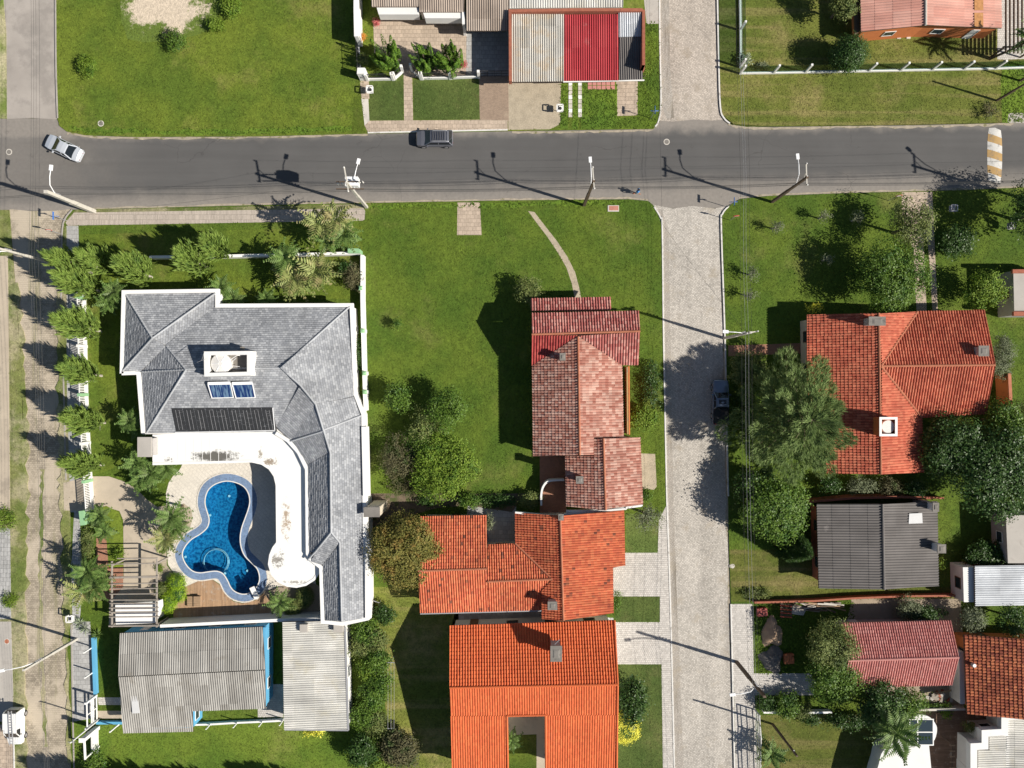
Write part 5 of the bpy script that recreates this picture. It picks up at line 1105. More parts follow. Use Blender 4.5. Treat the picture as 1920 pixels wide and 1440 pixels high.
mb = MB(); mb.bar(P(1056, 153.5, 2.8), P(1208, 150.5, 2.8), .12, .12); mb.build('gutter', MAT['white'], h15)
h16 = house('house', 'house with a white sheet roof behind the garage parapet', 1060, 0)
roof(h16, [[(953, -200, 4.2), (1172, -200, 4.2), (1168, 14, 3.2), (953, 16, 3.2)]], MAT['sheet_pale'], 'trap', MAT['concrete'], cover='roof_sheets'); walls(h16, [(953, -200), (1170, -200), (1168, 12), (953, 14)], 3.2, MAT['wall_white'], G_, FD, wins=False)
h17 = house('house', 'orange walled house with a faded salmon sheet roof in the upper right corner', 1740, 20)
roof(h17, [[(1610, -200, 2.9), (1735, -200, 4.1), (1735, 47, 4.1), (1614, 60, 2.9)], [(1736, -200, 4.1), (1873, -200, 2.8), (1878, 53, 2.8), (1736, 47, 4.1)]], MAT['tile_salmon'], 'wave_big', MAT['wood_dark'], ridges=[[(1735.5, -200, 4.18), (1735.5, 47, 4.18)]], ridge_mat=MAT['concrete_pale'], cover='roof_sheets')
walls(h17, [(1610, -200), (1873, -200), (1878, 53), (1736, 53), (1614, 60)], 2.9, MAT['wall_orange'], G_, FW, d=.35)
MAT['rust'] = M('rust', (.42, .20, .075), .3, 3, .8, 0, 20, (.55, .36, .2), 2)
for (y0, y1) in ((-20, 20), (25, 51)):
    q = [P(1826 - .3, y0, 3.32), P(1842, y0, 3.17), P(1842.5, y1, 3.17), P(1826, y1, 3.32)]; q = [p + Vector((0, 0, .13)) for p in q]; lo = [p - Vector((0, 0, .05)) for p in q]
    mb = MB(); mb.add(q + lo, [(3, 2, 1, 0), (4, 5, 6, 7), (1, 5, 4, 0), (2, 6, 5, 1), (3, 7, 6, 2), (0, 4, 7, 3)]); mb.build('rusty_sheet', MAT['rust'], h17)
flat(h17, 'side_porch', [(1600, 8), (1613, -5), (1613, 58), (1603, 66)], 2.4, .12, 'wood_dark')

# --- grey sheet roofed house and white carport, lower left
h18 = house('house', 'blue walled house with a long grey corrugated roof at lower left', 360, 1270)
f = [[(226, 1187, 2.9), (492, 1175, 2.9), (497, 1255, 3.6), (223, 1268, 3.6)], [(223, 1269, 3.6), (497, 1256, 3.6), (498, 1328, 2.95), (361, 1333, 2.95), (362, 1371, 2.6), (232, 1374, 2.6)]]
roof(h18, f, MAT['sheet_grey'], 'wave', MAT['wood_dark'], cover='roof_sheets'); walls(h18, [(228, 1186), (499, 1172), (499, 1326), (361, 1330), (361, 1368), (234, 1370)], 2.85, MAT['wall_blue'], G_, FW, d=.15)
mb = MB(); mb.run([(P(496, y, 2.9).x, P(496, y, 2.9).y) for y in (1176, 1325)], 2.5, 2.98, .28); mb.build('fascia', MAT['wall_blue'], h18)
mb = MB(); q = [P(x, y, 3.30) + Vector((0, 0, .0)) for x, y in ((246, 1304), (257, 1304), (262, 1337), (248, 1338))]; lo = [p - Vector((0, 0, .08)) for p in q]; mb.add(q + lo, [(3, 2, 1, 0), (4, 5, 6, 7), (1, 5, 4, 0), (2, 6, 5, 1), (3, 7, 6, 2), (0, 4, 7, 3)]); mb.build('skylight_sheet', MAT['poly_white'], h18)
h19 = house('carport', 'carport with a cream corrugated roof between the blue house and hedge', 590, 1267, 'carport')
roof(h19, [[(530, 1166, 3.2), (644, 1164, 2.9), (651, 1368, 2.9), (533, 1367, 3.2)]], MAT['sheet_pale'], 'wave', MAT['wood_dark'], cover='roof_sheets')
walls(h19, [(532, 1168), (648, 1166), (653, 1365), (535, 1365)], 2.8, MAT['wall_white'], G_, FW, d=.1)
mb = MB(); mb.bar(P(647, 1175, 2.9), P(653, 1369, 2.9), .2, .14); mb.bar(P(534, 1368, 2.95), P(653, 1369, 2.95), .12, .2); mb.build('gutter', MAT['metal_grey'], h19)
for (x, y, s_) in ((569, 1178, 14), (634, 1178, 17)): flat(h19, 'vent_box', [(x - s_ / 2, y - 7), (x + s_ / 2, y - 7), (x + s_ / 2, y + 8), (x - s_ / 2, y + 8)], 3.7, .6, 'concrete')
for hh_ in [o for o in COL.objects if o.parent is None and o.type == 'EMPTY']: pass
for poly in ([(690, -200), (955, -200), (955, 20), (690, 10)], [(955, -200), (1208, -200), (1208, 150), (955, 153)]): NOLAWN.append(XY(poly))
# ------------------------------------------------------------------ swimming pool
pw = XY(POOL); po = XY(COPE)
sp_ = thing('swimming_pool', 'curved blue swimming pool with a blue tiled rim on the cream terrace', 'pool', (P(415, 1000).x, P(415, 1000).y, 0))
n = len(pw); mb = MB(); vs = [(x, y, .13) for x, y in pw] + [(x, y, -1.5) for x, y in pw]
fs = [((i + 1) % n, i, i + n, (i + 1) % n + n) for i in range(n)]
tri = tessellate_polygon([[Vector((x, y, 0)) for x, y in pw]]); fs += [tuple(j + n for j in t) for t in tri]
mb.add(vs, fs); mb.build('basin', MAT['pool_tile'], sp_)
mb = MB(); mb.prism(po, .06, .155, [pw]); mb.build('coping', MAT['coping'], sp_)
mb = MB(); mb.prism(offset_loop(po, .14), .06, .165, [po]); mb.build('coping_edge', MAT['deck_tile'], sp_)
mb = MB(); mb.prism(offset_loop(pw, .02), .150, .175, [offset_loop(pw, -.10)]); mb.build('pool_lip', MAT['ceramic'], sp_)
mb = MB(); m_ = offset_loop(pw, -.004); tri = tessellate_polygon([[Vector((x, y, 0)) for x, y in m_]])
fs = []
for t in tri:
    cr = (m_[t[1]][0] - m_[t[0]][0]) * (m_[t[2]][1] - m_[t[0]][1]) - (m_[t[1]][1] - m_[t[0]][1]) * (m_[t[2]][0] - m_[t[0]][0]); fs.append(tuple(t) if cr > 0 else (t[0], t[2], t[1]))
mb.add([(x, y, -.02) for x, y in m_], fs); mb.build('water', MAT['water'], sp_)
def in_poly(x, y, poly):
    c = False; k = len(poly)
    for i in range(k):
        a, b = poly[i], poly[i - 1]
        if (a[1] > y) != (b[1] > y) and x < (b[0] - a[0]) * (y - a[1]) / (b[1] - a[1]) + a[0]: c = not c
    return c
for (r_, z) in ((1.55, -1.15), (1.42, -1.0)):
    c = P(405, 1053, z); mb = MB(); pts = [(c.x + r_ * math.cos(a), c.y + r_ * math.sin(a), z) for a in [i * math.pi * 2 / 40 for i in range(41)]]
    pts = [q for q in pts if in_poly(q[0], q[1], pw)]
    seg = [[]]
    for q in pts:
        if seg[-1] and (Vector(q) - Vector(seg[-1][-1])).length > .6: seg.append([])
        seg[-1].append(q)
    for s_ in seg:
        if len(s_) > 2: mb.tube(s_, .035, 5)
    mb.build('step_edge', MAT['ceramic'], sp_)
mb = MB()
for (x, y, z) in ((430, 930, -1.45), (394, 966, -.2), (348, 1044, -.2), (422, 1075, -.2), (464, 1070, -1.4)):
    c = P(x, y, z); mb.cyl(c, .14, .06, 12)
mb.build('pool_lamp', MAT['lamp'], sp_)
db = thing('diving_board', 'short white diving board at the bottom of the pool', 'diving board', P(480, 1118, .15))
mb = MB(); mb.bar(P(472, 1101, .62), P(482, 1122, .55), .58, .07); mb.build('board', MAT['white'], db); mb = MB(); c = P(481, 1119, .3); mb.box((c.x, c.y, .33), (.45, .5, .40)); mb.build('stand', MAT['concrete_pale'], db)
bn = thing('wooden_hatch', 'pair of slatted wooden boxes on the timber pool deck', 'deck box', P(363, 1127, .14))
for k, (x0, x1) in enumerate(((351, 361), (363, 376))):
    for j in range(6):
        y = 1118.5 + j * 3.3; mb = MB(); zz = .62 if k else .46
        mb.bar(P(x0, y + 1.5, zz), P(x1, y + 1.2, zz), .185, .05, up=(0, 0, 1)); mb.build('slat', MAT['wood'], bn)
    a, b = P(x0, 1117, .3), P(x1, 1138, .3); mb = MB(); mb.box(((a.x + b.x) / 2, (a.y + b.y) / 2, .30 if k else .26), (abs(b.x - a.x) * .96, abs(a.y - b.y) * .92, .50 if k else .34)); mb.build('box_frame', MAT['wood'], bn)

# ------------------------------------------------------------------ pergola by the pool drive
pg = thing('pergola', 'weathered timber pergola over the drive beside the pool', 'pergola', P(255, 1115, .1))
for (xa, ya, xb, yb, w) in ((220, 1047, 293, 1046.5, .10), (201, 1058, 291, 1056, .10), (205, 1083, 296, 1081, .22), (208, 1095, 296, 1093, .10), (213, 1104, 296, 1103, .10), (206, 1114, 296, 1113, .10), (206, 1125, 296, 1124.5, .10), (206, 1131.5, 296, 1131, .10), (205, 1140, 297, 1139, .10), (205, 1148, 297, 1147, .10), (205, 1157, 298, 1156, .11), (204, 1174, 298, 1173, .14)):
    mb = MB(); mb.bar(P(xa, ya, 2.98), P(xb, yb, 2.98), w, .14); mb.build('rafter', MAT['wood_grey'], pg)
for (xa, ya, xb, yb) in ((210, 1052, 210, 1176), (294, 1045, 294, 1176)):
    mb = MB(); mb.bar(P(xa, ya, 2.84), P(xb, yb, 2.84), .16, .14); mb.build('beam', MAT['wood_grey'], pg)
for (x, y) in ((210, 1060), (294, 1056), (210, 1172), (294, 1172)):
    c = P(x, y, 2.8); mb = MB(); mb.bar((c.x, c.y, .1), (c.x, c.y, 2.78), .16); mb.build('post', MAT['wood_grey'], pg)
gt = thing('garage_roof', 'small white flat roof under the pergola slats', 'canopy', P(255, 1150, .1))
flat(gt, 'slab', [(216, 1132), (292, 1128), (304, 1124), (305, 1136), (292, 1168), (217, 1171)], 2.4, .16, 'white'); mb = MB(); c0 = [P(*q, 2.4) for q in ((220, 1136), (290, 1133), (290, 1165), (220, 1168))]; mb.prism([(q.x, q.y) for q in c0], .1, 2.24); mb.build('wall', MAT['wall_white'], gt)

# ------------------------------------------------------------------ walls, fences, railings
def garden_wall(label, pts, z, t, mat, name='garden_wall', cat='wall', top=None, ztop=None):
    """wall whose top edge the photo shows along pts"""
    w = [(P(p[0], p[1], z).x, P(p[0], p[1], z).y) for p in pts]
    o = thing(name, label, cat, (w[0][0], w[0][1], .08)); mb = MB(); mb.run(w, .02, z - .06, t); mb.build('wall_body', MAT[mat], o)
    mb = MB(); mb.run(w, z - .058, z, t + .06); mb.build('coping', MAT[top or 'white'], o); return o
garden_wall('tall white wall closing the timber pool deck on its lower side', [(300, 1174), (420, 1168), (523, 1163), (607, 1161)], 2.6, .28, 'wall_white')
garden_wall('white garden wall on the right of the mansion lot', [(679, 478), (679, 560), (682, 680), (685, 770)], 1.3, .34, 'wall_white')
garden_wall('white garden wall above the palm lawn', [(280, 482), (420, 480), (560, 477), (676, 474)], 1.2, .26, 'wall_white')
garden_wall('thin white boundary wall below the slate mansion gable', [(688, 935), (691, 1060), (692, 1160)], 2.6, .16, 'wall_white')
garden_wall('red brick boundary wall behind the dark cottage', [(1520, 941), (1600, 934), (1690, 932), (1745, 934)], 2.1, .2, 'brick_wall', top='brick_wall')
garden_wall('low brick wall along the edge of the building yard', [(1415, 1130), (1528, 1127), (1600, 1122), (1700, 1118), (1806, 1117)], 1.0, .16, 'brick_wall', top='brick_wall')
garden_wall('tall orange wall right of the red tiled house', [(1893, 700), (1896, 760), (1899, 830)], 2.4, .3, 'wall_orange', top='terracotta')
garden_wall('small orange wall stub under the big right hand tree', [(1740, 933), (1770, 934)], .9, .16, 'wall_orange', top='terracotta')
garden_wall('white wall between the pink cottage and the rust red roof', [(1802, 1222), (1804, 1260), (1805, 1320)], 2.2, .5, 'wall_white', top='wall_white')
garden_wall('low wall with ferns behind the timber terrace', [(1690, 1332), (1760, 1331), (1810, 1330)], 1.1, .18, 'wall_white', top='concrete_pale')
garden_wall('low white wall behind the sandy lawn', [(1432, 1336), (1500, 1337), (1560, 1336)], .9, .16, 'wall_white')
garden_wall('thin curved white wall round the brick court', smooth_loop([(1015, 948), (1015, 928), (1019, 912), (1030, 902), (1058, 900)], 4, False), 1.5, .16, 'wall_white')
garden_wall('tall white side wall left of the brown roofed house', [(667, -60), (667, 20), (668, 68)], 2.7, .42, 'wall_white')
garden_wall('bright blue front wall of the grey roofed house', [(174, 1196), (175.5, 1240), (178, 1302)], .62, .32, 'wall_blue', top='wall_blue')
garden_wall('bright blue side wall by the white gate', [(180, 1356), (232, 1356)], .6, .24, 'wall_blue', top='wall_blue')
garden_wall('green wall end beside the picket fence', [(152, 958), (155, 985)], 1.9, .5, 'green_paint', top='green_paint')
garden_wall('pale green painted pier at the corner of the palm garden', [(652, 470), (674, 470)], 1.9, .45, 'green_paint', top='green_paint')
# white picket fence along the mansion's street side
pf = thing('picket_fence', 'white picket fence with green posts between the feathery trees', 'fence', P(160, 700, .1))
FL = [(158, 500), (160, 560), (162, 650), (164, 740), (168, 830), (172, 900), (176, 955)]
for i in range(len(FL) - 1):
    A, B = P(*FL[i], .1), P(*FL[i + 1], .1); L = (B - A).length; k = int(L / .19); t = (B - A) / L
    mb = MB()
    for j in range(k): c = A + t * (j + .5) * .19; mb.box((c.x, c.y, 1.0), (.03, .09, 1.3), rz=math.atan2(t.y, t.x) - math.pi / 2)
    mb.build('pickets', MAT['white'], pf, kind='stuff')
    mb = MB()
    for zz in (.5, 1.62): mb.bar(A + Vector((0, 0, zz)), B + Vector((0, 0, zz)), .07, .07)
    mb.build('rail', MAT['white'], pf)
    mb = MB(); mb.run([(A.x, A.y), (B.x, B.y)], .05, .34, .22); mb.build('base_wall', MAT['wall_white'], pf)
    mb = MB(); mb.box((A.x, A.y, .95), (.34, .34, 1.8)); mb.build('post', MAT['green_paint' if i in (1, 3, 5) else 'wall_white'], pf)
for i, (x, y) in enumerate(((676, 540), (680, 620), (683, 700), (684, 735))):
    o = thing('fence_pier', 'pale green pier on the white garden wall, ' + ['first from the palm corner', 'second from the palm corner', 'third from the palm corner', 'fourth from the palm corner'][i], 'pier', P(x, y, .1), 'green piers on the garden wall')
    mb = MB(); c = P(x, y, 1.6); mb.box((c.x, c.y, .85), (.42, .42, 1.5)); mb.build('shaft', MAT['wall_white'], o); mb = MB(); mb.box((c.x, c.y, 1.7), (.5, .5, .2), taper=.35); mb.build('cap', MAT['green_paint'], o)
# glass and post fence, upper right
def post_fence(label, base, h, post_w, panel, pm, every=None, low=.32, extra=()):
    o = thing('fence', label, 'fence', P(*base[0], .1)); w = XY(base)
    mb = MB(); mb.run(w, .04, .1 + low, .20); mb.build('base_wall', MAT['white'], o)
    for i, (x, y) in enumerate(w):
        mb = MB(); mb.box((x, y, .1 + h / 2), (post_w, post_w, h)); mb.build('post', MAT[pm], o)
        if i + 1 < len(w) and panel:
            a, b = Vector((x, y, 0)), Vector((*w[i + 1], 0)); t = (b - a).normalized() * post_w * .52
            mb = MB()
            if panel == 'glass': mb.bar(a + t + Vector((0, 0, .1 + (low + h - .1) / 2)), b - t + Vector((0, 0, .1 + (low + h - .1) / 2)), .012, h - low - .1); mb.build('panel', MAT['clear_glass'], o)
            else:
                k = max(2, int((b - a).length / .14))
                for j in range(k): c = a.lerp(b, (j + .5) / k); mb.box((c.x, c.y, .1 + (low + h - .15) / 2), (.022, .022, h - low - .15))
                for zz in (low + .15, h - .1): mb.bar(a + Vector((0, 0, .1 + zz)), b + Vector((0, 0, .1 + zz)), .035, .035)
                mb.build('rails', MAT[panel], o, kind='stuff')
    return o
post_fence('white post and glass fence along the dry upper right lawn', [(1387, 139)] + [(1449 + 59.2 * i, 138.2 - i * 1.15) for i in range(8)] + [(1925, 128)], 2.2, .22, 'glass', 'white')
post_fence('white post and glass fence beside the upper cobbled street', [(1387, 127), (1387, 58), (1386, -10), (1385, -70)], 2.2, .22, 'glass', 'white')
# front fence of the brown roofed house
post_fence('low white front wall with pillars, left of the angled gate', [(690, 151), (738, 150)], 1.75, .3, 'metal_dark', 'white', low=.5)
post_fence('low white wall returning to the angled gate', [(741, 149), (756, 136)], 1.75, .28, 'metal_dark', 'white', low=.5)
post_fence('low white front wall with pillars, right of the angled gate', [(792, 149), (845, 148), (898, 146)], 1.75, .3, 'metal_dark', 'white', low=.5)
post_fence('black railing returning to the path gate', [(790, 149), (773, 133)], 1.75, .28, 'metal_dark', 'white', low=.1)
cp = thing('corner_pillar', 'broad white corner pillar with a meter box beside the footpath', 'pillar', P(683, 148, .1))
mb = MB(); mb.prism([(P(x, y, 0).x, P(x, y, 0).y) for x, y in ((676, 152), (690, 152), (691, 141), (677, 141))], .08, 2.05); mb.build('body', MAT['wall_white'], cp)
mb = MB(); a = P(680.5, 152.5, 0); b = P(687.5, 152.5, 0); mb.bar((a.x, a.y, 1.1), (b.x, b.y, 1.1), .03, .45); mb.build('meter_box', MAT['metal_grey'], cp)
post_fence('dark iron side railing between the white wall and corner pillar', [(672, 72), (674, 105), (676, 138)], 1.8, .12, 'metal_dark', 'metal_dark', low=.2)
gt = thing('driveway_gate', 'black framed sliding gate across the shaded carport entrance', 'gate', P(926, 145, .1))
for i in range(4):
    a = P(901 + i * 13.2, 144.5, 0); b = P(901 + (i + 1) * 13.2, 144.3, 0); mb = MB()
    for zz in (.3, 1.0, 1.7): mb.bar((a.x, a.y, zz), (b.x, b.y, zz), .05, .06)
    mb.bar((a.x, a.y, .15), (a.x, a.y, 1.75), .06)
    for j in range(8): x = a.x + (b.x - a.x) * j / 8; mb.bar((x, a.y, .3), (x, a.y, 1.7), .02)
    mb.build('gate_panel', MAT['metal_dark'], gt)
# lower left fences and gate
wg = thing('garden_gate', 'white panelled gate leaf with open squares at the blue wall', 'gate', P(183, 1328, .1))
a, b = P(183, 1303, 0), P(184, 1347, 0)
for t in (0, .5, 1.0): mb = MB(); c = a.lerp(b, t); mb.bar((c.x, c.y, .2), (c.x, c.y, 2.25), .11); mb.build('stile', MAT['white'], wg)
for zz in (.25, .95, 1.3, 2.2): mb = MB(); mb.bar((a.x, a.y, zz), (b.x, b.y, zz), .10, .13); mb.build('rail', MAT['white'], wg)
for (x, y, h, lb) in ((182, 1303, 2.3, 'white gate post nearest the blue front wall'), (183, 1349, 2.3, 'white gate post nearest the service mast')):
    o = thing('gate_post', lb, 'post', P(x, y, .1), 'gate posts'); mb = MB(); c = P(x, y, 0); mb.box((c.x, c.y, h / 2 + .1), (.22, .22, h)); mb.build('shaft', MAT['white'], o)
sm = thing('service_mast', 'tall thin white service mast leaning over the white pillar', 'mast', P(186, 1349, .1)); c = P(186, 1349, .1); mb = MB(); mb.tube([c, c + Vector((0, 0, 5.6))], .075, 8); mb.build('mast', MAT['white'], sm); mb = MB(); mb.tube([c + Vector((-.4, 0, 5.4)), c + Vector((.4, 0, 5.4))], .04); mb.build('bracket', MAT['metal_grey'], sm)
wp = thing('meter_pillar', 'thick white meter pillar with a low white wall behind it', 'pillar', P(183, 1364, .1)); c = P(183, 1364, .1)
mb = MB(); mb.box((c.x, c.y, 1.6), (.55, .4, 3.1)); mb.build('pillar', MAT['wall_white'], wp); mb = MB(); mb.box((c.x, c.y, 3.2), (.7, .5, .1)); mb.build('cap', MAT['white'], wp)
mb = MB(); mb.run([(P(183, 1368).x, P(183, 1368).y), (P(184, 1425).x, P(184, 1425).y)], .08, 1.1, .32); mb.build('low_wall', MAT['wall_white'], wp)
mb = MB(); mb.bar(P(158, 1387, 2.9), P(160, 1424, 2.9), .16, .2); mb.bar(P(158, 1387, 2.9), P(182, 1366, .5), .0001, .0001); mb.build('beam', MAT['white'], wp); mb = MB(); q = P(160, 1422, 2.9); mb.bar((q.x, q.y, .1), (q.x, q.y, 2.8), .14); mb.build('post', MAT['white'], wp)
post_fence('low white wall with slim posts below the grey roofed house', [(366, 1355), (398, 1354), (448, 1351), (495, 1349), (533, 1347)], 1.7, .10, None, 'white', low=.5)
for (x, y, i) in ((176, 1212, 0), (178, 1258, 1), (224, 1357, 2)):
    o = thing('wall_post', ['slim white post on the blue front wall, nearer the utility pole', 'slim white post on the blue front wall, nearer the gate', 'slim white post on the blue side wall'][i], 'post', P(x, y, .1), 'slim white posts on the blue walls'); mb = MB(); c = P(x, y, 0); mb.bar((c.x, c.y, .6), (c.x, c.y, 2.1), .13); mb.bar((c.x, c.y, .1), (c.x, c.y, .6), .16); mb.build('shaft', MAT['white'], o)
# white railing fence bottom right
rf = thing('railing_fence', 'white railing fence beside the lower right pavement', 'fence', P(1420, 1390, .1))
RL = [(1415, 1330), (1418, 1372), (1417, 1410), (1419, 1450), (1420, 1500)]
for i in range(4):
    A, B = P(*RL[i], .1), P(*RL[i + 1], .1)
    mb = MB(); mb.box((A.x, A.y, .95), (.14, .14, 1.8)); mb.build('post', MAT['white'], rf)
    for zz in (.25, .85, 1.4, 1.75): mb = MB(); mb.bar(A + Vector((0, 0, zz)), B + Vector((0, 0, zz)), .05, .08); mb.build('rail', MAT['white'], rf)
    k = 14; mb = MB()
    for j in range(k): c = A.lerp(B, (j + .5) / k); mb.box((c.x, c.y, 1.0), (.025, .025, 1.6))
    mb.build('bars', MAT['white'], rf, kind='stuff')
# dark pergola at the upper right edge
pr = thing('pergola', 'dark timber pergola over a pale terrace at the upper right edge', 'pergola', P(1900, 70, .1))
flat(None, 'terrace', [(1875, 68), (1990, 60), (1990, 110), (1880, 112)], .115, .05, 'tile_pink') if False else None
sheet('patio', [(1870, -100), (1990, -100), (1990, 108), (1882, 113), (1869, 112)], MAT['paver_grey'], 'pale terrace under the dark pergola', cat='patio')
for i in range(9): mb = MB(); x = 1886 + i * 7.6; mb.bar(P(x, -30, 2.75), P(x, 100, 2.75), .10, .2); mb.build('rafter', MAT['wood_dark'], pr)
for y in (-20, 88): mb = MB(); mb.bar(P(1880, y, 2.55), P(1960, y, 2.55), .12, .2); mb.build('beam', MAT['wood_dark'], pr)
for (x, y) in ((1882, 90), (1940, 90)): mb = MB(); c = P(x, y, 2.5); mb.bar((c.x, c.y, .1), (c.x, c.y, 2.45), .16); mb.build('post', MAT['wood_dark'], pr)
# trellis rack at bottom right
tr = thing('trellis', 'row of short timber slats hung over the dark terrace', 'trellis', P(1786, 1420, .1))
for i in range(6): mb = MB(); y = 1398 + i * 10.4; mb.bar(P(1781, y, 2.3), P(1791, y, 2.3), .12, .08); mb.build('slat', MAT['wood'], tr)
for x in (1786,): mb = MB(); mb.bar(P(x, 1394, 2.2), P(x, 1500, 2.2), .08, .08); mb.build('rail', MAT['wood_dark'], tr)
for y in (1397, 1470): mb = MB(); c = P(1786, y, 2.2); mb.bar((c.x, c.y, .1), (c.x, c.y, 2.15), .10); mb.build('post', MAT['wood_dark'], tr)

# ------------------------------------------------------------------ stepping stones, hatches, hump
for k, x in enumerate((1069.5, 1087.5)):
    st = thing('stepping_path', ['row of white square stepping stones nearer the gravel', 'row of white square stepping stones nearer the tall grass'][k], 'stepping stones', P(x, 190, .1), 'rows of stepping stones')
    for j in range(8): mb = MB(); a = P(x, 157 + j * 8.4, .13); mb.box((a.x, a.y, .125), (.42, .46, .06), rz=.02 * math.sin(j * 3)); mb.build('stone', MAT['concrete_pale'] if j % 3 else MAT['white'], st)
pk = thing('tile_path', 'two rows of pink square tiles below the red sheet roof', 'paving tiles', P(1127, 160, .1))
for i in range(6):
    for j in range(2): mb = MB(); a = P(1106 + i * 8.6, 156.5 + j * 7.6, .12); mb.box((a.x, a.y, .115), (.46, .41, .05)); mb.build('tile', MAT['tile_pink'], pk)
for (x, y, lb) in ((1685, 69, 'pale step slab left, by the orange wall'), (1703, 69, 'pale step slab right, by the orange wall')): mb = MB(); a = P(x, y, .1); mb.box((a.x, a.y, .13), (.45, .5, .1)); tag(mb.build('step_slab', MAT['concrete_pale'], None, loc=a), lb, 'slab', 'slabs by the orange wall')
mh = thing('inspection_cover', 'reddish rectangular inspection cover in the big lawn corner', 'manhole cover', P(1150, 391, .1)); mb = MB(); a = P(1150, 391, .1); mb.box((a.x, a.y, .12), (1.3, .72, .09)); mb.build('frame', MAT['concrete_pale'], mh); mb = MB(); mb.box((a.x + .04, a.y + .03, .165), (1.08, .52, .03)); mb.build('lid', MAT['clay'], mh)
for (x, y, mt, lb) in ((17, 285, 'concrete_dark', 'round manhole cover on the dusty crossing'), (14, 1202, 'terracotta', 'round clay drain lid on the left apron'), (1250, 266, 'concrete_dark', 'worn round manhole cover at the cobbled junction'), (1373, 1061, 'concrete_pale', 'round pale manhole cover by the right verge'), (190, 232, 'concrete_dark', 'small dark lid lying in the upper left lawn')):
    o = thing('manhole_cover', lb, 'manhole cover', P(x, y, .01)); zz = .09 if x > 1300 or x == 190 else 0.0; zz = .1 if x == 14 else zz; a = P(x, y, 0); mb = MB(); mb.cyl((a.x, a.y, zz), .36, .014, 20); mb.build('ring', MAT['concrete_pale'], o); mb = MB(); mb.cyl((a.x, a.y, zz), .26, .022, 20); mb.build('lid', MAT[mt], o)
sh = thing('speed_hump', 'speed hump painted in slanted white and ochre stripes', 'speed hump', P(1866, 290, 0))
yA, yB = 240, 343; N_ = 7; L_ = P(1851, yA); R_ = P(1879, yA)
for i in range(N_):
    mb = MB(); mb.cur = 0; y0 = yA + (yB - yA) * i / N_; y1 = yA + (yB - yA) * (i + 1) / N_; cs = []
    for yy, sl in ((y0, 1), (y1, 1)):
        for j in range(9):
            u = j / 8; x = 1851 + 28 * u; ys = yy + (u - .5) * 9; ys = min(max(ys, yA), yB); inn = 3.5 * (abs((ys - 291) / 52) ** 3)
            x = 1865 + (x - 1865) * (1 - inn / 14); c = P(x, ys, 0); cs.append((c.x, c.y, .012 + .085 * math.sin(u * math.pi)))
    mb.add(cs, [(j, j + 9, j + 10, j + 1) for j in range(8)]); mb.build('stripe', MAT['paint_white' if i % 2 == 0 else 'paint_yellow'], sh)
# stray paint dashes of the old centre line
# ------------------------------------------------------------------ waste baskets, signs
def basket(x, y, label, white=True):
    a = P(x, y, 1.35); o = thing('waste_basket', label, 'waste basket', (a.x + .1, a.y - .1, .1), 'raised waste baskets')
    mb = MB(); mb.tube([(a.x, a.y, .1), (a.x, a.y, 1.0)], .04); mb.build('post', MAT['metal_grey'], o)
    mb = MB(); s_ = .34
    for zz in (1.0, 1.42):
        for i in range(4): p = [(-s_, -s_), (s_, -s_), (s_, s_), (-s_, s_)]; u, v = p[i], p[(i + 1) % 4]; mb.bar((a.x + u[0], a.y + u[1], zz), (a.x + v[0], a.y + v[1], zz), .13 if zz > 1.2 else .05, .05)
    for u in ((-s_, -s_), (s_, -s_), (s_, s_), (-s_, s_)): mb.bar((a.x + u[0], a.y + u[1], 1.0), (a.x + u[0], a.y + u[1], 1.42), .05)
    mb.box((a.x, a.y, .99), (.66, .66, .03)); mb.build('cage', MAT['white' if white else 'metal_grey'], o)
    mb = MB(); mb.sphere((a.x + .03, a.y, 1.16), .2, 8, 5, .8); mb.build('rubbish_bag', MAT['metal_dark' if white else 'metal_grey'], o)
basket(693, 167, 'white raised waste basket by the left front lawn'); basket(1050, 202, 'white raised waste basket on the gravel forecourt'); basket(130, 1161, 'white raised waste basket beside the spiky agaves'); basket(1789, 390, 'pale wire waste basket on the lawn by the driveway', False); basket(1898, 423, 'pale wire waste basket in the tree shade at right', False)
def sign(px, py, bx, by, label, kind):
    b = P(bx, by, .1); o = thing('street_sign', label, 'sign', b); k = 2.35
    mb = MB(); mb.tube([b, b + Vector((0, 0, k + .25))], .035); mb.build('post', MAT['metal_grey'], o)
    mb = MB()
    if kind == 'blue':
        mb.bar(b + Vector((-.45, 0, k)), b + Vector((.45, .0, k)), .03, .24); mb.bar(b + Vector((.0, -.45, k + .28)), b + Vector((.0, .45, k + .28)), .03, .24); mb.build('name_plate', MAT['sign_blue'], o)
        mb = MB(); mb.bar(b + Vector((-.36, -.02, k)), b + Vector((.36, -.02, k)), .012, .05); mb.build('lettering_line', MAT['white'], o)
    else:
        mb.tube([b + Vector((0, -.05, k)), b + Vector((0, -.02, k))], .36, 8 if kind == 'stop' else 16); mb.build('plate', MAT['sign_red'], o); mb = MB(); mb.tube([b + Vector((0, -.065, k)), b + Vector((0, -.055, k))], .27, 16); mb.build('plate_face', MAT['white' if kind != 'stop' else 'sign_red'], o)
        if kind == 'stop':
            ob = text('PARE', .2, b + Vector((0, -.075, k)), MAT['white'], o, (math.pi / 2, 0, 0))
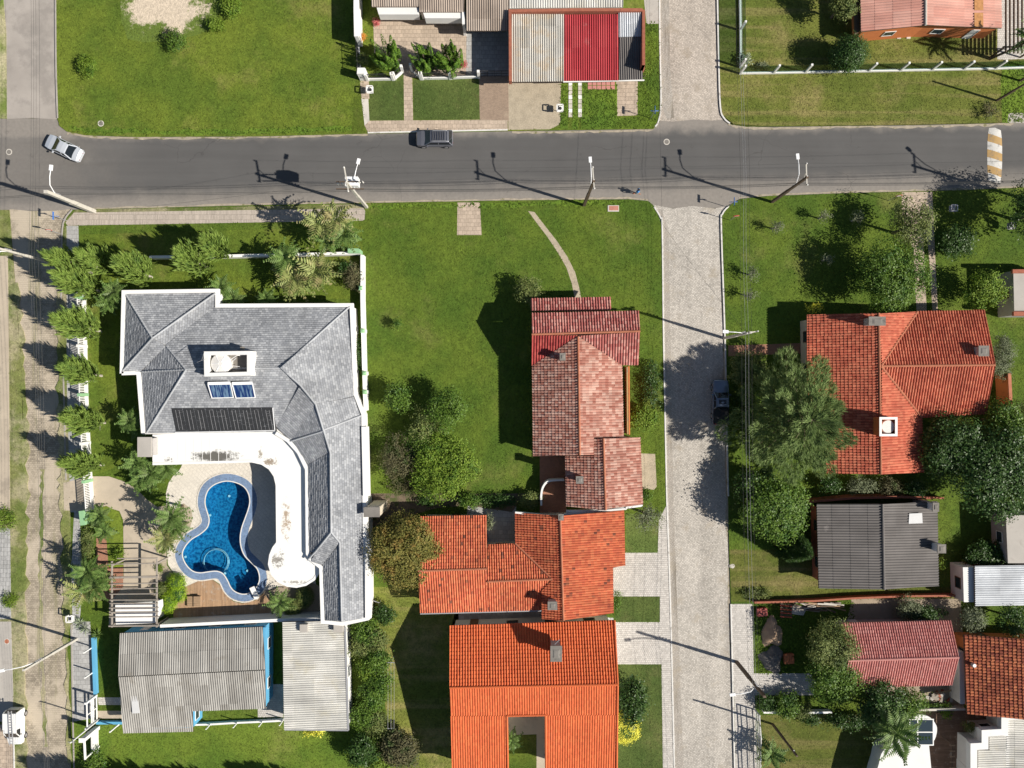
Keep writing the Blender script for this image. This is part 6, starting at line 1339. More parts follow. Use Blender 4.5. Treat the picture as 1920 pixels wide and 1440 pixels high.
def text(s_, size, loc, mat, parent, rot):
    cu = bpy.data.curves.new('lettering', 'FONT'); cu.body = s_; cu.size = size; cu.extrude = .004; cu.align_x = 'CENTER'; cu.align_y = 'CENTER'; cu.materials.append(mat)
    tmp = bpy.data.objects.new('tmp', cu); me = bpy.data.meshes.new_from_object(tmp); bpy.data.objects.remove(tmp)
    ob = bpy.data.objects.new('lettering', me); COL.objects.link(ob); ob.parent = parent; ob.location = Vector(loc) - ORG[parent.name]; ob.rotation_euler = rot; return ob
sign(0, 0, 126, 414, 'blue street name plates on a post at the mansion corner', 'blue'); sign(0, 0, 1220, 222, 'blue street name plates in the rank grass corner', 'blue'); sign(0, 0, 1364, 388, 'blue street name plates by the shaded kerb corner', 'blue')
sign(0, 0, 1369, 413, 'red octagonal stop sign beside the right hand kerb', 'stop'); sign(0, 0, 115, 439, 'red and white sign beside the hedge at the left street', 'round'); sign(0, 0, 1666, 376, 'red edged sign on a post by the wheel track driveway', 'round')

# ------------------------------------------------------------------ utility poles and wires
TOPS = {}
def pole(key, bx, by, h, label, arm=None, lamp=None, lamp_z=8.2, concrete=True, transformer=False, armlen=2.3, group='utility poles', w=.26):
    b = P(bx, by, .05); o = thing('utility_pole', label, 'utility pole', b, group); mt = MAT['pole'] if concrete else MAT['wood_dark']
    mb = MB(); mb.bar(b - Vector((0, 0, .2)), b + Vector((0, 0, h * .5)), w * 1.2, w * 1.0); mb.bar(b + Vector((0, 0, h * .5)), b + Vector((0, 0, h)), w, w * .8); mb.build('shaft', mt, o)
    at = []
    if arm is not None:
        d = Vector((math.cos(arm), math.sin(arm), 0)); z = h - .25
        mb = MB(); mb.bar(b + d * (-armlen * .35) + Vector((0, .0, z)), b + d * (armlen * .65) + Vector((0, 0, z)), .12, .13); mb.bar(b + Vector((0, 0, z - .8)), b + d * .7 + Vector((0, 0, z)), .05); mb.build('crossarm', MAT['pole'], o)
        for t in (-.33, .05, .62):
            q = b + d * armlen * t + Vector((0, 0, z + .06)); mb = MB(); mb.cyl(q, .06, .12, 8, .09); mb.cyl(q + Vector((0, 0, .12)), .10, .10, 8, .05); mb.build('insulator', MAT['ceramic'], o); at.append(q + Vector((0, 0, .2)))
    mb = MB()
    for zz in (6.6, 6.9, 7.2, 7.5):
        if zz < h - .6: mb.box((b.x + .02, b.y + w * .7, zz), (.14, .12, .10)); at.append(b + Vector((0, w * .8, zz)))
    if len(mb.v): mb.build('cable_bracket', MAT['metal_grey'], o)
    if lamp:
        q = P(lamp[0], lamp[1], lamp_z); s_ = b + Vector((0, 0, lamp_z - 1.4)); m1 = s_.lerp(q, .35) + Vector((0, 0, .75)); m2 = s_.lerp(q, .7) + Vector((0, 0, .45))
        mb = MB(); mb.tube([s_, m1, m2, q], .05, 6); la = mb.build('lamp_arm', MAT['lamp'], o)
        d = (q - m2); d.z = 0; d.normalize(); mb = MB(); mb.bar(q - d * .1 + Vector((0, 0, -.02)), q + d * .5 + Vector((0, 0, -.02)), .32, .16); mb.build('lamp_head', MAT['lamp'], la)
    if transformer:
        z = 7.6; mb = MB(); mb.box((b.x - .05, b.y + .85, z), (1.35, .95, 1.1)); mb.cyl((b.x - .45, b.y + .9, z + .55), .08, .35, 8); mb.cyl((b.x + .05, b.y + .9, z + .55), .08, .35, 8); mb.cyl((b.x + .5, b.y + .9, z + .55), .08, .35, 8); t_ = mb.build('transformer', MAT['lamp'], o)
        mb = MB()
        for i in range(7): mb.box((b.x - .65 + i * .2, b.y + 1.36, z), (.05, .12, .9))
        mb.build('cooling_fin', MAT['metal_grey'], t_)
        for yy in (-.75, .0): mb = MB(); mb.bar(b + Vector((-1.5, yy + .6, 8.75)), b + Vector((1.4, yy + .6, 8.75)), .10, .12); mb.build('crossarm', MAT['wood_dark'], o)
        for xx in (-1.25, -.8, 1.0, 1.35): mb = MB(); mb.cyl((b.x + xx, b.y + (.3 if xx < 0 else .5), 8.85), .09, .45, 8, .06); mb.build('fuse_cutout', MAT['ceramic'], o)
    TOPS[key] = at; return o
up = math.radians(100)
pole('p1', 177, 397, 9.0, 'thick white concrete utility pole leaning over the left crossing', lamp=(95, 318), lamp_z=8.6, w=.42)
pole('p2', 688, 389, 10.6, 'utility pole carrying a white transformer above the pavement end', arm=up, lamp=(671, 306), lamp_z=8.4, transformer=True, armlen=2.6)
pole('p3', 1095, 385, 10.4, 'dark sided utility pole with a long street lamp in the big lawn', arm=up - .1, lamp=(1107, 303), lamp_z=8.6, concrete=False)
pole('p4', 1447, 379, 10.4, 'dark sided utility pole with crossarm by the lush right lawn', arm=math.radians(92), lamp=(1496, 297), lamp_z=8.6, concrete=False)
pole('p5', 1915, 372, 10.4, 'utility pole in the tree shade at the far right', arm=math.radians(95), lamp=(1975, 290), lamp_z=8.6, concrete=False)
pole('p6', 1358, 634, 9.6, 'utility pole with a short lamp beside the middle street', arm=math.radians(10), lamp=(1364, 622), lamp_z=8.8, armlen=1.2)
pole('p7', 1381, 1241, 9.6, 'dark utility pole at the lower right pavement', arm=None, lamp=(1377, 1302), lamp_z=8.2, concrete=False, w=.3)
pole('p8', 144, 1198, 9.4, 'utility pole with a long lamp leaning over the lower cobbled street', lamp=(6, 1257), lamp_z=8.2)
pole('p9', 92, 491, 8.6, 'pale utility pole hidden behind the hedge trees at the left street', lamp=(-6, 476), lamp_z=8.0)
pole('p10', 1868, 189, 6.2, 'short dark service post on the upper right property line', concrete=False, w=.2, group='service posts'); pole('p11', 1912, 152, 5.6, 'short dark service post at the upper right fence end', concrete=False, w=.2, group='service posts'); pole('p12', 1448, 1357, 7.5, 'dark leaning service post on the sandy lawn', concrete=False, w=.2, group='service posts')
def wire(A, B, sag=.5, r=.014, label='', mat='cable'):
    A, B = Vector(A), Vector(B); pts = [A.lerp(B, t / 14) - Vector((0, 0, sag * 4 * (t / 14) * (1 - t / 14))) for t in range(15)]
    mb = MB(); mb.tube(pts, r * .62, 4, False); o = mb.build('power_line', MAT[mat], None, loc=pts[7]); tag(o, label, 'cable', 'overhead wires'); return o
far_l, far_r = Vector((-95, 21.0, 0)), Vector((110, 23.5, 0))
seqs = [('p2', 'p3'), ('p3', 'p4'), ('p4', 'p5')]
for (a, b), ds in zip(seqs, ('the transformer pole and the big lawn pole', 'the big lawn pole and the lush lawn pole', 'the lush lawn pole and the far right pole')):
    for i in range(3): wire(TOPS[a][i], TOPS[b][i], .45, .016, ('lawn side', 'middle', 'road side')[i] + ' upper wire between ' + ds)
    for i in (3, 5, 6): wire(TOPS[a][i], TOPS[b][i], .7, .030, {3: 'lowest', 5: 'middle', 6: 'highest'}[i] + ' thick cable between ' + ds)
for i in (0, 2): wire(TOPS['p1'][i], TOPS['p2'][3 + i], .8, .028, ('lower', 'upper')[i // 2] + ' thick cable between the left crossing pole and the transformer pole'); wire(TOPS['p1'][i], P(-300, 380, 7), .8, .028, ('lower', 'upper')[i // 2] + ' thick cable running off the left edge from the crossing pole')
for i in (1,): wire(P(178, 397, 9.0), TOPS['p2'][1], .6, .016, 'single thin wire from the left crossing pole to the transformer pole')
ORD = ('leftmost', 'second', 'third', 'rightmost')
for i, x in enumerate((52, 56, 60, 66)): wire(P(x, -300, 8.4 - .3 * i), P(x + 2 + i, 480, 8.0 - .3 * i), .5, .022, ORD[i] + ' wire over the dusty street above the hedge corner pole'); wire(P(x + 2 + i, 480, 8.0 - .3 * i), P(74 + i * 3, 1250, 8.4 - .3 * i), .6, .022, ORD[i] + ' wire over the sandy cobbles beside the picket fence'); wire(P(74 + i * 3, 1250, 8.4 - .3 * i), P(84 + i * 3, 1750, 8.4), .5, .022, ORD[i] + ' wire over the sandy cobbles below the long lamp pole')
for i, x in enumerate((1385, 1392, 1404, 1398)):
    wire(P(x - 8, -300, 9 - .4 * i), P(x + 4 - i, 330, 9.2 - .5 * i), .6, .02, ('leftmost', 'second', 'rightmost', 'third')[i] + ' wire over the glass fence corner and the asphalt road', 'metal_grey' if i % 2 else 'cable'); wire(P(x + 4 - i, 330, 9.2 - .5 * i), P(x + 6, 625, 9.2 - .5 * i), .4, .02, ('leftmost', 'second', 'rightmost', 'third')[i] + ' wire over the lush lawn edge above the short lamp pole', 'metal_grey' if i % 2 else 'cable'); wire(P(x + 6, 625, 9.2 - .5 * i), P(x + 20, 1290, 9.0 - .5 * i), .7, .02, ('leftmost', 'second', 'rightmost', 'third')[i] + ' long wire passing the pine, right of the middle street', 'metal_grey' if i % 2 else 'cable'); wire(P(x + 20, 1290, 9.0 - .5 * i), P(x + 32, 1800, 9.0 - .5 * i), .6, .02, ('leftmost', 'second', 'rightmost', 'third')[i] + ' wire over the railing fence at the bottom edge')
wire(P(1235, -80, 7), P(1242, 420, 7.4), .6, .018, 'sagging dark service wire over the cobbled junction'); wire(P(1242, 420, 7.4), TOPS['p6'][0], .6, .018, 'sagging dark service wire over the middle street')
# clothes line
cl = thing('clothes_line', 'clothes line of two T-shaped posts and wires on the dull lawn', 'clothes line', P(736, 1290, .1))
for y in (1231, 1352): mb = MB(); c = P(738, y, .1); mb.bar(c, c + Vector((0, 0, 1.9)), .08); mb.bar(c + Vector((-.4, 0, 1.85)), c + Vector((.4, 0, 1.85)), .07, .07); mb.build('post', MAT['metal_grey'], cl)
for dx in (-.35, 0, .35): mb = MB(); a, b = P(738, 1231, .1) + Vector((dx, 0, 1.9)), P(738, 1352, .1) + Vector((dx, 0, 1.9)); mb.tube([a, a.lerp(b, .5) - Vector((0, 0, .12)), b], .014, 4); mb.build('line', MAT['metal_grey'], cl)
lf = thing('laundry_frame', 'small metal hoop frame on the lawn below the rusty bush', 'frame', P(713, 1128, .1)); mb = MB(); a = P(690, 1118, .1); b = P(714, 1126, .1); mb.tube([a, a + Vector((0, 0, .9)), b + Vector((0, 0, .9)), b], .05); mb.build('hoop', MAT['metal_grey'], lf)
# ------------------------------------------------------------------ building yard
def heap(name, label, px, py, rx, ry, h, mat, seed, cat='heap'):
    r = np.random.default_rng(seed); c = P(px, py, .1); k = H / F; n = 26; vs = []; fs = []
    for j in range(8):
        t = j / 7; 
        for i in range(n):
            a = 2 * math.pi * i / n; w = 1 + .16 * math.sin(3 * a + seed) + .1 * math.sin(5 * a) + r.normal(0, .03)
            vs.append((c.x + rx * k * (1 - t) * w * math.cos(a), c.y + ry * k * (1 - t) * w * math.sin(a), .08 + h * (1 - (1 - t) ** 1.5) + r.normal(0, .03)))
    for j in range(7):
        for i in range(n): fs.append((j * n + i, j * n + (i + 1) % n, (j + 1) * n + (i + 1) % n, (j + 1) * n + i))
    mb = MB(); mb.add(vs, fs); o = mb.build(name, mat, None, loc=c, smooth=True); tag(o, label, cat); return o
heap('sand_heap', 'tan builder\'s sand heap in the yard corner', 1447, 1186, 20, 28, 1.0, M('heap_sand', (.42, .29, .19), .15, 2, .95, .4, 8), 3); heap('gravel_heap', 'dark gravel heap below the sand heap', 1447, 1236, 22, 26, .8, M('heap_gravel', (.17, .155, .14), .35, 2, .95, .7, 7, fine=.3, fscale=8), 5)
def brick_stack(label, px, py, nx, ny, nz, mat, rz, seed, miss=.12):
    r = random.Random(seed); c = P(px, py, .1); o = thing('brick_stack', label, 'brick stack', c); R = Matrix.Rotation(rz, 3, 'Z')
    me = {}
    for z in range(nz):
        for i in range(nx):
            for j in range(ny):
                if r.random() < miss * (z + 1) / nz: continue
                key = 0
                if key not in me:
                    mb = MB(); mb.box((0, 0, 0), (.27, .17, .16)); m0 = bpy.data.meshes.new('brick'); m0.from_pydata([tuple(v) for v in mb.v], [], mb.f); m0.materials.append(mat); me[key] = m0
                b = link_mesh('brick', me[key], o); b.location = R @ Vector(((i - nx / 2 + .5) * .285 + r.uniform(-.02, .02), (j - ny / 2 + .5) * .185 + r.uniform(-.01, .01), .09 + z * .165)); b.rotation_euler = (0, 0, rz + r.uniform(-.08, .08))
brick_stack('orange stack of hollow bricks beside the gravel heap', 1477, 1233, 4, 6, 3, M('brick_orange', (.55, .17, .07), .12, 3, .85), .05, 2); brick_stack('small dull red brick stack in the yard corner', 1427, 1146, 4, 5, 3, M('brick_red', (.36, .10, .085), .2, 3, .85), .1, 4)
rk = thing('iron_rack', 'red painted slatted iron rack leaning in the yard', 'rack', P(1473, 1142, .1))
for i in range(8): mb = MB(); mb.bar(P(1463, 1132 + i * 3.4, .75), P(1485, 1134 + i * 3.4, .75), .10, .05); mb.build('slat', MAT['sign_red'] if i % 2 else MAT['wood_dark'], rk)
for x in (1465, 1483): mb = MB(); mb.bar(P(x, 1131, .69), P(x + 1, 1159, .69), .09, .08); mb.build('rail', MAT['wood_dark'], rk)
for (x, y) in ((1465, 1133), (1484, 1133), (1465, 1157), (1484, 1157)): mb = MB(); c = P(x, y, .6); mb.bar((c.x, c.y, .1), (c.x, c.y, .64), .07); mb.build('leg', MAT['wood_dark'], rk)
tp = thing('timber_pile', 'jumbled pile of boards and battens along the brick wall', 'timber pile', P(1545, 1138, .1)); r_ = random.Random(9)
for i in range(26): mb = MB(); x = 1500 + r_.uniform(0, 70); y = 1131 + r_.uniform(0, 14); a = r_.gauss(-.06, .16); l = r_.uniform(1.2, 3.2); c = P(x, y, .2 + r_.random() * .5); d = Vector((math.cos(a), math.sin(a), r_.uniform(-.08, .08))) * l / 2; mb.bar(c - d, c + d, r_.uniform(.08, .2), .04); mb.build('board', [MAT['wood'], MAT['wood_grey'], MAT['concrete_pale'], MAT['wood_dark']][i % 4], tp)
pp = thing('perforated_sheet', 'pale perforated concrete slab lying by the timber pile', 'slab', P(1500, 1146, .1)); mb = MB(); q = [P(1486, 1138, .4), P(1512, 1143, .35), P(1506, 1154, .3), P(1484, 1151, .3)]; mb.add(q + [p - Vector((0, 0, .08)) for p in q], [(3, 2, 1, 0), (4, 5, 6, 7), (1, 5, 4, 0), (2, 6, 5, 1), (3, 7, 6, 2), (0, 4, 7, 3)]); mb.build('sheet', MAT['concrete_pale'], pp)
mb = MB()
for i in range(7):
    for j in range(3): c = q[0].lerp(q[1], (i + .7) / 7.6).lerp(q[3].lerp(q[2], (i + .7) / 7.6), (j + .7) / 3.4); mb.cyl(c + Vector((0, 0, .0)), .035, .012, 6)
mb.build('holes', MAT['metal_dark'], pp, kind='stuff')
bq = thing('rubble_heap', 'dark clutter of planks and bricks below the pink roof', 'rubble', P(1760, 1298, .1))
for i in range(16): mb = MB(); c = P(1738 + r_.uniform(0, 48), 1292 + r_.uniform(0, 20), .2); mb.box(c, (r_.uniform(.3, .9), r_.uniform(.15, .4), r_.uniform(.12, .3)), rz=r_.uniform(0, 3)); mb.build('rubble_piece', [MAT['brick_wall'], MAT['concrete'], MAT['wood_grey']][i % 3], bq)
mb = MB(); mb.bar(P(1752, 1301, .5), P(1787, 1294, .5), .2, .06); mb.build('plank', MAT['wood'], bq)
# ------------------------------------------------------------------ vehicles
def paint(name, c, rough=.25, metal=.0):
    m, nt, b, pos = start(name, rough, .5, metal); b.inputs['Base Color'].default_value = c4(c); b.inputs['Coat Weight'].default_value = .6; b.inputs['Coat Roughness'].default_value = .05; return m
MAT['tyre'] = M('tyre', (.025, .025, .026), .1, 4, .8); MAT['rim'] = M('rim', (.45, .45, .46), .05, 4, .3, metal=.6); MAT['car_glass'] = glass_mat('car_glass', (.012, .016, .020), .04); MAT['trim'] = M('trim', (.03, .03, .032), .05, 4, .5)
MAT['tail'] = M('tail', (.35, .02, .02), .05, 4, .2); MAT['head'] = M('head', (.75, .76, .78), .03, 4, .15)
def car(name, label, cat, loc, ang, W, st, cab, pm, wheel=(1.3, -1.3, .32), extra=None):
    """st: body stations (x, half width, sill z, belt z, top z); cab: (x front base, x front top, x rear top, x rear base, base half width, top half width, roof z, base z)"""
    R = Matrix.Rotation(ang, 3, 'Z'); L0 = Vector(loc); o = thing(name, label, cat, L0)
    T = lambda v: R @ Vector(v) + L0
    vs = []; fs = []; m = 0
    for (x, hw, zs, zb, zt) in st:
        row = [(x, -hw * .90, zs), (x, -hw, zs + .18), (x, -hw, (zs + zb) / 2), (x, -hw * .97, zb), (x, -hw * .86, zt - .02), (x, -hw * .45, zt + .015), (x, 0, zt + .025)]
        row += [(a, -b, c) for a, b, c in row[-2::-1]]; m = len(row); vs += [T(v) for v in row]
    k = len(st)
    for i in range(k - 1):
        for j in range(m - 1): fs.append((i * m + j, i * m + j + 1, (i + 1) * m + j + 1, (i + 1) * m + j))
        fs.append((i * m + m - 1, i * m, (i + 1) * m, (i + 1) * m + m - 1))
    fs += [tuple(range(m - 1, -1, -1)), tuple((k - 1) * m + j for j in range(m))]
    mb = MB(); mb.add(vs, fs); mb.build('body', pm, o, smooth=False)
    xf, xft, xrt, xrb, wb, wt, zr, zb = cab
    # roof with pillars, then glass set into the openings
    mb = MB(); cor = lambda x, y, z: T((x, y, z))
    xs = [xft, xft - .12, (xft + xrt) / 2, xrt + .12, xrt]; zz = [zr - .05, zr - .01, zr + .02, zr - .01, zr - .06]; vs = []
    for x, z in zip(xs, zz):
        for yy, dz in ((-1, -.05), (-.8, 0), (0, .025), (.8, 0), (1, -.05)): vs.append(T((x, yy * wt, z + dz)))
    fs = [(i * 5 + j, i * 5 + j + 1, (i + 1) * 5 + j + 1, (i + 1) * 5 + j) for i in range(4) for j in range(4)]
    mb.add(vs, [f[::-1] for f in fs]); 
    for s_ in (-1, 1):
        mb.bar(T((xf, s_ * wb, zb)), T((xft, s_ * wt, zr - .07)), .08, .08); mb.bar(T((xrb, s_ * wb, zb)), T((xrt, s_ * wt, zr - .09)), .12, .10); mb.bar(T((xft, s_ * wt, zr - .08)), T((xrt, s_ * wt, zr - .08)), .07, .07)
        xm = (xf + xrb) / 2; mb.bar(T((xm, s_ * wb, zb)), T((xm, s_ * wt, zr - .08)), .08, .06)
    mb.build('roof', pm, o)
    def quad(nm, p, mat=MAT['car_glass']): q = MB(); q.add([T(v) for v in p], [(0, 1, 2, 3)]); return q.build(nm, mat, o)
    quad('windscreen', [(xf + .04, -wb * .94, zb + .01), (xf + .04, wb * .94, zb + .01), (xft, wt * .94, zr - .06), (xft, -wt * .94, zr - .06)])
    quad('rear_window', [(xrb - .04, wb * .92, zb + .01), (xrb - .04, -wb * .92, zb + .01), (xrt, -wt * .92, zr - .07), (xrt, wt * .92, zr - .07)])
    for s_ in (-1, 1): quad('side_window', [(xf, s_ * wb, zb), (xrb, s_ * wb, zb), (xrt, s_ * wt, zr - .09), (xft, s_ * wt, zr - .09)])
    for x in wheel[:2]:
        for s_ in (-1, 1):
            hw = W / 2; q = MB(); q.tube([T((x, s_ * (hw - .20), wheel[2])), T((x, s_ * (hw + .015), wheel[2]))], wheel[2], 18); w = q.build('wheel', MAT['tyre'], o)
            q = MB(); q.tube([T((x, s_ * (hw + .01), wheel[2])), T((x, s_ * (hw + .03), wheel[2]))], wheel[2] * .62, 14); q.build('rim', MAT['rim'], w)
    x0, x1 = st[0], st[-1]
    for s_ in (-1, 1):
        q = MB(); q.bar(T((x0[0] - .10, s_ * x0[1] * .55, x0[3] - .10)), T((x0[0] - .22, s_ * x0[1] * .93, x0[3] - .08)), .22, .14); q.build('headlight', MAT['head'], o)
        q = MB(); q.bar(T((x1[0] + .08, s_ * x1[1] * .6, x1[3] - .12)), T((x1[0] + .14, s_ * x1[1] * .94, x1[3] - .10)), .2, .16); q.build('tail_light', MAT['tail'], o)
        q = MB(); q.box(T((xf - .28, s_ * (wb + .16), zb + .06)), (.12, .22, .13), rz=ang); q.build('wing_mirror', pm, o)
    q = MB(); q.bar(T((x0[0] + .02, -x0[1] * .8, x0[2] + .18)), T((x0[0] + .02, x0[1] * .8, x0[2] + .18)), .06, .12); q.build('number_plate', MAT['trim'], o)
    return o, T
c = P(126, 281, 0); A = math.atan2(-(258 - 306), (92 - 166)) 
ANG = math.radians(180 - 26)
car('parked_car', 'silver sedan turning on the crossing at upper left', 'car', (c.x, c.y, 0), ANG, 1.74, [(2.22, .55, .30, .56, .60), (2.10, .76, .22, .66, .70), (1.6, .85, .20, .78, .84), (.95, .87, .2, .88, .93), (-.6, .87, .2, .92, .95), (-1.5, .86, .2, .94, 1.0), (-2.05, .80, .25, .90, .97), (-2.22, .66, .32, .72, .80)], (.98, .28, -.85, -1.55, .80, .58, 1.44, .95), paint('paint_silver', (.62, .65, .69), .22, .25))
c = P(816, 264, 0)
suv, TS = car('parked_car', 'dark grey estate car with a roof rack parked by the tan pavement', 'car', (c.x, c.y, 0), math.pi, 1.8, [(2.12, .62, .34, .72, .78), (2.0, .80, .28, .84, .90), (1.5, .89, .25, .96, 1.02), (.95, .90, .25, 1.0, 1.06), (-.6, .90, .25, 1.04, 1.07), (-1.6, .89, .25, 1.06, 1.1), (-2.05, .86, .3, 1.04, 1.08), (-2.14, .76, .34, .9, .96)], (1.02, .42, -1.72, -2.02, .82, .68, 1.64, 1.07), paint('paint_slate', (.16, .165, .19), .22, .35), (1.3, -1.32, .34))
for s_ in (-1, 1): mb = MB(); mb.tube([TS((.25, s_ * .6, 1.64)), TS((.1, s_ * .6, 1.74)), TS((-1.4, s_ * .6, 1.74)), TS((-1.55, s_ * .6, 1.64))], .03); mb.build('roof_rail', MAT['metal_grey'], suv)
for i in range(6): mb = MB(); mb.bar(TS((.1 - i * .26, -.52, 1.75)), TS((.1 - i * .26, .52, 1.75)), .06, .03); mb.build('rack_slat', MAT['trim'], suv)
mb = MB(); mb.bar(TS((-1.58, -.6, 1.7)), TS((-1.58, .6, 1.7)), .05, .05); mb.build('rack_bar', MAT['rim'], suv)
c = P(1347, 754, 0)
pu, TP = car('pickup_truck', 'dark blue pickup truck with a black bed parked in tree shade', 'pickup truck', (c.x, c.y, 0), math.pi / 2, 1.84, [(2.62, .66, .45, .95, .98), (2.5, .84, .4, 1.02, 1.08), (1.9, .91, .38, 1.10, 1.15), (1.1, .92, .38, 1.12, 1.18), (-.7, .92, .38, 1.12, 1.15), (-.75, .92, .38, 1.12, .80), (-2.4, .92, .40, 1.12, .80), (-2.55, .91, .42, 1.10, 1.05)], (1.15, .5, -.5, -.68, .84, .68, 1.78, 1.14), paint('paint_navy', (.17, .205, .26), .2, .3), (1.7, -1.6, .39))
mb = MB(); mb.box(TP((-1.6, 0, 1.10)), (1.66, 1.58, .05), rz=math.pi / 2); mb.box(TP((-1.6, 0, .98)), (1.76, 1.66, .22), rz=math.pi / 2); mb.build('bed_cover', MAT['trim'], pu)
mb = MB(); mb.bar(TP((.06, -.42, 1.80)), TP((.06, .42, 1.80)), .5, .03); mb.build('sunroof', MAT['car_glass'], pu)
c = P(38, 1356, 0)
MAT['van_white'] = paint('paint_white', (.78, .78, .76), .35)
vn, TV = car('van', 'small white panel van with a ladder on its roof at lower left', 'van', (c.x, c.y, 0), -math.pi / 2, 1.70, [(2.05, .60, .35, .80, .84), (1.95, .76, .3, .92, .98), (1.4, .84, .28, 1.05, 1.10), (.95, .85, .28, 1.10, 1.16), (.9, .85, .28, 1.12, 1.2), (-1.0, .85, .28, 1.12, 1.2), (-1.9, .84, .3, 1.1, 1.2), (-2.05, .80, .34, 1.0, 1.1)], (1.05, .35, -1.95, -2.03, .80, .72, 1.85, 1.16), MAT['van_white'], (1.25, -1.3, .31))
mb = MB(); mb.box(TV((-1.0, 0, 1.53)), (1.98, 1.70, .70), rz=-math.pi / 2, taper=.93); mb.build('cargo_box', MAT['van_white'], vn)
ld = thing('ladder', 'aluminium ladder lying along the white van roof', 'ladder', TV((0, 0, 1.92)))
for s_ in (-.19, .19): mb = MB(); mb.bar(TV((1.6, s_ + .30, 1.98)), TV((-2.3, s_ + .12, 1.98)), .06, .09); mb.build('rail', MAT['metal_grey'], ld)
for i in range(13): mb = MB(); t = (i + .5) / 13; x = 1.6 - 3.9 * t; yo = .30 - .18 * t; mb.bar(TV((x, yo - .19, 1.98)), TV((x, yo + .19, 1.98)), .045, .045); mb.build('rung', MAT['metal_grey'], ld)
# ------------------------------------------------------------------ the walker
def person(label, px, py, ang):
    b = P(px, py, 0); R = Matrix.Rotation(ang, 3, 'Z'); o = thing('person', label, 'person', (b.x, b.y, 0))
    T = lambda v: R @ Vector(v)
    J = {'pelvis': ((0, 0, .95), .13), 'waist': ((.01, 0, 1.10), .12), 'chest': ((.03, 0, 1.33), .145), 'neck': ((.04, 0, 1.50), .058), 'head0': ((.055, 0, 1.58), .085), 'head1': ((.06, 0, 1.70), .088),
         'hl': ((.0, .10, .90), .095), 'kl': ((.22, .10, .52), .062), 'al': ((.30, .10, .10), .042), 'tl': ((.46, .10, .05), .036), 'hr': ((0, -.10, .90), .095), 'kr': ((.02, -.10, .48), .062), 'ar': ((-.34, -.10, .20), .042), 'tr': ((-.24, -.10, .06), .036),
         'sl': ((.03, .19, 1.42), .06), 'el': ((-.14, .26, 1.17), .044), 'wl': ((-.02, .25, .95), .032), 'sr': ((.03, -.19, 1.42), .06), 'er': ((.10, -.28, 1.16), .044), 'wr': ((.30, -.22, 1.12), .032)}
    E = [('pelvis', 'waist'), ('waist', 'chest'), ('chest', 'neck'), ('neck', 'head0'), ('head0', 'head1'), ('pelvis', 'hl'), ('hl', 'kl'), ('kl', 'al'), ('al', 'tl'), ('pelvis', 'hr'), ('hr', 'kr'), ('kr', 'ar'), ('ar', 'tr'), ('chest', 'sl'), ('sl', 'el'), ('el', 'wl'), ('chest', 'sr'), ('sr', 'er'), ('er', 'wr')]
    # five bent fingers on each hand, rooted inside the palm
    for h, y0, fw in (('wl', .25, 1), ('wr', -.22, 1)):
        p = Vector(J[h][0]); d = Vector((.3, 0, -.95)) if h == 'wl' else Vector((.95, .1, .2)); d.normalize(); side = Vector((.95, 0, .3)) if h == 'wl' else Vector((0, 1, 0)); inn = Vector((0, -1 if h == 'wl' else .2, 0 if h == 'wl' else -1))
        J[h + 'p'] = (tuple(p + d * .07), .036); E.append((h, h + 'p'))
        for f in range(4):
            q = p + d * .10 + side * (f - 1.5) * .021; l = (.06, .07, .065, .05)[f]; J[f'{h}{f}a'] = (tuple(q + d * l * .5), .0095); J[f'{h}{f}b'] = (tuple(q + d * l + inn * .02), .008); E += [(h + 'p', f'{h}{f}a'), (f'{h}{f}a', f'{h}{f}b')]
        q = p + d * .05 - side * .05; J[h + 't'] = (tuple(q), .0105); J[h + 'u'] = (tuple(q + d * .045 + inn * .02), .009); E += [(h + 'p', h + 't'), (h + 't', h + 'u')]
    ks = list(J); me = bpy.data.meshes.new('body'); me.from_pydata([tuple(T(J[k][0])) for k in ks], [(ks.index(a), ks.index(c_)) for a, c_ in E], [])
    skin = M('skin', (.42, .24, .16), .05, 6, .6); me.materials.append(skin); ob = link_mesh('body', me, o)
    md = ob.modifiers.new('skin', 'SKIN'); ob.modifiers.new('sub', 'SUBSURF').levels = 1; ob.modifiers['sub'].render_levels = 1
    for k, v in zip(ks, me.skin_vertices[0].data): v.radius = (J[k][1], J[k][1]); v.use_root = (k == 'pelvis')
    def garment(nm, pts, rad, mat, n=10): mb = MB(); mb.tube([T(p) + Vector((b.x, b.y, 0)) for p in pts], rad, n); return mb.build(nm, mat, o, smooth=True)
    blue = M('shirt_blue', (.05, .22, .50), .1, 5, .8); lt = M('shorts_pale', (.45, .62, .72), .08, 5, .8)
    garment('shirt', [(-.0, 0, .98), (.015, 0, 1.12), (.03, 0, 1.32), (.035, 0, 1.44), (.04, 0, 1.49)], [.165, .155, .185, .15, .075], blue, 12)
    for a, c_ in (('sl', 'el'), ('sr', 'er')): s0, e0 = Vector(J[a][0]), Vector(J[c_][0]); garment('sleeve', [s0.lerp(Vector((.03, 0, 1.42)), .4), s0, s0.lerp(e0, .6)], [.09, .085, .07], blue, 8)
    garment('shorts', [(.0, 0, .84), (0, 0, 1.0)], [.18, .17], lt, 12)
    for a, c_ in (('hl', 'kl'), ('hr', 'kr')): s0, e0 = Vector(J[a][0]), Vector(J[c_][0]); garment('shorts_leg', [s0, s0.lerp(e0, .62)], [.125, .105], lt, 8)
    for a, c_ in (('al', 'tl'), ('ar', 'tr')): s0, e0 = Vector(J[a][0]), Vector(J[c_][0]); d = (e0 - s0).normalized(); garment('shoe', [s0 - d * .06 - Vector((0, 0, .03)), s0.lerp(e0, .5) - Vector((0, 0, .02)), e0 + d * .05], [.055, .055, .035], M('shoe', (.62, .16, .05), .1, 5, .7), 8)
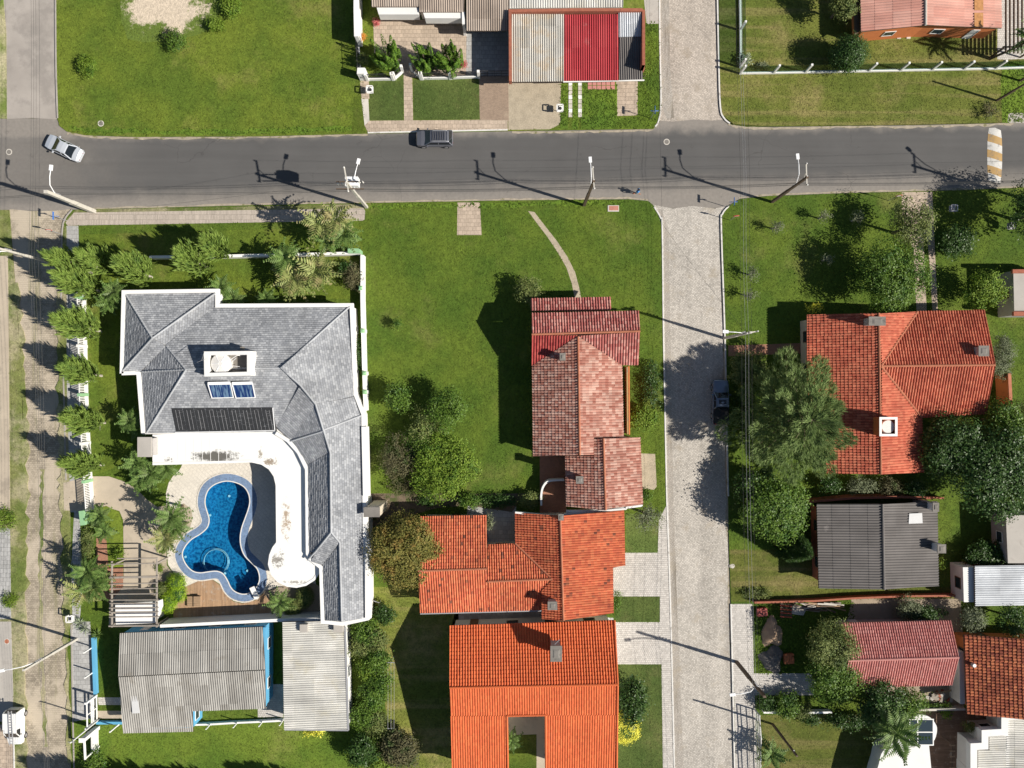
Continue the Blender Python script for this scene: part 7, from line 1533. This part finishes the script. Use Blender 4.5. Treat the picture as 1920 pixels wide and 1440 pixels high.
    mb = MB(); hc = T((.045, 0, 1.68)) + Vector((b.x, b.y, 0)); mb.sphere(hc, .108, 12, 8, 1.0, -.25); mb.build('hair', M('hair', (.03, .022, .018), .1, 8, .6), o, smooth=True)
    for s_ in (-1, 1): mb = MB(); mb.sphere(T((.143, s_ * .033, 1.655)) + Vector((b.x, b.y, 0)), .013, 8, 6); mb.build('eye', MAT['metal_dark'], o)
    mb = MB(); q = T((.15, 0, 1.62)) + Vector((b.x, b.y, 0)); mb.box(q, (.03, .025, .045), rz=ang, taper=.6); mb.build('nose', skin, o); mb = MB(); q = T((.142, 0, 1.578)) + Vector((b.x, b.y, 0)); mb.box(q, (.012, .045, .01), rz=ang); mb.build('mouth', M('lip', (.3, .1, .09), .05, 4, .6), o)
person('person walking along the road edge in a blue shirt, pale shorts and orange shoes', 1193, 363, math.radians(-20))
# ------------------------------------------------------------------ trees and plants
FT = 'feathery hedge trees'
for i, (bx, by, h, rad, lb) in enumerate([
    (172, 512, 7.4, 1.75, 'feathery tree at the hedge corner by the left crossing'), (186, 546, 7.4, 1.9, 'feathery tree below the hedge corner, beside the first white pickets'),
    (190, 622, 7.8, 2.1, 'broad feathery tree halfway along the picket fence, the bushiest of its row'), (191, 705, 6.6, 1.6, 'feathery tree with a bare pale trunk foot left of the slate gable'),
    (197, 793, 7.0, 1.7, 'feathery tree left of the pool heating mats'), (194, 872, 6.8, 1.55, 'sparse feathery tree at the picket fence end by the tan driveway'),
    (216, 505, 6.4, 1.6, 'narrow feathery tree second in the garden row above the mansion'), (285, 520, 6.6, 2.0, 'feathery tree third in the garden row, with grass below it'),
    (392, 503, 6.6, 2.2, 'widest feathery tree in the garden row above the mansion'), (430, 480, 6.0, 1.6, 'feathery tree with bare white branches at its foot by the white wall')]):
    feather_tree(lb, bx, by, h, rad, 20 + i, FT)
def bush(lb, px, py, r, h, mat, seed, n=2200, ls=.17, **k): return tree(k.pop('name', 'bush'), lb, px, py, r, h, MAT[mat], seed, n=n, ls=ls, cat=k.pop('cat', 'bush'), low=-.6, **k)
# upper left lot
bush('round lime bush alone in the upper left lawn', 165, 123, 17, 1.5, 'leaf_lime', 1, 2000, .15); bush('half bare bush below the sand patch', 330, 76, 20, 1.6, 'leaf', 2, 1800, .15, gap=.3)
bush('lime shrub right of the sand patch, lower one', 405, 46, 13, 1.3, 'leaf_lime', 3, 1200, .15, gap=.25); bush('lime shrub right of the sand patch at the top edge', 434, 14, 17, 1.6, 'leaf_lime', 4, 1600, .16, gap=.2)
bush('straggly bush with dead twigs on the sand patch edge', 318, 66, 12, .9, 'leaf_dull', 5, 700, .13, gap=.4)
# junipers
def juniper(lb, px, py, rx, h, seed, n=26):
    r = np.random.default_rng(seed); b = P(px, py, .1); o = thing('juniper_tree', lb, 'tree', b, 'twisted junipers'); V0 = []; F0 = []; off = 0
    for i in range(n):
        a = r.uniform(0, 2 * math.pi); q = rx * math.sqrt(r.random()); z0 = .3 + r.random() * h * .35; z1 = z0 + h * r.uniform(.32, .62) * (1.15 - .5 * q / rx)
        c0 = np.array([b.x + q * math.cos(a) * .8, b.y + q * math.sin(a) * .8, z0]); d = np.array([math.cos(a) * .30 - .14, math.sin(a) * .30 + .12, 1.0])
        m = 420; t = r.random(m); rad = .40 * (1 - t) ** .7 + .04; an = r.uniform(0, 2 * math.pi, m) ; out = np.stack([np.cos(an), np.sin(an), 0 * an], 1)
        C = c0 + d * ((z1 - z0) * t)[:, None] + out * rad[:, None]; N_ = unit(out + np.array([0, 0, .35]) + r.normal(0, .35, (m, 3)))
        V, Q = leaf_quads(C, N_, .14, .7, r); V0.append(V); F0.append(Q + off); off += len(V)
    np_mesh('crown', np.concatenate(V0), np.concatenate(F0), MAT['juniper'], o); mb = MB(); mb.tube([b, b + Vector((.05, 0, h * .35)), b + Vector((-.1, .1, h * .6))], [.14, .1, .03], 7); mb.build('trunk', MAT['bark'], o)
juniper('twisted juniper left of the angled gate', 733, 124, 1.45, 5.2, 1, 30); juniper('twisted juniper right of the angled gate', 800, 126, 1.15, 5.0, 2, 24); juniper('widest twisted juniper nearest the carport', 845, 127, 1.6, 4.8, 3, 34)
bush('yellow green clipped shrub by the iron side railing', 680, 112, 10, 1.4, 'leaf_olive', 8, 1100, .12); bush('orange flowering plant beside the white side wall', 680, 70, 5, .9, 'flower', 9, 260, .13, cat='flower'); bush('pink flowering plant at the white house corner', 706, 42, 5, .8, 'flower_pink', 10, 160, .12, cat='flower')
bush('low plants behind the front wall left', 712, 139, 9, .5, 'leaf', 11, 420, .13, ry=5); bush('low plants behind the front wall right', 800, 140, 8, .5, 'leaf', 12, 420, .13, ry=5); bush('pink cactus like plant by the carport edge', 870, 121, 4, .8, 'flower_pink', 13, 120, .12, cat='flower')
bush('creeper hanging on the garage parapet corner', 1211, 135, 6, 2.2, 'leaf_lime', 14, 380, .14)
# upper right
def ball(lb, px, py, r, h, mat, seed, n, ls=.13, ry=None, rz=None, name='topiary_bush', cat='bush', jit=.05, zc=None, blobs=None):
    zc = zc or h * .55; sc = (H - zc) / F; c = P(px, py, zc); o = thing(name, lb, cat, (c.x, c.y, .09))
    bl = [(c.x, c.y, zc, r * sc, (ry or r) * sc, rz or (h - zc))] if not blobs else [(P(x, y, zc).x, P(x, y, zc).y, zc, a * sc, b_ * sc, h - zc) for x, y, a, b_ in blobs]
    V, Q = cloud(bl, n, ls, seed, clump=10, jit=jit, deep=.1, low=-.75, asp=.7); np_mesh('crown', V, Q, MAT[mat], o)
    mb = MB(); mb.tube([(c.x, c.y, 0), (c.x, c.y, zc)], [.12, .08], 6); mb.build('trunk', MAT['bark'], o)
    mb = MB()
    for b_ in bl: mb.sphere(b_[:3], 1, 14, 10); q = mb.v[-(15 - 4) * 14:]; mb.v[-(11 * 14):] = [(b_[0] + (v[0] - b_[0]) * b_[3] * .86, b_[1] + (v[1] - b_[1]) * b_[4] * .86, b_[2] + (v[2] - b_[2]) * b_[5] * .86) for v in mb.v[-(11 * 14):]]
    mb.build('inner_foliage', MAT['leaf_dark'], o); return o
ball('dark round clipped tree beside the glass fence', 1590, 101, 30, 4.2, 'leaf_dark', 15, 9000, .16, name='topiary_tree', cat='tree', jit=.09, zc=2.4)
tree('tree', 'tree cut by the top edge beside the salmon roof', 1580, 8, 24, 5, MAT['leaf_olive'], 16, n=2600, ls=.2)
bush('dry twiggy shrub at the road end of the dry lawn', 1857, 208, 20, 1.2, 'leaf_dull', 17, 900, .12, gap=.5); bush('agave clump at the glass fence corner', 1397, 112, 6, .9, 'agave', 18, 260, .2); bush('low ferns along the glass fence', 1428, 124, 12, .5, 'leaf_grey', 19, 420, .14, ry=4)
# palms
frond_mesh('soft', 2.2, 9, .10, .9, MAT['palm'], 1); frond_mesh('soft_b', 2.4, 9, .105, 1.1, MAT['palm_old'], 2); frond_mesh('stiff', 1.45, 8, .075, .35, MAT['palm'], 4); frond_mesh('long', 3.0, 14, .095, .7, MAT['palm'], 5)
GP = 'garden palms'
for i, (px, py, z, key, nf, sc, lb) in enumerate([
    (598, 418, 5.2, 'soft_b', 12, 1.0, 'leaning ragged palm over the ribbed pavement end, leftmost crown'), (630, 412, 5.6, 'soft_b', 14, 1.0, 'leaning ragged palm over the ribbed pavement end, topmost crown'), (645, 440, 4.6, 'soft', 14, 1.0, 'leaning palm nearest the pale green pier'), (615, 448, 3.6, 'soft', 12, .9, 'lowest palm of the ragged cluster above the white wall'),
    (534, 484, 3.4, 'soft', 18, 1.0, 'bushy palm rising over the white garden wall'), (550, 522, 2.8, 'soft_b', 20, 1.15, 'pale bushy palm in the garden, lower left of its pair'), (592, 508, 3.0, 'soft_b', 20, 1.2, 'pale bushy palm in the garden, right of its pair'),
    (214, 547, 3.2, 'stiff', 15, 1.1, 'dark green palm at the mansion corner'), (204, 568, 2.4, 'stiff', 15, 1.1, 'smaller palm below the mansion corner'), (415, 540, 2.2, 'stiff', 14, 1.1, 'small palm at the notch of the slate roof'), (438, 562, 1.6, 'stiff', 14, 1.1, 'low palm in the slate roof notch shade'), (500, 562, 1.5, 'stiff', 14, 1.0, 'low palm along the upper slate eave'),
    (243, 790, 2.6, 'stiff', 17, 1.1, 'palm by the slate eave left of the black heating mats'), (262, 805, 1.8, 'stiff', 12, 1.0, 'low palm left of the stone chimney'), (258, 868, 2.4, 'stiff', 17, 1.2, 'palm below the stone chimney'), (284, 886, 2.0, 'stiff', 18, 1.3, 'palm under the white canopy corner'), (312, 880, 1.6, 'stiff', 15, 1.1, 'low palm touching the cream terrace'), (268, 900, 1.4, 'stiff', 15, 1.2, 'low palm at the driveway bend'),
    (322, 968, 4.2, 'soft', 18, .95, 'tall palm over the pebble bed beside the pool'), (310, 1008, 3.4, 'soft_b', 17, .9, 'pale palm below the tall pebble bed palm'), (330, 990, 3.2, 'soft', 15, .85, 'palm nearest the pool edge'),
    (188, 968, 1.6, 'stiff', 17, 1.1, 'short palm on the rounded driveway lawn'), (196, 998, 1.2, 'stiff', 14, .9, 'lowest palm on the rounded driveway lawn'),
    (165, 1072, 3.8, 'long', 15, .75, 'big arching palm beside the green street wall, upper'), (178, 1098, 3.4, 'long', 15, .7, 'big arching palm left of the pergola'), (155, 1108, 3.0, 'soft_b', 14, 1.0, 'ragged arching palm over the footway'), (190, 1085, 2.6, 'stiff', 14, 1.1, 'small palm tucked behind the pergola posts'),
    (525, 1130, 1.9, 'soft', 12, .85, 'lush palm beside the diving board'), (960, 1390, 2.0, 'soft', 12, .7, 'palm in the orange roof courtyard'), (1447, 1413, 1.8, 'stiff', 15, 1.3, 'dark palm on the sandy lawn by the railing fence'), (1677, 1372, 6.2, 'long', 18, 1.05, 'tall palm drooping over the white rounded canopy'), (1934, 74, 5.6, 'long', 15, .8, 'tall slim palm just beyond the upper right edge')]):
    palm('palm_tree', lb, px, py, z, key, nf, 100 + i, GP, scale=sc, lean=((1.0, -.3) if px == 1934 else (.6, -.5)) if z > 4 else (.1, 0))
for i, (px, py, lb) in enumerate(((150, 1168, 'spiky blue agave by the waste basket'), (160, 1178, 'spiky grey agave under the arching palms'), (184, 1190, 'green yucca at the blue wall end'))):
    FROND.get('ag%d' % i) or frond_mesh('ag%d' % i, .8, 3, .0, .2, MAT['agave'], 1)
    r = np.random.default_rng(i + 70); b = P(px, py, .3); o = thing('agave', lb, 'agave', b); n = 46; a = r.uniform(0, 6.28, n); e = r.uniform(.1, 1.2, n); tips = np.array(b) + np.stack([np.cos(a) * np.cos(e), np.sin(a) * np.cos(e), np.sin(e) * .9], 1) * r.uniform(.7, 1.05, (n, 1)); V, Q = spikes(np.repeat(np.array([b]), n, 0), tips, .05, r); np_mesh('leaves', V, Q, MAT['agave' if i < 2 else 'palm'], o)
# mansion garden shrubs
bush('dark reddish shrub in the palm garden corner', 662, 516, 15, 1.8, 'leaf_dull', 30, 1500, .16, ry=24); bush('dark hedge plant beside the slate eave and garden wall', 674, 668, 8, 1.2, 'leaf_dark', 31, 900, .15, ry=26)
bush('leafy clump behind the palm garden corner', 648, 505, 14, 1.4, 'leaf_dark', 32, 1000, .16)
ball('bright lime cloud clipped shrub, curved between pool deck and pergola', 326, 1110, 18, 1.5, 'topiary', 33, 7000, .11, jit=.04, blobs=[(330, 1092, 17, 16), (331, 1112, 17, 18), (318, 1124, 14, 18), (315, 1136, 13, 12)])
ball('dark mossy clipped shrub beside the pergola slats', 304, 1106, 12, 1.2, 'leaf_olive', 34, 2200, .11)
ball('round clipped shrub under the round canopy, right one', 571, 1120, 15, 1.5, 'leaf_olive', 35, 3800, .10, ry=20, jit=.03); ball('round clipped shrub under the round canopy, left one', 548, 1141, 16, 1.3, 'leaf_olive', 36, 3600, .10, ry=17, jit=.03)
bush('low yellowish hedge inside the green wall', 163, 1022, 12, 1.0, 'leaf_olive', 37, 1600, .13, ry=32); bush('small round plant on the brick corner', 222, 1038, 8, 1.0, 'leaf_lime', 38, 500, .15); bush('tiny plant on the pebble bed', 299, 1066, 6, .6, 'leaf_lime', 39, 240, .12); bush('yellowish pot plant at the pool drive bend', 305, 1032, 5, .6, 'leaf_lime', 40, 200, .12)
# big lawn
tree('small_tree', 'small fruit tree above the big bush cluster in the lawn', 745, 745, 22, 3.4, MAT['leaf'], 41, n=2400, ls=.2, gap=.15)
tree('tree', 'loose green tree right of the small fruit tree', 835, 765, 34, 4.4, MAT['leaf'], 42, n=4200, ls=.2, gap=.2); tree('tree', 'loose green tree tucked behind the round bush', 800, 800, 30, 3.6, MAT['leaf_olive'], 43, n=3200, ls=.19, gap=.25)
bush('dull brownish half bare bush left of the big round bush', 752, 862, 44, 3.2, 'leaf_dull', 44, 5200, .16, gap=.1)
tree('round_bush', 'huge round bright green bush in the middle lawn', 828, 878, 56, 4.2, MAT['leaf_lime'], 45, n=12000, ls=.22, ry=54, cat='bush', low=-.6, jit=.08, k=11, spread=.74, size=.42); bush('greenish bush behind the huge round bush', 800, 836, 38, 3.6, 'leaf', 46, 4200, .18); bush('dry tangled brush at the foot of the huge round bush', 770, 915, 40, 1.3, 'leaf_dull', 47, 2200, .13, ry=16, gap=.2)
bush('dark green shrub by the bare earth strip', 878, 938, 20, 1.5, 'leaf', 48, 1700, .18, ry=12); bush('small dark shrub under the huge round bush', 800, 940, 14, 1.2, 'leaf_dark', 49, 700, .17, ry=9); bush('dark low hedge behind the orange tiled house', 930, 940, 34, 1.1, 'leaf_dark', 50, 2000, .17, ry=10); bush('grassy shrub beside the curved white wall', 996, 940, 18, 1.7, 'leaf_olive', 51, 1500, .17, ry=14)
tree('tree', 'wide rust tinged tree between the mansion and orange tiles', 762, 1030, 68, 6.0, MAT['leaf_rust'], 52, n=17000, ls=.2, ry=62, k=10, jit=.08)
bush('small sapling alone in the big lawn', 746, 608, 9, 1.7, 'leaf', 53, 380, .17, gap=.3); bush('loose bush at the pink roofed house corner', 990, 545, 25, 2.8, 'leaf_olive', 54, 2400, .18, gap=.2)
bush('lush green shrub by the street side of the pink roofed house', 1208, 785, 24, 1.7, 'leaf_lime', 55, 2200, .2, ry=22, gap=.15); bush('dark shrubs between the pink roof and street', 1222, 720, 14, 1.4, 'leaf_dark', 56, 1600, .17, ry=50)
tree('bare_tree', 'almost leafless tree by the block pavement top', 1215, 968, 30, 4.6, MAT['leaf_grey'], 57, n=1300, ls=.17, gap=.35, ry=22); bush('dark creeper at the pink tile wall foot', 1212, 928, 10, 1.2, 'leaf', 58, 700, .16)
bush('climbing vine at the driveway corner of the orange houses', 1156, 1130, 6, 1.8, 'leaf', 59, 900, .14, ry=24); bush('pale vine on the edge of the inner orange roof', 917, 980, 5, 2.6, 'leaf_grey', 60, 420, .15, ry=14)
tree('round_bush', 'dark broad leaved round bush beside the bright orange roof', 1182, 1312, 25, 3.0, MAT['leaf_dark'], 61, n=5200, ls=.24, ry=38, cat='bush', low=-.6); ball('bright yellow dome shaped bush at the orange roof', 1172, 1364, 26, 1.5, 'leaf_yellow', 62, 5200, .13, ry=28, jit=.05)
# hedge between the carport and the dull lawn
HG = [(720, 1152, 17, 1.9, 'leaf_dark', 'dark round clipped bush by the mansion gable end'), (684, 1182, 22, 2.6, 'leaf', 'hedge bush with dead wood right of the vent boxes'), (706, 1200, 20, 2.4, 'leaf_olive', 'hedge bush below the dark round clipped bush'), (676, 1212, 18, 2.4, 'leaf_olive', 'olive hedge bush touching the carport roof'), (708, 1240, 22, 2.5, 'leaf', 'hedge bush level with the upper clothes post'), (690, 1256, 16, 2.2, 'leaf_lime', 'lime hedge bush beside the carport wall'), (708, 1282, 22, 2.4, 'leaf', 'hedge bush in the middle of the clothes line'), (700, 1312, 24, 2.3, 'leaf', 'hedge bush above the lower clothes post'), (680, 1342, 22, 2.4, 'leaf', 'hedge bush at the carport roof corner'), (704, 1352, 20, 2.2, 'leaf_olive', 'hedge bush just past the lower clothes post'), (706, 1392, 13, 1.5, 'leaf', 'clipped hedge block near the bottom edge'), (678, 1412, 26, 3.0, 'leaf_dark', 'dark hedge bush at the bottom edge'), (748, 1402, 34, 2.8, 'leaf_dull', 'wide bronze tinted bush at the bottom edge'), (712, 1430, 20, 2.0, 'leaf_lime', 'lime topped hedge bush at the bottom edge')]
for i, (px, py, r, h, mt, lb) in enumerate(HG): bush(lb, px, py, r, h, mt, 70 + i, int(r * r * 5.6), .2, group='boundary hedge bushes')
bush('yellow leaved clump under the carport gutter', 590, 1372, 16, .9, 'leaf_yellow', 90, 260, .2, ry=5, gap=.4); bush('leafy shrub at the bottom edge left of the lawn', 178, 1428, 22, 1.8, 'leaf', 91, 1500, .18)
for i, (bx, by, h, lb) in enumerate(((330, 1500, 8.5, 'tall tree just below the bottom edge, left one'), (470, 1512, 9, 'tall tree just below the bottom edge, middle one'), (600, 1500, 8, 'tall tree just below the bottom edge, right one'), (215, 1490, 8.0, 'tall tree just below the bottom edge at far left'))): feather_tree(lb, bx, by, h, 2.6, 60 + i, 'trees below the frame', n=1500)
# east side
def pine(lb, px, py, r, h, seed):
    c = P(px, py, h * .5); rr_ = np.random.default_rng(seed); R_ = r * (H - h * .5) / F; b = P(px + 4, py - 2, 0); b = Vector((c.x, c.y, .09)); o = thing('pine_tree', lb, 'tree', b); Vs = []; Fs = []; off = 0; mb = MB()
    mb.tube([b - Vector((0, 0, .1)), b + Vector((.1, 0, h * .5)), b + Vector((0, .1, h * .96))], [.34, .22, .04], 8)
    for i in range(52):
        t = (i + .5) / 52; z = h * (.16 + .82 * t); L = R_ * (1.0 - t) ** .62 * rr_.uniform(.72, 1.1) + .25; a = i * 2.399 + rr_.uniform(-.2, .2); d = np.array([math.cos(a), math.sin(a), .10 + .35 * t])
        p0 = np.array([b.x, b.y, z]); mb.tube([p0, p0 + d * L * .5 + np.array([0, 0, .1]), p0 + d * L], [.07 * (1 - t) + .02, .04, .012], 4)
        m = int(60 + 120 * L / R_ * 1.6); s_ = np.sqrt(rr_.random(m)) ; side = np.array([-math.sin(a), math.cos(a), 0]); w = (L * .30 * np.sin(np.clip(s_, 0, 1) * 2.6 + .25)) 
        C = p0 + d * (L * s_)[:, None] + side * (rr_.uniform(-1, 1, m) * w)[:, None] + np.stack([0 * s_, 0 * s_, rr_.normal(.05, .12, m)], 1)
        k = 5; C = np.repeat(C, k, 0); dd = unit(d * 1.1 + side * rr_.uniform(-.7, .7, (len(C), 1)) + rr_.normal(0, .22, (len(C), 3)) + np.array([0, 0, .15])); V, Q = spikes(C, C + dd * rr_.uniform(.40, .78, (len(C), 1)), .030, rr_); Vs.append(V); Fs.append(Q + off); off += len(V)
    np_mesh('crown', np.concatenate(Vs), np.concatenate(Fs), MAT['pine'], o); mb.build('trunk', MAT['bark'], o)
pine('huge grey green pine between the middle street and red tiled house', 1492, 785, 140, 9.6, 5)
tree('tree', 'tall loose tree over the wheel track driveway', 1706, 424, 34, 6.0, MAT['leaf_olive'], 101, n=4200, ls=.2, ry=50, gap=.2); tree('tree', 'broad dense tree above the red tiled house', 1672, 520, 60, 6.4, MAT['leaf'], 102, n=11000, ls=.22, ry=56, k=10, gap=.1); tree('small_tree', 'small tree between the driveway and brick shed', 1848, 545, 34, 4.2, MAT['leaf_lime'], 103, n=3400, ls=.2, gap=.2); bush('dark glossy bush right of the driveway', 1796, 453, 31, 2.4, 'leaf_dark', 104, 3600, .2, gap=.12)
tree('tree', 'dark tree beyond the right edge shading the lawn', 1955, 395, 60, 7.5, MAT['leaf_dark'], 105, n=7000, ls=.22); tree('round_bush', 'grey green dense round bush at the red house gable', 1880, 668, 24, 3.2, MAT['leaf_grey'], 106, n=5200, ls=.13, ry=42, cat='bush', low=-.6)
bush('yellow tipped shrub at the red house corner', 1530, 577, 16, 1.9, 'leaf_yellow', 107, 420, .18, ry=8, gap=.5)
for i, (px, py, lb) in enumerate(((1543, 405, 'leafless sapling, leftmost on the lush lawn'), (1606, 410, 'leafless sapling beside the tall loose tree'), (1550, 485, 'small sapling with a few leaves'), (1410, 512, 'thin sapling near the middle street'), (1405, 552, 'thin sapling below the first near the street'), (1456, 425, 'tiny bare sapling on the lush lawn'))): tree('sapling', lb, px, py, 11, 2.2, MAT['leaf_grey'], 110 + i, n=120, ls=.15, gap=.3, group='thin saplings', bark=MAT['bark_pale'])
bush('lush shrub at the street edge left of the pine', 1405, 690, 32, 2.8, 'leaf_olive', 120, 3600, .2); bush('dark low shrubs under the pine by the parked pickup', 1395, 770, 22, 1.6, 'leaf_dark', 121, 1800, .18, ry=44)
tree('tree', 'broad leafy tree beside the street below the pine', 1456, 950, 60, 5.0, MAT['leaf'], 122, n=11000, ls=.24, ry=58, k=9, gap=.08); tree('tree', 'dark leafy tree at the pine foot', 1420, 908, 34, 4.0, MAT['leaf_dark'], 123, n=3600, ls=.22)
def cone(lb, px, py, bx, by, h, seed):
    r = np.random.default_rng(seed); b = P(bx, by, .09); o = thing('conifer', lb, 'tree', b); n = 2600; t = 1 - np.sqrt(r.random(n)); a = r.uniform(0, 6.28, n); q = 1.9 * (1 - t) * r.uniform(.6, 1.05, n); base = np.stack([b.x + q * np.cos(a), b.y + q * np.sin(a), .4 + t * (h - .5)], 1); base = np.repeat(base, 6, 0); out = np.repeat(np.stack([np.cos(a), np.sin(a), 0 * a], 1), 6, 0); d = unit(out + r.normal(0, .5, base.shape) + np.array([0, 0, .25])); V, Q = spikes(base, base + d * r.uniform(.25, .45, (len(base), 1)), .028, r); np_mesh('crown', V, Q, MAT['leaf_dark'], o); mb = MB(); mb.tube([b, b + Vector((0, 0, h))], [.2, .03], 7); mb.build('trunk', MAT['bark'], o)
cone('dark conical conifer left of the dark sheet cottage', 1510, 1045, 1482, 1020, 6.2, 4)
for i, (px, py, r, lb) in enumerate(((1560, 908, 20, 'shrub in the dark strip behind the cottage, nearest the pine'), (1615, 910, 26, 'greyish shrub in the middle of the dark strip behind the cottage'), (1668, 914, 20, 'low shrub in the dark strip behind the cottage, right of the greyish one'), (1715, 918, 20, 'shrub in the dark strip below the red roof corner'))): bush(lb, px, py, r, 2.0, ['leaf_dark', 'leaf_grey', 'leaf_dull', 'leaf_dark'][i], 130 + i, 1400, .18, ry=14)
tree('tree', 'large dark tree at the red roof\'s lower right corner', 1785, 835, 58, 6.6, MAT['leaf_dark'], 140, n=10000, ls=.24, ry=56, k=9, gap=.08); tree('tree', 'largest dark tree at the right edge with glossy leaves', 1865, 885, 76, 7.5, MAT['leaf_dark'], 141, n=15000, ls=.26, k=11, gap=.08, spread=.7); tree('tree', 'green tree peeping over the tall orange wall', 1880, 790, 36, 6.0, MAT['leaf'], 142, n=3600, ls=.24, gap=.2); tree('tree', 'sparse tree right of the tall orange wall', 1912, 780, 26, 4.8, MAT['leaf_olive'], 143, n=1600, ls=.2, gap=.35)
bush('dark wide bush right of the dark sheet cottage', 1855, 1040, 42, 2.4, 'leaf_dark', 144, 4200, .2, ry=22); bush('small yellow shrub at the cottage chimney', 1763, 1056, 8, 1.4, 'leaf_lime', 145, 420, .15)
tree('tree', 'big tree over the left end of the pink roof, upper half', 1562, 1205, 42, 5.4, MAT['leaf_olive'], 150, n=5400, ls=.2, gap=.2, ry=44); tree('tree', 'big bright tree over the left end of the pink roof, lower half', 1566, 1272, 50, 5.0, MAT['leaf'], 151, n=7600, ls=.2, gap=.1, ry=46)
tree('tree', 'dark tree below the pink roof beside the white canopy', 1650, 1326, 48, 5.0, MAT['leaf_dark'], 152, n=6400, ls=.22, gap=.1, ry=44); tree('tree', 'leafy tree at the foot of the pink roof, right of the dark one', 1700, 1318, 30, 4.4, MAT['leaf'], 153, n=2600, ls=.2, gap=.15)
bush('round shrub on the low white wall by the sandy lawn', 1478, 1324, 22, 2.0, 'leaf', 154, 2200, .19); bush('small shrub right of the round shrub on the low wall', 1504, 1332, 14, 1.5, 'leaf_olive', 155, 900, .16); bush('dark low shrub hanging over the sandy lawn', 1520, 1348, 16, 1.1, 'leaf_dark', 156, 800, .18, ry=9); bush('dark shrub by the pavement corner and low wall', 1438, 1316, 16, 1.4, 'leaf_dark', 157, 1000, .18); bush('dark shrub hedge at the dark tree foot', 1590, 1352, 40, 1.5, 'leaf_dark', 158, 1800, .19, ry=14)
tree('small_tree', 'small grey green tree above the rust red roof', 1822, 1160, 24, 3.6, MAT['leaf_grey'], 160, n=2000, ls=.18, gap=.2); tree('small_tree', 'dark grey tree under the silvery roof edge', 1895, 1160, 28, 3.6, MAT['leaf_dark'], 161, n=2200, ls=.2, gap=.15); bush('pale shrub along the brick yard wall', 1705, 1140, 22, 2.0, 'leaf_grey', 162, 1500, .16, gap=.2); bush('dark shrubs above the pink roof', 1730, 1150, 40, 1.3, 'leaf_dark', 163, 1800, .18, ry=10); bush('bright star shaped plant on the terrace wall', 1772, 1335, 7, .9, 'leaf_lime', 164, 200, .2); bush('fern row along the low terrace wall', 1750, 1326, 36, .8, 'leaf', 165, 1100, .15, ry=4)
bush('potted shrub in the white stepped courtyard', 1818, 1362, 9, 1.6, 'leaf_olive', 166, 500, .16)
bush('weedy clump at the lawn edge below the dark cottage', 1418, 1114, 26, .8, 'leaf_olive', 167, 1000, .15, ry=7); bush('weeds on the left footway', 10, 975, 16, .7, 'leaf_lime', 168, 900, .15, ry=20); bush('weeds at the left apron edge', 18, 1126, 14, .6, 'leaf_lime', 169, 700, .14, ry=14)
# ------------------------------------------------------------------ grass blades over every lawn
def inside(px, py, poly):
    c = np.zeros(len(px), bool); k = len(poly)
    for i in range(k):
        (x1, y1), (x2, y2) = poly[i], poly[i - 1]
        if y1 == y2: continue
        m = ((y1 > py) != (y2 > py)) & (px < (x2 - x1) * (py - y1) / (y2 - y1) + x1); c ^= m
    return c
def grass():
    r = np.random.default_rng(3); n = 480000; x = r.uniform(-62, 62, n); y = r.uniform(-47, 47, n); zone = np.full(n, -1); names = []
    order = [(w, m) for w, m in ZONES]
    for w, m in order:
        if m not in names: names.append(m)
        zone[inside(x, y, w)] = names.index(m)
    lawn_after = {}
    for w in NOLAWN:
        zone[inside(x, y, w)] = -1
    for w, m in OVER: zone[inside(x, y, w)] = names.index(m)
    zone[inside(x, y, po)] = -1
    for q in ([(1064, 156), (1074, 156), (1074, 221), (1064, 221)], [(1083, 156), (1092, 156), (1092, 221), (1083, 221)], [(1101, 152), (1156, 152), (1156, 168), (1101, 168)]): zone[inside(x, y, XY(q))] = -1
    sd = ((x - P(310, 15).x) / (72 / 16)) ** 2 + ((y - P(310, 15).y) / (46 / 16)) ** 2 < r.uniform(.55, 1.5, n); zone[sd] = -1
    keep = zone >= 0; vi = names.index('verge')
    keep &= ~((zone == vi) & (r.random(n) < .6)); x, y, zone = x[keep], y[keep], zone[keep]; n = len(x)
    rank = zone == names.index('lawn_rank'); s_ = np.where(rank, r.uniform(.10, .22, n), r.uniform(.05, .12, n)); a = r.uniform(0, 6.28, n); lean = r.uniform(.9, 1.9, n)
    b = np.stack([x, y, np.full(n, TOP)], 1); side = np.stack([-np.sin(a), np.cos(a), 0 * a], 1) * (s_ * .42)[:, None]; tip = b + np.stack([np.cos(a) * lean * s_, np.sin(a) * lean * s_, s_ * .55], 1)
    V = np.stack([b + side, b - side, tip], 1).reshape(-1, 3); o = np_mesh('grass', V, np.arange(3 * n).reshape(-1, 3), [MAT[m] for m in names], kind='stuff', mi=zone); tag(o, 'short grass blades growing over all the lawns', 'grass')
OVER = [(w, m) for w, m in ZONES[6:]]
grass()
